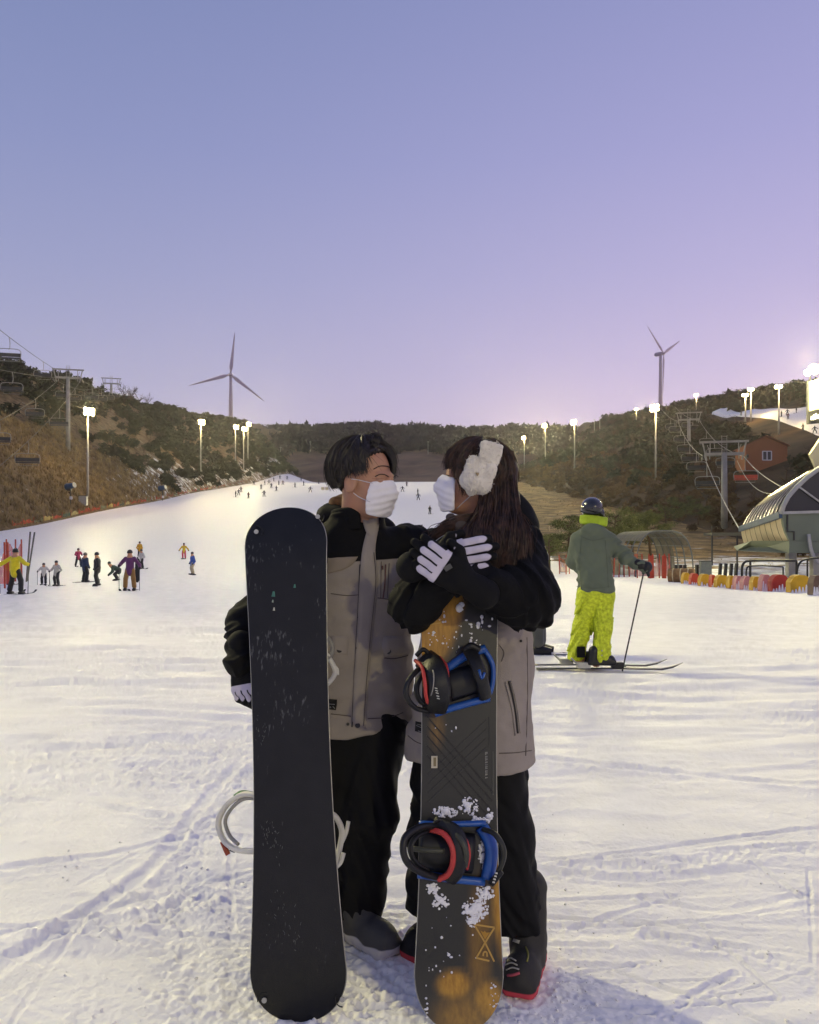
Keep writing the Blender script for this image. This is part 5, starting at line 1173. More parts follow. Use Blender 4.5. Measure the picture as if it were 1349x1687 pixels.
for hgt, st_ in ((5.5, 1), (1.2, 0), (3, 1), (2.2, 1), (3, 1), (1, 0), (3.5, 1), (1.2, 0), (2.2, 1), (.9, 0), (3, 1), (2.4, 1), (1.4, 0), (3.4, 1), (2.2, 1), (3.4, 1), (2.2, 0), (2.6, 1)):
    if st_:
        flat_on([(799.6, yy + .3), (801.0, yy + .3), (801.0, yy + hgt - .3), (799.6, yy + hgt - .3)], 'lettering', pr)
        flat_on([(801.6, yy + .3), (803.0, yy + .3), (803.0, yy + hgt * .6), (801.6, yy + hgt * .6)], 'lettering', pr)
    yy += hgt
# bindings of the woman's board
blue_pl = mat('blue_plastic', '#1f4f9a', .35, .15, 20.0, spec=.5); blk_str = mat('black_strap', '#18181a', .5, .15, 40.0, bump=.15, bscale=200); red_pl = mat('red_piping', '#b23a38', .5, .1, 20.0)
# upper one
bp = strap(WB, [(736, 1102, .014), (768, 1080, .016), (800, 1068, .014)], .013, .012, 'baseplate', blue_pl, bw); strap(WB, [(716, 1176, .014), (752, 1164, .018), (806, 1150, .016)], .011, .012, 'baseplate', blue_pl, bw)
strap(WB, [(798, 1070, .012), (811, 1095, .012), (811, 1125, .012), (804, 1150, .012)], .008, .01, 'heel_cup', blue_pl, bw)
strap(WB, [(738, 1132, .02), (775, 1120, .02), (800, 1112, .02)], .045, .02, 'footbed', black_plastic, bw)
tubeb(WB, [(713, 1092, .05), (688, 1104, .09), (671, 1126, .12), (670, 1148, .12), (684, 1166, .09), (706, 1172, .05)], .0085, 'highback', black_plastic, bw, 6, .9)
tubeb(WB, [(716, 1098, .05), (696, 1112, .075), (686, 1132, .09), (690, 1152, .08), (706, 1166, .05)], .010, 'highback_inner', black_plastic, bw, 6, .7)
strap(WB, [(697, 1084, .045), (713, 1098, .105), (722, 1125, .13), (722, 1150, .11), (716, 1172, .05)], .034, .008, 'ankle_strap', blk_str, bw)
tubeb(WB, [(684, 1088, .05), (695, 1100, .108), (700, 1125, .135), (702, 1148, .115), (708, 1164, .06)], .0055, 'strap_piping', red_pl, bw); tubeb(WB, [(724, 1083, .05), (735, 1098, .10), (737, 1122, .125), (736, 1145, .108), (730, 1164, .055)], .0055, 'strap_piping', red_pl, bw)
tubeb(WB, [(706, 1088, .06), (714, 1108, .13), (713, 1135, .14), (705, 1158, .09)], .0018, 'strap_seam', grey_pl, bw)
for k, (a, b) in enumerate(((718, 1134), (719, 1138), (720, 1142), (721, 1147), (722, 1151))): tubeb(WB, [(a - 2.2, b - .8, .137), (a + 2.4, b + .6, .137)], .0016, 'strap_lettering', mat('strap_print', '#b5b5a8', .5), bw, 2)
tubeb(WB, [(686, 1080, .05), (697, 1070, .06), (708, 1080, .05), (704, 1088, .05)], .007, 'buckle', black_plastic, bw)
strap(WB, [(770, 1066, .03), (782, 1088, .075), (792, 1115, .09), (798, 1140, .05), (800, 1150, .03)], .020, .008, 'toe_strap', blk_str, bw)
strap(WB, [(766, 1071, .035), (776, 1064, .045), (789, 1071, .04)], .011, .012, 'buckle', black_plastic, bw); tubeb(WB, [(789, 1103, .10), (794, 1118, .10), (798, 1108, .10)], .004, 'strap_mark', blue_pl, bw, 3)
# lower one
strap(WB, [(690, 1357, .014), (740, 1358, .02), (800, 1356, .014)], .009, .012, 'baseplate', blue_pl, bw); strap(WB, [(688, 1440, .014), (740, 1447, .018), (798, 1453, .014)], .012, .012, 'baseplate', blue_pl, bw)
strap(WB, [(793, 1362, .014), (806, 1385, .016), (809, 1410, .016), (803, 1448, .014)], .020, .014, 'heel_cup', blue_pl, bw)
strap(WB, [(690, 1400, .02), (730, 1402, .022), (780, 1406, .02)], .056, .03, 'footbed', black_plastic, bw)
tubeb(WB, [(724, 1362, .04), (695, 1362, .09), (670, 1376, .13), (664, 1398, .14), (672, 1422, .13), (695, 1438, .09), (724, 1446, .04)], .010, 'highback', black_plastic, bw)
tubeb(WB, [(705, 1368, .06), (684, 1380, .10), (676, 1400, .11), (684, 1420, .10), (705, 1434, .06)], .009, 'highback_inner', black_plastic, bw, 6, .7)
strap(WB, [(680, 1398, .06), (705, 1401, .07), (732, 1402, .07)], .008, .006, 'highback_spine', mat('olive_plastic', '#3c3d33', .4), bw)
strap(WB, [(715, 1358, .04), (748, 1372, .085), (758, 1402, .10), (752, 1432, .08), (738, 1450, .04)], .024, .008, 'ankle_strap', blk_str, bw)
tubeb(WB, [(707, 1366, .05), (731, 1374, .085), (745, 1396, .10), (746, 1420, .095), (738, 1440, .07), (722, 1449, .05)], .0085, 'strap_piping', red_pl, bw); tubeb(WB, [(752, 1366, .05), (768, 1385, .085), (773, 1408, .09), (769, 1432, .06)], .0045, 'strap_piping', red_pl, bw)
strap(WB, [(738, 1364, .06), (758, 1382, .105), (768, 1405, .11), (766, 1428, .08)], .008, .006, 'strap_ladder', mat('olive_plastic', '#3c3d33', .4), bw)
tubeb(WB, [(715, 1358, .05), (724, 1350, .055), (735, 1360, .05), (724, 1364, .05)], .006, 'buckle', black_plastic, bw)
tubeb(WB, [(796, 1366, .03), (815, 1374, .06), (828, 1395, .075), (829, 1415, .07), (820, 1438, .05), (808, 1455, .03)], .010, 'toe_strap', mat('olive_strap', '#23241f', .5), bw, 6, .7)
tubeb(WB, [(826, 1436, .06), (817, 1448, .05), (810, 1457, .04)], .008, 'ratchet', black_plastic, bw)
for k in range(4): tubeb(WB, [(811 + k * 1.5, 1453 - k * 5, .062), (815 + k * 1.5, 1454 - k * 5, .062)], .0025, 'ratchet_tooth', white_pl, bw, 2)
tubeb(WB, [(755, 1438, .05), (752, 1446, .04)], .005, 'screw', galv, bw, 3)
# snow caked on the board
def clump(cx_, cy_, rx, ry, n, seed, rmax=.007):
    r = random.Random(seed); mm = MB()
    for _ in range(n):
        a, q = r.uniform(0, 6.28), r.random() ** .6; p = WB.px(cx_ + math.cos(a) * rx * q, cy_ + math.sin(a) * ry * q, 0.0); s = rmax * r.uniform(.3, 1) * (1.25 - q * .7)
        u, v = WB.uv(p); mm.ball(WB.at(u, v, bendw(u) + s * .15), s, 6, 4, (r.uniform(.7, 1.5), .55, r.uniform(.7, 1.5)))
    o = mm.build('caked_snow', snow_clump_m, bw, True, True); o['kind'] = 'stuff'
for a in ((733, 1338, 22, 9, 70, 1), (772, 1328, 16, 16, 60, 2), (787, 1352, 14, 7, 40, 3), (806, 1344, 5, 12, 20, 4), (712, 1464, 12, 9, 34, 5), (725, 1485, 14, 14, 40, 6), (783, 1498, 22, 20, 120, 7), (798, 1472, 16, 14, 50, 8), (777, 1516, 10, 12, 26, 9), (795, 1405, 7, 26, 50, 10)): clump(*a)
for a in ((724, 1015, 14, 14, 7, 21, .008), (757, 998, 6, 12, 5, 22, .011), (790, 1025, 24, 12, 14, 23, .008), (765, 1052, 40, 24, 16, 24, .004), (715, 1045, 10, 26, 8, 25, .005), (783, 1062, 12, 8, 4, 26, .009), (728, 1060, 22, 18, 9, 27, .003), (738, 1200, 26, 22, 6, 28, .004), (740, 1570, 46, 60, 20, 29, .004), (812, 1640, 8, 26, 14, 30, .004), (702, 1650, 4, 30, 8, 31, .005)): clump(*a)
# ------------------------------------------------------------------ the couple
def hit(fn, px, py, d0=1.7, d1=3.4):
    """depth at which lines of sight through photo pixels meet a modelled surface (nan: no hit)"""
    px = np.asarray(px, float).ravel(); py = np.asarray(py, float).ravel()
    D = np.stack([(px - CX) / F, np.ones_like(px), (HY - py) / F], 1); t = np.full(px.shape, d0); L = np.linalg.norm(D, axis=1)
    for _ in range(48):
        d = fn(np.array([0, 0, CH]) + D * t[:, None]); t = np.where(t < d1, t + np.maximum(d, -.02) / L * .85, t)
    d = fn(np.array([0, 0, CH]) + D * t[:, None]); t[(np.abs(d) > .006) | (t > d1)] = np.nan
    return t
def Pn(px, py, t): return np.stack([(px - CX) / F * t, t, CH + (HY - py) / F * t], -1)
def overlay(name, fn, left, right, m_, par, off=.005, nv=4, n=6, attrs=None):
    """a flat piece sewn onto a modelled surface, between two edge lines given in photo pixels"""
    A_ = np.array(spline([(a, b, 0) for a, b in left], n))[:, :2]; B_ = np.array(spline([(a, b, 0) for a, b in right], n))[:, :2]
    ks = [-.02] + list(np.linspace(0, 1, nv)) + [1.02]; g = np.stack([A_ + (B_ - A_) * k for k in ks], 1); r_, c_ = g.shape[:2]
    t = hit(fn, g[..., 0], g[..., 1]); md = np.nanmedian(t)
    t = np.where(np.isnan(t), md, t).reshape(r_, c_); t = np.clip(t, md - .12, md + .12)
    o = np.full((r_, c_), off); o[:, 0] = o[:, -1] = -.003; o[0, :] = np.minimum(o[0, :], -.002); o[-1, :] = np.minimum(o[-1, :], -.002)
    v = Pn(g[..., 0], g[..., 1], t - o).reshape(-1, 3)
    i, j = np.meshgrid(np.arange(r_ - 1), np.arange(c_ - 1), indexing='ij'); f = np.stack([i * c_ + j, i * c_ + j + 1, (i + 1) * c_ + j + 1, (i + 1) * c_ + j], -1).reshape(-1, 4)
    return obj(name, v, f, m_, par, True, True)
def seam(name, fn, pts, r, m_, par, off=.001, n=6, flat=1.0):
    a = np.array(spline([(x, y, 0) for x, y in pts], n)); t = hit(fn, a[:, 0], a[:, 1]); md = np.nanmedian(t); t = np.where(np.isnan(t), md, t)
    m = MB(); m.tube([Vector(q) for q in Pn(a[:, 0], a[:, 1], t - off)], r, 6, True, flat); return m.build(name, m_, par, True, True)
def button(name, fn, px, py, r, m_, par):
    t = hit(fn, [px], [py])[0]; c = Vector(Pn(px, py, t)); n_ = (Vector((0, 0, CH)) - c).normalized(); m = MB(); m.tube([c - n_ * .004, c + n_ * .005], [r, r * .85], 12); return m.build(name, m_, par, True, False)
def folds(p, a, b, amp, fr=22.0, cross=7.0, seed=0.0):
    a = np.array(a, float); ax = np.array(b, float) - a; ax /= np.linalg.norm(ax); s = (p - a) @ ax
    q = p - a - s[:, None] * ax
    c_ = np.stack([s * fr + 3.1 * np.sin(q[:, 0] * 14 + seed), q[:, 0] * cross + seed, q[:, 1] * cross + q[:, 2] * cross * .7], -1)
    return .6 * amp * (1.5 * (np.abs(noise3(c_)) - .3) * 1.6 + .5 * noise3(c_ * 1.9 + 5))
def A3(v): return np.array(v, float)

def head_sdf(p, c, Rm, s, mask=False):
    q = ((p - A3(c)) @ Rm) / s
    e = ell(q, (-.012, 0, .035), (.098, .078, .095))
    e = smin(e, ell(q, (.028, 0, -.045), (.066, .058, .082)), .03)
    e = smin(e, ell(q, (.058, 0, -.098), (.028, .032, .022)), .03)
    for y in (-1, 1):
        e = smin(e, ell(q, (.054, y * .040, -.03), (.033, .026, .03)), .02)
        e = smax(e, -ell(q, (.104, y * .033, .004), (.022, .022, .012)), .012)
        e = smin(e, ell(q, (.082, y * .033, .002), (.012, .017, .011)), .006)
        ear = ell(q, (-.008, y * .081, -.012), (.026, .011, .035)); ear = smax(ear, -ell(q, (-.004, y * .094, -.008), (.014, .01, .02)), .006); e = smin(e, ear, .008)
    e = smin(e, ell(q, (.08, 0, .024), (.02, .05, .012)), .015)
    e = smin(e, rc(q, (.094, 0, .004), (.113, 0, -.034), .009, .0135), .012)
    return e * s
def neck_body(p, c, Rm, s, nb, chest, pel, arms, legs):
    e = head_sdf(p, c, Rm, s); e = smin(e, rc(p, A3(c) + Rm @ A3((-.025, 0, -.05)) * s, nb, .058 * s, .064 * s), .02)
    e = smin(e, chain(p, [A3(nb), A3(chest), A3(pel)], [.065, .085, .09], .05), .04)
    for a in arms: e = smin(e, chain(p, a, [.05, .042, .03]), .03)
    for l in legs: e = smin(e, chain(p, l, [.08, .058, .04]), .03)
    return e
def mask_sdf(p, c, Rm, s):
    q = ((p - A3(c)) @ Rm) / s
    e = ell(q, (.034, 0, -.056), (.083, .080, .105)); e = smin(e, rc(q, (.100, 0, -.002), (.117, 0, -.038), .013, .019), .03)
    e = e + .0013 * np.sin((q[:, 2] + .35 * np.abs(q[:, 1])) * 2 * math.pi / .023) * sstep(q[:, 0], .03, .07)
    e = smax(e, (.056 + .10 * (q[:, 2] + .06)) - q[:, 0], .004); top = q[:, 2] + .004 - .22 * (q[:, 0] - .05)
    return smax(smax(e, top, .005), -(q[:, 2] + .122 - .25 * (.085 - np.minimum(q[:, 0], .085))), .006) * s
mask_m = mat('mask_cloth', '#e6e2e4', 0.85, 0.05, 20.0, bump=.15, bscale=400)
hair_dk = mat('dark_hair', '#110e0d', 0.42, 0.3, 60.0, spec=.45, col2='#251c17'); hair_br = mat('brown_hair', '#1b120f', 0.5, 0.3, 45.0, spec=.35, col2='#3d281d')
brow_m = mat('brow', '#1c1411', .7)
def ribbons(name, paths, w, m_, par, out=None):
    V, Fc, n = [], [], 0; r = np.random.RandomState(len(paths))
    for p in paths:
        p = np.asarray(p); k = len(p); tn = np.gradient(p, axis=0); view = A3((0, 0, CH)) - p
        sd = np.cross(tn, view + r.normal(size=3) * .9); sd /= np.linalg.norm(sd, axis=1)[:, None] + 1e-9
        ww = w * r.uniform(.6, 1.3) * np.minimum(1, np.linspace(1.6, .25, k)); V.append(np.stack([p - sd * ww[:, None], p + sd * ww[:, None]], 1).reshape(-1, 3))
        i = np.arange(k - 1); Fc.append(np.stack([2 * i, 2 * i + 1, 2 * i + 3, 2 * i + 2], 1) + n); n += 2 * k
    return obj(name, np.concatenate(V), np.concatenate(Fc), m_, par, True, True)
glove_m = mat_split('glove_cloth', 'white', '#0b0b0d', '#c3bcca', .75, .25, 400, .08, .0008)
def glove(par, wrist, fdir, dorsal, sgn, curl, s=1.0, whitez=-.004, cufflen=.07):
    X_ = Vector(fdir).normalized(); Z_ = Vector(dorsal); Z_ = (Z_ - X_ * Z_.dot(X_)).normalized(); Y_ = Z_.cross(X_); Rm = np.array([[X_.x, Y_.x, Z_.x], [X_.y, Y_.y, Z_.y], [X_.z, Y_.z, Z_.z]]); w0 = A3(wrist)
    fing = []
    for k, (y, L) in enumerate(((.037, .076), (.0125, .086), (-.0125, .08), (-.036, .064))):
        b = A3((.088 - .006 * abs(k - 1), y * sgn, 0)); c1, c2 = curl * .55, curl * 1.35
        m1 = b + A3((math.cos(c1), (y * sgn) * .9, -math.sin(c1))) * L * .52; m2 = m1 + A3((math.cos(c2), (y * sgn) * .3, -math.sin(c2))) * L * .48; fing.append((b, m1, m2))
    def loc(p): return ((p - w0) @ Rm) / s
    def fn(p):
        q = loc(p); e = rbox(q, (.048, 0, -.002), (.052, .046, .019), .017)
        for b, m1, m2 in fing: e = smin(e, chain(q, [b - A3((.03, 0, 0)), b, m1, m2], [.0125, .0135, .0128, .0115], .004), .005)
        e = smin(e, chain(q, [A3((.015, .03 * sgn, -.006)), A3((.05, .062 * sgn, -.016)), A3((.082, .066 * sgn, -.024))], [.017, .0155, .013], .006), .008)
        return smin(e, rc(q, (-cufflen, 0, 0), (.01, 0, 0), .044, .034), .02) * s
    def strips(q):
        y = np.full(len(q), -1.0)
        for b, m1, m2 in fing: y = np.maximum(y, .0098 - np.abs(q[:, 1] - np.interp(q[:, 0], [b[0], m1[0], m2[0]], [b[1], m1[1], m2[1]])))
        y = np.where(q[:, 0] < .082, .05, y); th = .011 - np.sqrt(np.maximum(0, chain(q, [A3((.03, .045 * sgn, -.01)), A3((.05, .062 * sgn, -.016)), A3((.082, .066 * sgn, -.024))], [0, 0, 0], .001)) ** 2)
        return np.maximum(np.minimum(np.minimum(q[:, 2] - whitez, q[:, 0] - .066), y), np.minimum(q[:, 2] + .018, th - .0))
    c = w0 + Rm @ A3((.05, 0, 0)) * s
    return sdf_obj('glove', fn, c - .19 * s, c + .19 * s, .0036, glove_m, par, {'white': lambda v: strips(loc(v)) * s}), fn
def boot(par, heel, toe, shaft, cols, sole_h=.032, w=.052):
    heel, toe, shaft = A3(heel), A3(toe), A3(shaft); ax = toe - heel; ax[2] = 0; L = np.linalg.norm(ax); Rm = rot_axes(ax); mid = (heel + toe) / 2
    def fn(p):
        e = rbox(p, mid + A3((0, 0, .024)), (L / 2, w, .026), .02, Rm); q = (p - heel) @ Rm
        e = smin(e, ell(p, heel + ax * .70 + A3((0, 0, .055)), (L * .32, w * .98, .052), Rm), .02); e = smin(e, ell(p, heel + ax * .28 + A3((0, 0, .08)), (L * .28, w * .95, .09), Rm), .03)
        e = smin(e, rc(p, heel + ax * .27 + A3((0, 0, .1)), shaft, .058, .066), .03)
        return e + .002 * np.sin(q[:, 0] * 130) * (q[:, 2] < sole_h) + .002 * noise3(p, 40)
    nm = 'boot_' + cols[0].strip('#') + cols[1].strip('#'); lo = np.minimum(np.minimum(heel, toe), shaft) - .12; hi = np.maximum(np.maximum(heel, toe), shaft) + .12; lo[2] = -.03
    o = sdf_obj('boot', fn, lo, hi, .007, mat_split(nm, 'sole', cols[0], cols[1], .6, .15, 200, .1, .002), par, {'sole': lambda v: sole_h - v[:, 2] + .004 * np.sin(((v - heel) @ Rm)[:, 0] * 60)})
    return o, fn

TAUPE, BLACK = '#8f867e', '#09090b'
jk_m = mat_split('taupe_black_jacket', 'yoke', TAUPE, BLACK, .8, .25, 350, .10, .0015)
pant_m = mat('black_trousers', '#09090b', .75, .2, 8.0, bump=.2, bscale=300, spec=.25); blk_cloth = mat('black_cloth', '#0a0a0c', .8, .15, 10.0, bump=.2, bscale=350, spec=.2); taupe_m = mat('taupe_cloth', '#918880', .8, .1, 9.0, bump=.25, bscale=350)
taupe_dk = mat('taupe_seam', '#4a423d', .85); snap_m = mat('dark_snap', '#1d1a19', .4); zip_m = mat('zip', '#5b3a36', .5)

# ---- the man
ML = P(575, 1556, 2.83)
man = thing('person', 'man in taupe and black jacket and white mask looking at the woman', 'person', (ML.x, 2.83, 0.0), 'the couple')
mF = Vector((.86, -.50, -.10)); mR = rot_axes(mF, (-.06, 0, 1)); mC = P(602, 792, 2.80); mS = .97
mNB = P(590, 868, 2.87); mCh = P(585, 960, 2.87); mPe = P(575, 1150, 2.87)
mAr = [P(505, 902, 2.88), P(408, 1030, 2.80), P(399, 1090, 2.68)]; mAl = [P(672, 904, 2.90), P(792, 918, 3.00), P(868, 893, 2.88)]
mLl = [P(617, 1190, 2.87), P(606, 1345, 2.83), P(592, 1490, 2.87)]; mLr = [P(535, 1190, 2.87), P(522, 1345, 2.83), P(515, 1490, 2.90)]
man_body = lambda p: neck_body(p, mC, mR, mS, mNB, mCh, mPe, [mAr, mAl], [mLl, mLr])
face_m = mat('face_skin', '#b48a70', .5, .08, 25.0, spec=.3, col2='#aa7a62', bump=.1, bscale=300)
sdf_obj('body', man_body, (-.75, 2.45, .02), (.6, 3.2, 1.75), .0055, face_m, man)
mzs = [.735, .80, .95, 1.10, 1.25, 1.34, 1.40, 1.46]; mFr = rot_axes((.22, -.97, 0)); mRm = np.stack([-mFr[:, 1], mFr[:, 0], mFr[:, 2]], 1)   # columns: side, front, up
mcx = [-.205, -.205, -.198, -.190, -.182, -.180, -.180, -.178]
def man_jacket(p, fine=True):
    q = p - A3((-.19, 2.88, 0)); ql = q @ mRm; z = ql[:, 2]; zz = np.clip(z, mzs[0], mzs[-1])
    cx_ = np.interp(zz, mzs, mcx) + .19; a = np.interp(zz, mzs, [.197, .195, .188, .192, .203, .200, .150, .085]); b = np.interp(zz, mzs, [.150, .150, .142, .140, .138, .128, .105, .085])
    k = (np.abs((ql[:, 0] - cx_) / a) ** 2.4 + np.abs(ql[:, 1] / b) ** 2.4) ** (1 / 2.4); e = (k - 1) * np.minimum(a, b); e = smax(e, np.maximum(mzs[0] - z - .01 * np.sin(ql[:, 0] * 18), z - 1.475), .012)
    if fine: e = e + .009 * noise3(p * A3((10, 10, 4))) + .009 * noise3(p * A3((6, 6, 26)) + 7 + .8 * np.sin(p[:, :1] * 9)) * (.35 + .65 * sstep(p[:, 2], 1.2, .85)) + .0035 * noise3(p, 34)
    for arm, seed in ((mAr, 1.0), (mAl, 2.0)):
        s = chain(p, arm, [.084, .070, .056], .03)
        if fine: s = s + folds(p, arm[0], arm[1], .011, 26, 7, seed) + folds(p, arm[1], arm[2], .008, 34, 9, seed + 4)
        e = smin(e, s, .04)
    return e
def man_yoke(v):
    q = v - A3((-.19, 2.88, 0)); ql = q @ mRm; arm = np.minimum(chain(v, mAr, [.10, .09, .075], .02), chain(v, mAl, [.10, .09, .075], .02))
    return np.maximum(v[:, 2] - (1.312 - .06 * (ql[:, 0] + .0)), -arm * 1.0 - .004 + .0 * arm)
sdf_obj('jacket', man_jacket, (-.75, 2.45, .68), (.6, 3.2, 1.52), .0062, jk_m, man, {'yoke': man_yoke})
mj = lambda p: man_jacket(p, True)
overlay('placket', mj, [(608, 862), (597, 905), (592, 960), (588, 1040), (583, 1120), (580, 1200)], [(626, 858), (618, 905), (622, 960), (614, 1040), (607, 1120), (602, 1203)], taupe_m, man, .008, 4)
seam('placket_seam', mj, [(616, 910), (619, 960), (611, 1040), (604, 1120), (599, 1196)], .0012, taupe_dk, man, .010); seam('placket_edge', mj, [(593, 930), (591, 980), (587, 1060), (582, 1150), (580, 1198)], .0022, snap_m, man, .004)
overlay('pocket_flap', mj, [(632, 1048), (630, 1066), (634, 1082)], [(674, 1046), (674, 1066), (673, 1078)], taupe_m, man, .007, 5); seam('pocket_seam', mj, [(633, 1084), (650, 1085), (672, 1080)], .0016, taupe_dk, man, .002)
overlay('pocket_flap', mj, [(546, 1046), (546, 1064), (547, 1078)], [(574, 1048), (574, 1064), (572, 1080)], taupe_m, man, .006, 4)
seam('chest_zip', mj, [(635, 930), (634, 960), (631, 985)], .0025, zip_m, man, .003); seam('zip_seam', mj, [(628, 925), (627, 985)], .0012, taupe_dk, man, .002); seam('zip_seam', mj, [(641, 928), (638, 985)], .0012, taupe_dk, man, .002); seam('panel_seam', mj, [(622, 985), (645, 988), (664, 990)], .0014, taupe_dk, man, .002)
seam('hem_seam', mj, [(545, 1176), (578, 1180)], .0013, taupe_dk, man, .001); seam('hem_seam', mj, [(606, 1184), (640, 1182), (664, 1174)], .0013, taupe_dk, man, .001); seam('panel_seam', mj, [(545, 978), (570, 981), (592, 980)], .0012, taupe_dk, man, .001)
overlay('chest_patch', mj, [(540, 918), (540, 934), (539, 946)], [(590, 916), (580, 930), (562, 940)], mat('light_taupe', '#867a6c', .8), man, .004, 4)
for px, py, r in ((559, 1071, .0105), (640, 1073, .0105), (589, 1195, .010), (573, 1193, .006)): button('snap', mj, px, py, r, snap_m, man)
pt = overlay('label_patch', mj, [(537.5, 1151), (537.5, 1160), (538, 1169)], [(555, 1152), (554.5, 1161), (553, 1170.5)], mat('black_patch', '#0b0b0c', .7), man, .0045, 3)
pw = mat('patch_thread', '#77777a', .7)
seam('patch_thread', mj, [(539.5, 1159.5), (545, 1160), (551.5, 1160.5)], .0011, pw, man, .0065); seam('patch_thread', mj, [(541.5, 1166), (544, 1164.5), (545, 1166.5)], .0012, pw, man, .0065); seam('patch_thread', mj, [(548, 1164), (550, 1165.5), (551.5, 1167.5)], .001, pw, man, .0065)
seam('pull_cord', mj, [(630, 932), (630.5, 938)], .003, zip_m, man, .007)
# collar, hood and fleece lining
def man_collar(p):
    q = p - A3(P(590, 860, 2.87)); q = q @ rot_axes((.5, -.85, .12)); r = np.hypot(q[:, 0] / 1.05, q[:, 1]); e = np.abs(r - .083) - .011; e = smax(e, np.abs(q[:, 2]) - .042, .012); gap = q[:, 0] * .0 + np.abs(q[:, 1] + .01) - .022
    return smax(e, -smax(gap, .05 - q[:, 0], .01), .01) + .004 * noise3(p, 24)
def man_hood(p): return smin(ell(p, P(554, 856, 2.96), (.075, .10, .060)), smin(ell(p, P(600, 872, 3.02), (.12, .08, .06)), rc(p, P(548, 844, 2.90), P(578, 858, 2.79), .024, .022), .03), .04) + .006 * noise3(p, 20)
sdf_obj('collar', man_collar, (-.36, 2.7, 1.3), (0, 3.05, 1.58), .005, blk_cloth, man); sdf_obj('hood', man_hood, (-.45, 2.65, 1.25), (.1, 3.2, 1.6), .006, blk_cloth, man)
tan_m = mat('tan_fleece', '#8a6a42', .95, .25, 60.0, bump=.6, bscale=220)
sdf_obj('hood_lining', lambda p: smin(rc(p, P(553, 829, 2.90), P(570, 826, 2.93), .026, .028), rc(p, P(568, 828, 2.90), P(588, 850, 2.80), .022, .014), .02) + .005 * noise3(p, 40), (-.40, 2.65, 1.35), (-.1, 3.1, 1.62), .005, tan_m, man)
overlay('collar_flap', lambda p: np.minimum(man_collar(p), man_jacket(p)), [(596, 847), (600, 868), (607, 885)], [(622, 846), (624, 866), (618, 890)], taupe_m, man, .008, 4); button('snap', lambda p: np.minimum(man_collar(p), man_jacket(p)), 600, 851, .006, snap_m, man)
def man_trousers(p):
    e = smin(rc(p, P(545, 1180, 2.88), P(610, 1180, 2.88), .125, .125), rc(p, P(560, 1120, 2.88), P(600, 1120, 2.88), .12, .12), .05)
    for l, sd in ((mLl, 1.), (mLr, 5.)):
        lo_ = Vector(l[2]) + Vector((0, 0, -.06)); s = chain(p, [l[0], l[1], lo_], [.112, .090, .086], .05); s = s + folds(p, l[0], l[1], .007, 9, 8, sd) + folds(p, l[1], lo_, .010, 17, 9, sd + 2) * 1.0; s = s - .014 * np.exp(-((p[:, 2] - .43) / .035) ** 2)
        e = smin(e, s, .05)
    return smax(e, .075 - p[:, 2], .012)
sdf_obj('trousers', man_trousers, (-.52, 2.6, .05), (.08, 3.1, .95), .0075, pant_m, man)
boot(man, P(583, 1549, 2.86) * 1.0 if False else (-.225, 2.90, 0), (-.055, 2.70, 0), (-.185, 2.87, .26), ('#4b4a48', '#bdb9b4'), .038, .055); boot(man, (-.38, 2.95, 0), (-.37, 2.68, 0), (-.385, 2.93, .26), ('#4b4a48', '#bdb9b4'), .038, .055)
# face, mask, hair
mb = lambda p: head_sdf(p, mC, mR, mS)
seam('eyelid', mb, [(618, 785), (626, 781.5), (634, 782), (640, 785.5)], .0016, brow_m, man, .0005, 5); seam('eyelid', mb, [(648, 786), (652, 783.5), (656, 785)], .0014, brow_m, man, .0005, 5); seam('eyebrow', mb, [(615, 773), (625, 768), (636, 768), (642, 770)], .0028, brow_m, man, .0, 5, .6); seam('eyebrow', mb, [(648, 770), (654, 770), (658, 773)], .0024, brow_m, man, .0, 5, .6)
seam('eye_crease', mb, [(613, 788), (622, 789), (632, 788)], .0008, mat('skin_crease', '#8f5f48', .7), man, .0005, 4)
mm_ = lambda p: mask_sdf(p, mC, mR, mS); k_ = sdf_obj('face_mask', mm_, (-.35, 2.55, 1.35), (.05, 3.0, 1.75), .0036, mask_m, man)
cord_m = mat('ear_loop', '#cfc9cc', .8); both = lambda p: np.minimum(mm_(p), man_body(p))
seam('ear_loop', both, [(579, 789), (592, 791), (604, 794), (614, 796)], .0016, cord_m, man, .002, 4); seam('ear_loop', both, [(582, 812), (590, 818), (600, 823), (610, 827)], .0016, cord_m, man, .002, 4)
def hair_cap(p, c, Rm, s, th, nx=.75, nz=-.66, lim=.030, low=-.072):
    q = ((p - A3(c)) @ Rm) / s; e = ell(q, (-.014, 0, .037), (.100 + th, .079 + th, .097 + th)); e = smax(e, nx * q[:, 0] + nz * q[:, 2] - lim, .012); e = smax(e, -(q[:, 2] - low), .015)
    e = smax(e, -ell(q, (-.004, -.09, -.02), (.032, .03, .038)), .01); e = smax(e, -ell(q, (-.004, .09, -.02), (.032, .03, .038)), .01)
    a = np.arctan2(q[:, 1], q[:, 0] + .03); return (e + .0035 * np.sin(a * 46 + 5 * noise3(q, 30)) + .003 * noise3(q, 45)) * s
hc = sdf_obj('hair', lambda p: hair_cap(p, mC, mR, mS, .012, .75, -.66, -.022), (-.4, 2.55, 1.4), (.05, 3.05, 1.78), .0042, hair_dk, man)
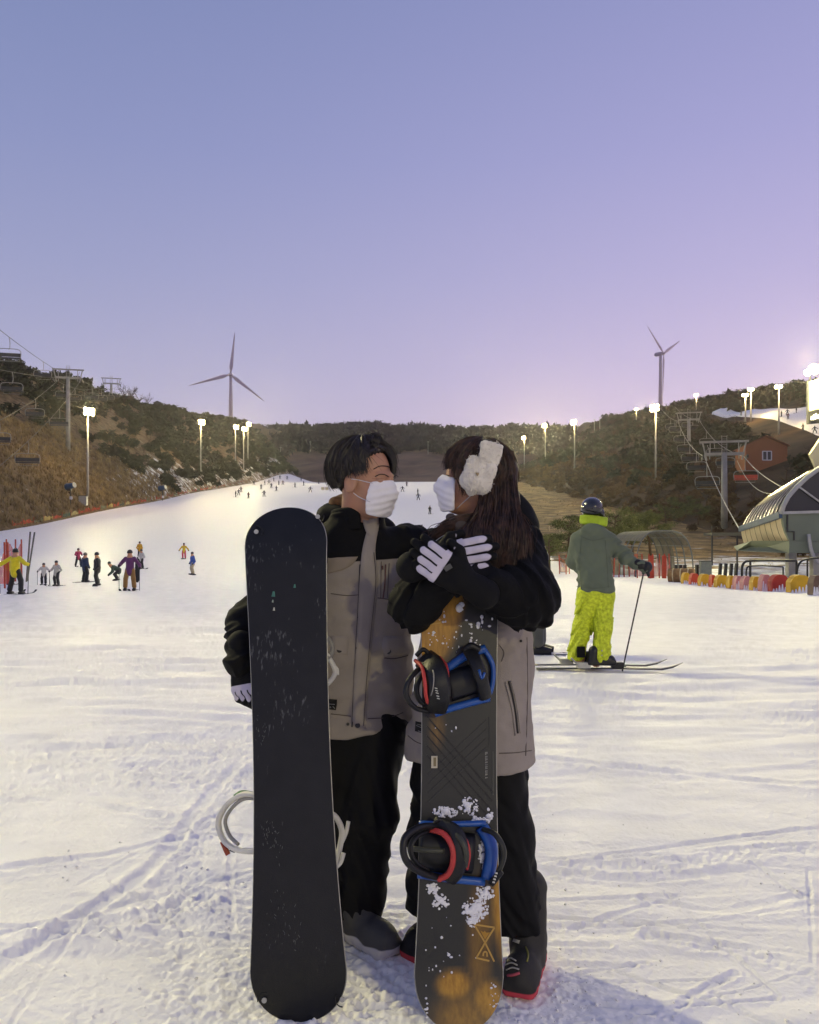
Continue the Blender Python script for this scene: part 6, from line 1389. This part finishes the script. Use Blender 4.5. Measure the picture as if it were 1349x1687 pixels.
def scalp_paths(c, Rm, s, n, tmax, lift, seed, k=10, jit=.02, swirl=.35):
    r = np.random.RandomState(seed); out = []
    for _ in range(n):
        ph = r.uniform(-math.pi, math.pi); tm_ = tmax(ph, r); th0 = r.uniform(.03, .6) * tm_; t = np.linspace(0, 1, k); th = th0 + (tm_ - th0) * t; l = lift + r.uniform(-.004, .008) + .010 * np.sin(t * math.pi) + .006 * t * r.rand() + .006 * float(noise3(A3((math.cos(ph) * 2.2, math.sin(ph) * 2.2, seed * 1.7 + tm_))[None], 1.6)[0]) + (.022 * t ** 1.5 * r.rand() if r.rand() < .06 else 0)
        p_ = ph + swirl * (t - .5) * r.normal() + jit * r.normal(); R_ = A3((.098, .078, .096))[None] + l[:, None]
        q = A3((-.02, 0, .037)) + R_ * np.stack([np.sin(th) * np.cos(p_), np.sin(th) * np.sin(p_), np.cos(th)], 1); out.append(A3(c) + (q * s) @ Rm.T)
    return out
def man_t(ph, r):
    g_ = math.degrees(ph); a = abs(g_)
    if -58 < g_ < 28: b = 22 + 16 * r.rand()
    elif -84 < g_ < 60: b = 70 + 26 * r.rand()
    elif a < 120: b = 98 + 8 * r.rand()
    else: b = 118 + 10 * r.rand()
    return math.radians(b)
mp_ = scalp_paths(mC, mR, mS, 3600, man_t, .017, 3, jit=.07, swirl=.38); rm_ = np.random.RandomState(21)
def drape(fn, pts, lift_, n=5):
    a = np.array(spline([(x, y, 0) for x, y in pts], n))[:, :2]; t = hit(fn, a[:, 0], a[:, 1]); ok = ~np.isnan(t)
    if ok.sum() < 4: return None
    t = np.interp(np.arange(len(t)), np.where(ok)[0], t[ok]); return Pn(a[:, 0], a[:, 1], t - np.linspace(lift_[0], lift_[1], len(t)))
for k in range(330):     # fringe parted over the forehead, falling to either side
    u = rm_.rand(); x0, y0 = 618 + rm_.normal() * 3, 733 + rm_.normal() * 2
    if k % 3 < 2: pp = [(x0, y0), (lerp(588, 603, u) + rm_.normal() * 2, 748 + rm_.normal() * 2), (lerp(580, 601, u) + rm_.normal() * 2, 766 + rm_.normal() * 2), (lerp(582, 605, u) + rm_.normal() * 2, 778 + rm_.normal() * 4)]
    else: pp = [(x0 + 2, y0), (lerp(634, 644, u) + rm_.normal(), 741 + rm_.normal()), (lerp(645, 652, u) + rm_.normal(), 755 + rm_.normal() * 2), (lerp(650, 655, u) + rm_.normal(), 772 + rm_.normal() * 4)]
    q_ = drape(lambda p: head_sdf(p, mC, mR, mS) - .008, pp, (.012, .010 + .012 * rm_.rand()))
    if q_ is not None: mp_.append(q_)
ribbons('hair_strands', mp_, .0012, hair_dk, man)
for ar, fd, dz_, sg, cu in ((mAr, (.12, -.25, -.96), (-.45, -.88, .1), 1, .9), (mAl, (.30, -.62, -.72), (.72, -.35, .45), -1, .7)):
    w_ = Vector(ar[2]) + Vector(fd).normalized() * .01; glove(man, w_, fd, dz_, sg, cu, 1.0)

# ---- the woman
wom = thing('person', 'woman with long brown hair and fluffy white headband hugging her snowboard', 'person', (.22, 2.66, 0.0), 'the couple')
wR = rot_axes((-.985, .06, .13), (.1, -.04, 1)); wC = P(779, 792, 2.64); wS = .885
wNB = P(793, 872, 2.68); wCh = P(800, 950, 2.70); wPe = P(775, 1170, 2.72)
wAl = [P(852, 905, 2.64), P(869, 988, 2.46), P(772, 955, 2.385)]; wAr = [P(728, 915, 2.70), P(684, 998, 2.50), P(736, 948, 2.43)]
wLl = [P(815, 1220, 2.72), P(828, 1375, 2.68), P(848, 1510, 2.68)]; wLr = [P(728, 1220, 2.78), P(718, 1375, 2.76), P(712, 1490, 2.80)]
wom_body = lambda p: neck_body(p, wC, wR, wS, wNB, wCh, wPe, [wAl, wAr], [wLl, wLr])
sdf_obj('body', wom_body, (-.1, 2.2, .02), (.6, 3.05, 1.75), .0055, face_m, wom)
wzs = [.665, .75, .90, 1.05, 1.18, 1.28, 1.36, 1.43]; wFr = rot_axes((-.55, -.83, 0)); wRm = np.stack([-wFr[:, 1], wFr[:, 0], wFr[:, 2]], 1)
def wom_jacket(p, fine=True):
    q = p - A3((.215, 2.72, 0)); ql = q @ wRm; z = ql[:, 2]; zz = np.clip(z, wzs[0], wzs[-1])
    ox = np.interp(zz, wzs, [-.018, -.015, -.005, .005, .02, .028, .030, .028]); a = np.interp(zz, wzs, [.207, .203, .192, .182, .178, .172, .125, .075]); b = np.interp(zz, wzs, [.195, .192, .176, .160, .150, .132, .105, .08])
    w_ = q[:, 0] - ox; e = np.hypot(0, 0)
    qs = (q - np.stack([ox, 0 * ox, 0 * ox], 1)) @ wRm
    k = (np.abs(qs[:, 0] / a) ** 2.2 + np.abs(qs[:, 1] / b) ** 2.2) ** (1 / 2.2); e = (k - 1) * np.minimum(a, b); e = smax(e, np.maximum(wzs[0] - z - .012 * np.sin(q[:, 0] * 16), z - 1.445), .012)
    if fine: e = e + .010 * noise3(p * A3((9, 9, 5)) + 3) + .011 * noise3(p * A3((7, 7, 20)) + 9 + 1.2 * np.sin(p[:, :1] * 8)) + .003 * noise3(p, 36)
    for arm, seed in ((wAl, 3.0), (wAr, 6.0)):
        s = chain(p, arm, [.088, .082, .056], .04) if arm is wAl else chain(p, arm, [.080, .070, .054], .03)
        if fine: s = s + folds(p, arm[0], arm[1], .012, 20, 6, seed) + folds(p, arm[1], arm[2], .012, 24, 8, seed + 4)
        e = smin(e, s, .03)
    return e
def wom_yoke(v):
    arm = np.minimum(chain(v, wAl, [.112, .108, .082], .02), chain(v, wAr, [.105, .095, .08], .02)); return np.maximum(v[:, 2] - 1.20, -arm - .002)
sdf_obj('jacket', wom_jacket, (-.1, 2.2, .62), (.62, 3.05, 1.50), .0062, jk_m, wom, {'yoke': wom_yoke})
wj = wom_jacket
seam('pocket_zip', wj, [(838, 1122), (845, 1150), (850, 1180), (853, 1208)], .0035, snap_m, wom, .0015); seam('pocket_welt', wj, [(833, 1124), (840, 1152), (846, 1182), (849, 1212)], .0028, taupe_m, wom, .003); seam('pocket_welt', wj, [(842, 1122), (849, 1150), (854, 1180), (857, 1208)], .0022, taupe_m, wom, .002)
seam('side_seam', wj, [(868, 1050), (869, 1140), (866, 1245)], .0014, taupe_dk, wom, .001); seam('hem_seam', wj, [(822, 1241), (850, 1240), (876, 1236)], .0014, taupe_dk, wom, .001); seam('hem_seam', wj, [(672, 1212), (685, 1222), (702, 1228)], .0014, taupe_dk, wom, .001)
button('snap', wj, 858, 1056, .005, snap_m, wom); seam('panel_seam', wj, [(822, 1062), (830, 1075), (826, 1090)], .0012, taupe_dk, wom, .001)
overlay('label_patch', wj, [(684.5, 1187.5), (684, 1196), (683.5, 1205)], [(702, 1191), (701, 1201), (700, 1210)], mat('black_patch', '#0b0b0c', .7), wom, .0045, 3)
seam('patch_thread', wj, [(685.5, 1195), (692, 1198), (699, 1200.5)], .0011, pw, wom, .0068); seam('patch_thread', wj, [(689, 1204), (694, 1206)], .0013, pw, wom, .0068); seam('patch_thread', wj, [(687, 1193), (698, 1196)], .0007, pw, wom, .0068)
def wom_hood(p): return smin(ell(p, P(838, 862, 2.76), (.085, .095, .075)), smin(rc(p, P(842, 822, 2.74), P(862, 870, 2.70), .028, .045), rc(p, P(745, 862, 2.60), P(730, 885, 2.62), .022, .030), .03), .05) + .007 * noise3(p, 18)
sdf_obj('hood', wom_hood, (.0, 2.45, 1.2), (.55, 3.0, 1.65), .006, blk_cloth, wom)
def wom_collar(p): return smin(chain(p, [P(742, 852, 2.60), P(758, 866, 2.555), P(775, 880, 2.55)], [.014, .016, .014]), rc(p, P(765, 860, 2.57), P(790, 878, 2.56), .020, .024), .02) + .003 * noise3(p, 40)
sdf_obj('collar', wom_collar, (.05, 2.4, 1.3), (.4, 2.75, 1.55), .0045, mat('dark_taupe_collar', '#4d443f', .85), wom)
def wom_trousers(p):
    e = rc(p, P(740, 1200, 2.75), P(805, 1200, 2.73), .12, .12)
    for l, sd, rr_ in ((wLl, 2., (.108, .090, .105)), (wLr, 7., (.10, .085, .092))):
        lo_ = Vector(l[2]) + Vector((0, 0, -.02)); s = chain(p, [l[0], l[1], lo_], rr_, .05) + folds(p, l[0], l[1], .008, 10, 8, sd) + folds(p, l[1], lo_, .012, 18, 8, sd + 2); e = smin(e, s, .05)
    return smax(e, .125 - p[:, 2], .012)
sdf_obj('trousers', wom_trousers, (-.08, 2.45, .08), (.58, 3.0, .9), .0075, pant_m, wom)
bo, bf = boot(wom, (.405, 2.72, 0), (.325, 2.46, 0), (.385, 2.69, .24), ('#33312e', '#c2454f'), .026, .054)
boot(wom, (.16, 2.86, 0), (-.005, 2.68, 0), (.12, 2.83, .24), ('#1c1b1c', '#b03a40'), .024, .05)
lace_m = mat('lace', '#a9a69c', .7)
for a in ([(832, 1590), (842, 1586), (852, 1590)], [(834, 1598), (844, 1594), (855, 1597)], [(831, 1583), (840, 1578), (850, 1583)]): seam('lace', bf, a, .0022, lace_m, wom, .002, 3)
seam('boot_trim', bf, [(836, 1607), (846, 1606), (856, 1603)], .004, mat('pink_trim', '#b5505a', .6), wom, .001, 3); overlay('boot_tab', bf, [(846, 1545), (844, 1552)], [(857, 1548), (854, 1556)], lace_m, wom, .003, 3, 3)
seam('boot_print', bf, [(866, 1560), (870, 1572), (868, 1584)], .003, mat('olive_print', '#7c7838', .6), wom, .001, 3)
for k in range(4): seam('lace', bf, [(668 + k, 1528 + k * 7), (678 + k, 1524 + k * 7)], .002, lace_m, wom, .002, 2) if False else None
# mask, face
wb_ = lambda p: head_sdf(p, wC, wR, wS); wm = lambda p: mask_sdf(p, wC, wR, wS * 1.03)
sdf_obj('face_mask', wm, (0.0, 2.45, 1.35), (.4, 2.85, 1.75), .0036, mask_m, wom)
wboth = lambda p: np.minimum(wm(p), wom_body(p))
seam('ear_loop', wboth, [(767, 796), (778, 800), (788, 802)], .0015, cord_m, wom, .002, 4); seam('ear_loop', wboth, [(752, 838), (765, 826), (778, 814), (786, 806)], .0015, cord_m, wom, .002, 4)
seam('eyelid', wb_, [(731, 785), (735, 783), (740, 784)], .0016, brow_m, wom, .0005, 4); seam('eyebrow', wb_, [(730, 774), (736, 771), (742, 772)], .002, brow_m, wom, 0, 4, .6)
# hair: cap, bangs, and the long fall over the near shoulder
def wom_hair(p):
    e = hair_cap(p, wC, wR, wS, .016, .82, -.57, .012, -.10)
    fall = chain(p, [P(822, 775, 2.64), P(826, 830, 2.62), P(822, 880, 2.545), P(815, 925, 2.50)], [.062, .052, .050, .020], .03)
    fall = smin(fall, chain(p, [P(800, 850, 2.60), P(775, 885, 2.53), P(760, 905, 2.52)], [.03, .035, .012], .02), .03)
    return smin(e, fall + .0015 * np.sin(p[:, 0] * 190 + 6 * noise3(p, 14)), .02)
sdf_obj('hair', wom_hair, (.0, 2.35, 1.22), (.5, 2.95, 1.76), .0045, hair_br, wom)
def wom_t(ph, r):
    a = abs(math.degrees(ph)); return math.radians(86 + 8 * r.rand() if a < 45 else (100 + 12 * r.rand() if a < 75 else 112 + 15 * r.rand()))
paths = scalp_paths(wC, wR, wS, 3000, wom_t, .018, 9)
rw = np.random.RandomState(5)
for _ in range(2600):
    a = rw.uniform(-.5, 1.0); x0 = rw.uniform(790, 846); q0 = Pn(x0, rw.uniform(742, 775), 2.58 + abs(x0 - 815) * .0012 + rw.uniform(-.02, .04))
    x1 = x0 + rw.normal() * 3 + 4; q1 = Pn(x1, 825 + rw.normal() * 6, 2.565 + rw.uniform(-.02, .05)); x2 = lerp(775, 862, (x0 - 790) / 56) + rw.normal() * 8; q2 = Pn(x2, 880 + rw.normal() * 5, 2.50 + rw.uniform(-.02, .03)); x3 = x2 + rw.normal() * 8 - 4; q3 = Pn(x3, 915 + rw.uniform(0, 26), 2.475 + rw.uniform(-.01, .03))
    paths.append(np.array(spline([q0, q1, q2, q3], 5)))
for _ in range(80):   # strands that frame the face and blow across the collar
    x0 = rw.uniform(752, 772); q0 = Pn(x0, 752 + rw.uniform(0, 12), 2.555 + rw.uniform(-.01, .02)); q1 = Pn(x0 - 1 + rw.normal() * 2, 785, 2.55 + rw.uniform(-.01, .01)); q2 = Pn(x0 + 6 + rw.normal() * 4, 812 + rw.uniform(-8, 8), 2.56); paths.append(np.array(spline([q0, q1, q2], 6)))
for _ in range(70):
    q0 = Pn(800, 850, 2.55); q1 = Pn(760 + rw.normal() * 8, 858 + rw.normal() * 6, 2.54); q2 = Pn(728 + rw.normal() * 10, 866 + rw.uniform(0, 22), 2.55); q3 = Pn(712 + rw.uniform(-12, 10), 885 + rw.uniform(0, 14), 2.56); paths.append(np.array(spline([q0, q1, q2, q3], 5)))
ribbons('hair_strands', paths, .0012, hair_br, wom)
# fluffy headband with an ear pad
band = thing('headband', 'fluffy white ear-warmer headband on the woman', 'headband', P(789, 775, 2.56))
fl_m = mat('white_fleece', '#ddd6c8', .95, .06, 30.0, bump=.4, bscale=300)
pad_c = A3(P(788, 783, 2.545)); padR = rot_axes((.05, -1, .05), (.35, 0, 1))
def pad_f(p): return smin(rbox(p, pad_c, (.026, .049, .054), .024, padR), rc(p, P(781, 795, 2.545), P(775, 812, 2.55), .030, .008), .03) + .0022 * np.exp(-(((p - pad_c) @ padR)[:, 1] - .012) ** 2 / .00002)  + .0025 * noise3(p, 70) + .002 * noise3(p, 130)
arcp = [P(801, 764, 2.535), P(806, 748, 2.56), P(808, 741, 2.60), P(806, 737, 2.66), P(800, 740, 2.71), P(792, 752, 2.745)]
def band_f(p):
    e = None
    for k in (-1, -.5, 0, .5, 1):
        sh = Vector((.024 * k - .006, 0, .010 * k + .004)); c = chain(p, [q + sh for q in arcp], [.012] * 6, .01); e = c if e is None else smin(e, c, .012)
    e = smin(e * 1.0 + .006, rbox(p, P(805.5, 748, 2.565), (.034, .032, .034), .007, rot_axes((.96, .1, -.27))), .012)
    return e + .002 * noise3(p, 75) + .002 * noise3(p, 140)
sdf_obj('ear_pad', pad_f, pad_c - .12, pad_c + .12, .0036, fl_m, band); sdf_obj('band', band_f, (.14, 2.44, 1.58), (.38, 2.85, 1.80), .0036, fl_m, band)
fz = []; rf_ = np.random.RandomState(8)
for _ in range(1500):
    a, q = rf_.uniform(0, 6.28), rf_.rand() ** .5; px_, py_ = 788 + math.cos(a) * 28 * q + math.sin(a) * 6 * q, 783 + math.sin(a) * 34 * q; fz.append((px_, py_))
for _ in range(800): fz.append((rf_.uniform(783, 824), rf_.uniform(728, 762)))
fz = np.array(fz); tt = hit(lambda p: np.minimum(pad_f(p), band_f(p)), fz[:, 0], fz[:, 1]); ok_ = ~np.isnan(tt); fz, tt = fz[ok_], tt[ok_]; b0 = Pn(fz[:, 0], fz[:, 1], tt + .002)
ribbons('fleece_pile', [np.stack([b, b + d * .5 + A3((0, 0, -.001)), b + d + rf_.normal(size=3) * .002]) for b, d in zip(b0, rf_.normal(size=(len(b0), 3)) * .0026 + A3((0, -.0015, 0)))], .0012, fl_m, band)
seam('pad_seam', pad_f, [(776, 798), (781, 785), (780, 772), (784, 757)], .0022, mat('fleece_fold', '#cfc7bb', .95), band, .0, 5)
overlay('badge', pad_f, [(783, 778), (784, 781), (786, 784)], [(789, 778.5), (788.5, 781.5), (787.5, 784)], mat('beige_badge', '#8f7d5c', .6), band, .006, 3, 3)
# her gloves: left hand over right on the tip of the board
glove(wom, P(719, 926, 2.40), (1.0, -.05, .20), (.02, -1, .12), 1, .30, 1.06, -.006)
glove(wom, P(762, 956, 2.345), (-.80, -.10, .50), (-.18, -1, -.12), -1, .45, 1.04, -.006)
m = MB(); c = P(738, 935, 2.315); m.box(c, (.011, .004, .007), Matrix.Rotation(-.55, 3, 'Y')); m.build('glove_tab', mat('glove_tab', '#4a4a48', .5), wom)
# ------------------------------------------------------------------ the skier in green and neon yellow
GD = 8.9
gk = thing('person', 'skier in olive jacket and neon yellow trousers seen from behind', 'person', (P(970, 1100, GD).x, GD, 0.0))
q = lambda px, py, dd=0.0: P(px, py, GD + dd)
gS = [q(953, 884, 0), q(1000, 884, 0)]
def g_body(p):
    e = smin(ell(p, q(975, 842), (.085, .10, .12)), rc(p, q(976, 850), q(978, 875), .06, .065), .03); e = smin(e, rc(p, q(977, 880), q(980, 985), .13, .12), .05)
    e = smin(e, chain(p, [q(1000, 890), q(1030, 920, .05), q(1066, 936, -.05)], [.05, .045, .04]), .03); e = smin(e, chain(p, [q(952, 890), q(945, 925, .15), q(965, 940, .30)], [.05, .045, .04]), .03)
    for l in ([q(968, 985), q(962, 1030, .05), q(955, 1090)], [q(992, 985), q(988, 1035, .05), q(982, 1092)]): e = smin(e, chain(p, l, [.085, .065, .05]), .03)
    return e
sdf_obj('body', g_body, q(900, 1110) - Vector((.1, .6, .1)), q(1100, 810) + Vector((.1, .6, .1)), .018, skin_m, gk)
def g_jacket(p):
    z = p[:, 2]; zs = [q(0, 975).z, q(0, 940).z, q(0, 905).z, q(0, 880).z, q(0, 866).z]; zz = np.clip(z, zs[0], zs[-1])
    cx_ = np.interp(zz, zs, [q(982, 0).x, q(980, 0).x, q(976, 0).x, q(976, 0).x, q(978, 0).x]); a = np.interp(zz, zs, [.192, .185, .205, .20, .10]); k = (np.abs((p[:, 0] - cx_) / a) ** 2.4 + np.abs((p[:, 1] - GD) / np.interp(zz, zs, [.16, .15, .15, .13, .09])) ** 2.4) ** (1 / 2.4)
    e = smax((k - 1) * .14, np.maximum(zs[0] - z, z - zs[-1]), .03); e = e + .016 * noise3(p * A3((9, 9, 3.5))) + .012 * (np.abs(noise3(p * A3((5, 5, 11)) + 4)) - .3) + .006 * noise3(p, 24)
    ar = chain(p, [q(1001, 890), q(1030, 917, .02), q(1062, 936, -.05)], [.095, .080, .058], .04) + folds(p, q(1001, 890), q(1062, 936), .024, 15, 6, 2); al = chain(p, [q(953, 890), q(944, 925, .12), q(962, 942, .28)], [.088, .075, .06], .04) + folds(p, q(953, 890), q(944, 925), .008, 15, 6, 3)
    e = smin(smin(e, ar, .05), al, .05); hood = ell(p, q(976, 872, -.10), (.12, .07, .07)); return smin(e, hood + .006 * noise3(p, 20), .03)
sdf_obj('jacket', g_jacket, q(920, 990) - Vector((.1, .5, .1)), q(1080, 840) + Vector((.1, .6, .1)), .012, mat('olive_jacket', '#5a6353', .75, .12, 3.0, bump=.2, bscale=150), gk)
def gseam(pts):
    a = np.array(spline([(x, y, 0) for x, y in pts], 5)); t = hit(g_jacket, a[:, 0], a[:, 1], 8.2, 9.6); md = np.nanmedian(t); t = np.where(np.isnan(t), md, t); mm = MB(); mm.tube([Vector(v_) for v_ in Pn(a[:, 0], a[:, 1], t - .002)], .0022, 5); mm.build('seam', mat('olive_seam', '#474f42', .8), gk, True, True)
gseam([(958, 882), (955, 930), (958, 970)]); gseam([(997, 890), (1000, 930), (1002, 968)]); gseam([(950, 966), (978, 969), (1006, 966)]); gseam([(957, 884), (976, 890), (998, 886)])
sdf_obj('collar', lambda p: smax(np.abs(np.hypot((p[:, 0] - q(978, 0).x) / 1.1, p[:, 1] - GD) - .105) - .03, np.abs(p[:, 2] - q(0, 858).z - .10 * (q(978, 0).x - p[:, 0])) - .05, .02) + .006 * noise3(p, 20), q(940, 885) - Vector((0, .3, 0)), q(1020, 835) + Vector((0, .3, 0)), .010, mat('neon_collar', '#9db52a', .8, .12, 20.0, bump=.4, bscale=60), gk)
neon = mat('neon_trousers', '#a9b81e', .75, .18, 34.0, bump=.3, bscale=40, col2='#c4d030')
def g_tr(p):
    e = rc(p, q(972, 980), q(991, 980), .145, .145)
    for l, sd in (([q(968, 985), q(960, 1035, .05), q(948, 1078)], 1.), ([q(993, 985), q(994, 1035, -.06), q(989, 1082, -.1)], 4.)): e = smin(e, chain(p, l, [.125, .098, .098], .05) + folds(p, l[0], l[2], .030, 11, 7, sd), .015)
    return smax(e, q(0, 1088).z - p[:, 2], .015)
sdf_obj('trousers', g_tr, q(920, 1100) - Vector((.1, .5, .05)), q(1030, 940) + Vector((.1, .5, 0)), .012, neon, gk)
m = MB(); c = q(957, 1074, -.125); m.box(c, (.042, .012, .058)); m.build('cuff_patch', blk_cloth, gk)
def g_helm(p): e = ell(p, q(975, 837), (.117, .14, .118)); e = smax(e, q(0, 851).z - .03 * 0 - p[:, 2], .02); return smin(e, ell(p, q(991, 846, -.02), (.03, .06, .05)), .02)
sdf_obj('helmet', g_helm, q(945, 870) - Vector((0, .3, 0)), q(1005, 805) + Vector((0, .3, 0)), .009, mat('black_helmet', '#141519', .18, .1, 8.0, spec=.6, coat=.5), gk)
m = MB(); m.tube(spline([q(957, 842, -.08), q(966, 845, -.14), (q(980, 846, -.145)), q(992, 842, -.06)], 4), .014, 6, True, .5); m.build('goggle_strap', black_plastic, gk)
sdf_obj('glove', lambda p: smin(ell(p, q(1066, 934, -.05), (.055, .06, .06)), smin(rc(p, q(1058, 932, -.05), q(1050, 928, -.04), .05, .05), chain(p, [q(1064, 938, -.09), q(1068, 947, -.08)], [.022, .02]), .02), .02) + .006 * noise3(p, 40), q(1035, 960) - Vector((0, .3, 0)), q(1085, 910) + Vector((0, .3, 0)), .008, black_plastic, gk)
sdf_obj('glove', lambda p: ell(p, q(967, 944, .33), (.06, .06, .07)), q(945, 965, .3) - Vector((0, .2, 0)), q(990, 920, .3) + Vector((0, .2, 0)), .012, black_plastic, gk)
for a, b in (((1063, 930, -.05), (1025, 1106, -.10)), ((968, 938, .33), (990, 1098, .40))):
    m = MB(); A_, B_ = q(*a), q(*b); m.tube([A_, B_], .0085, 6); pl = m.build('pole', dark_steel, gk); m = MB(); c = A_.lerp(B_, .955); m.tube([c, c + Vector((0, 0, .012))], [.035, .02], 8); m.build('basket', black_plastic, pl)
    m = MB(); m.tube([A_ + Vector((0, 0, .03)), A_.lerp(B_, .09)], .017, 8); m.build('grip', black_plastic, pl)
for k, (px, dd, tip, tail_) in enumerate(((955, .12, 1096, 880), (984, -.14, 1122, 884))):
    z = .012; d = GD + dd; X0, X1, X2 = (tail_ - CX) / F * d, (tip - 34 - CX) / F * d, (tip - CX) / F * d
    m = MB(); m.tube([(X0, d + .02, z), ((X0 + X1) / 2, d, z + .006), (X1, d - .03, z), (lerp(X1, X2, .5), d - .045, z + .025), (X2, d - .06, z + .075)], [.045, .036, .048, .045, .012], 8, True, .16, up=(0, 0, 1)); sk = m.build('ski', mat('ski_dark', '#2a2a2a', .4, .1, 5.0), gk, True, True)
    bx_ = (px + 2 - CX) / F * d
    for o_, l_ in ((-.16, .07), (.20, .06)): m = MB(); m.box((bx_ + o_, d, z + .04), (l_, .035, .03)); m.build('binding', galv if o_ < 0 else black_plastic, sk)
    m = MB(); m.tube([(bx_ - .22, d - .03, z + .04), (bx_ - .30, d - .03, z + .12)], .018, 6, True, .6); m.build('brake', galv, sk)
    bs = A3((bx_, d, z + .05))
    sdf_obj('boot', lambda p: smin(smin(rbox(p, bs + A3((.03, 0, .02)), (.155, .048, .03), .02), ell(p, bs + A3((.09, 0, .055)), (.085, .05, .05)), .02), rc(p, bs + A3((-.06, 0, .08)), bs + A3((-.05, 0, .14)), .056, .056), .03), bs - A3((.28, .15, .1)), bs + A3((.3, .15, .42)), .010, mat('ski_boot', '#1a1a1c', .35, .1, 10.0), gk)
    for h_ in (.10, .15): m = MB(); m.tube([bs + A3((.02, -.055, h_)), bs + A3((.05, -.03, h_ + .005))], .008, 5); m.build('boot_buckle', galv, gk)
# ------------------------------------------------------------------ cold evening air over the valley
hv = [(-330, -75, -6), (350, -75, -6), (350, 930, -6), (-330, 930, -6), (-330, -75, 228), (350, -75, 228), (350, 930, 228), (-330, 930, 228)]
hz_o = obj('haze', hv, [(3, 2, 1, 0), (4, 5, 6, 7), (0, 1, 5, 4), (1, 2, 6, 5), (2, 3, 7, 6), (3, 0, 4, 7)], mat('haze_air', '#ffffff')); tag(hz_o, 'thin evening haze filling the valley', None, None, 'stuff')
hm = hz_o.data.materials[0]; hm.node_tree.nodes.clear(); ho = hm.node_tree.nodes.new('ShaderNodeOutputMaterial'); pv = hm.node_tree.nodes.new('ShaderNodeVolumePrincipled')
pv.inputs['Color'].default_value = (.85, .82, .9, 1); pv.inputs['Density'].default_value = 0.00014; pv.inputs['Anisotropy'].default_value = 0.86
hm.node_tree.links.new(pv.outputs[0], ho.inputs['Volume'])
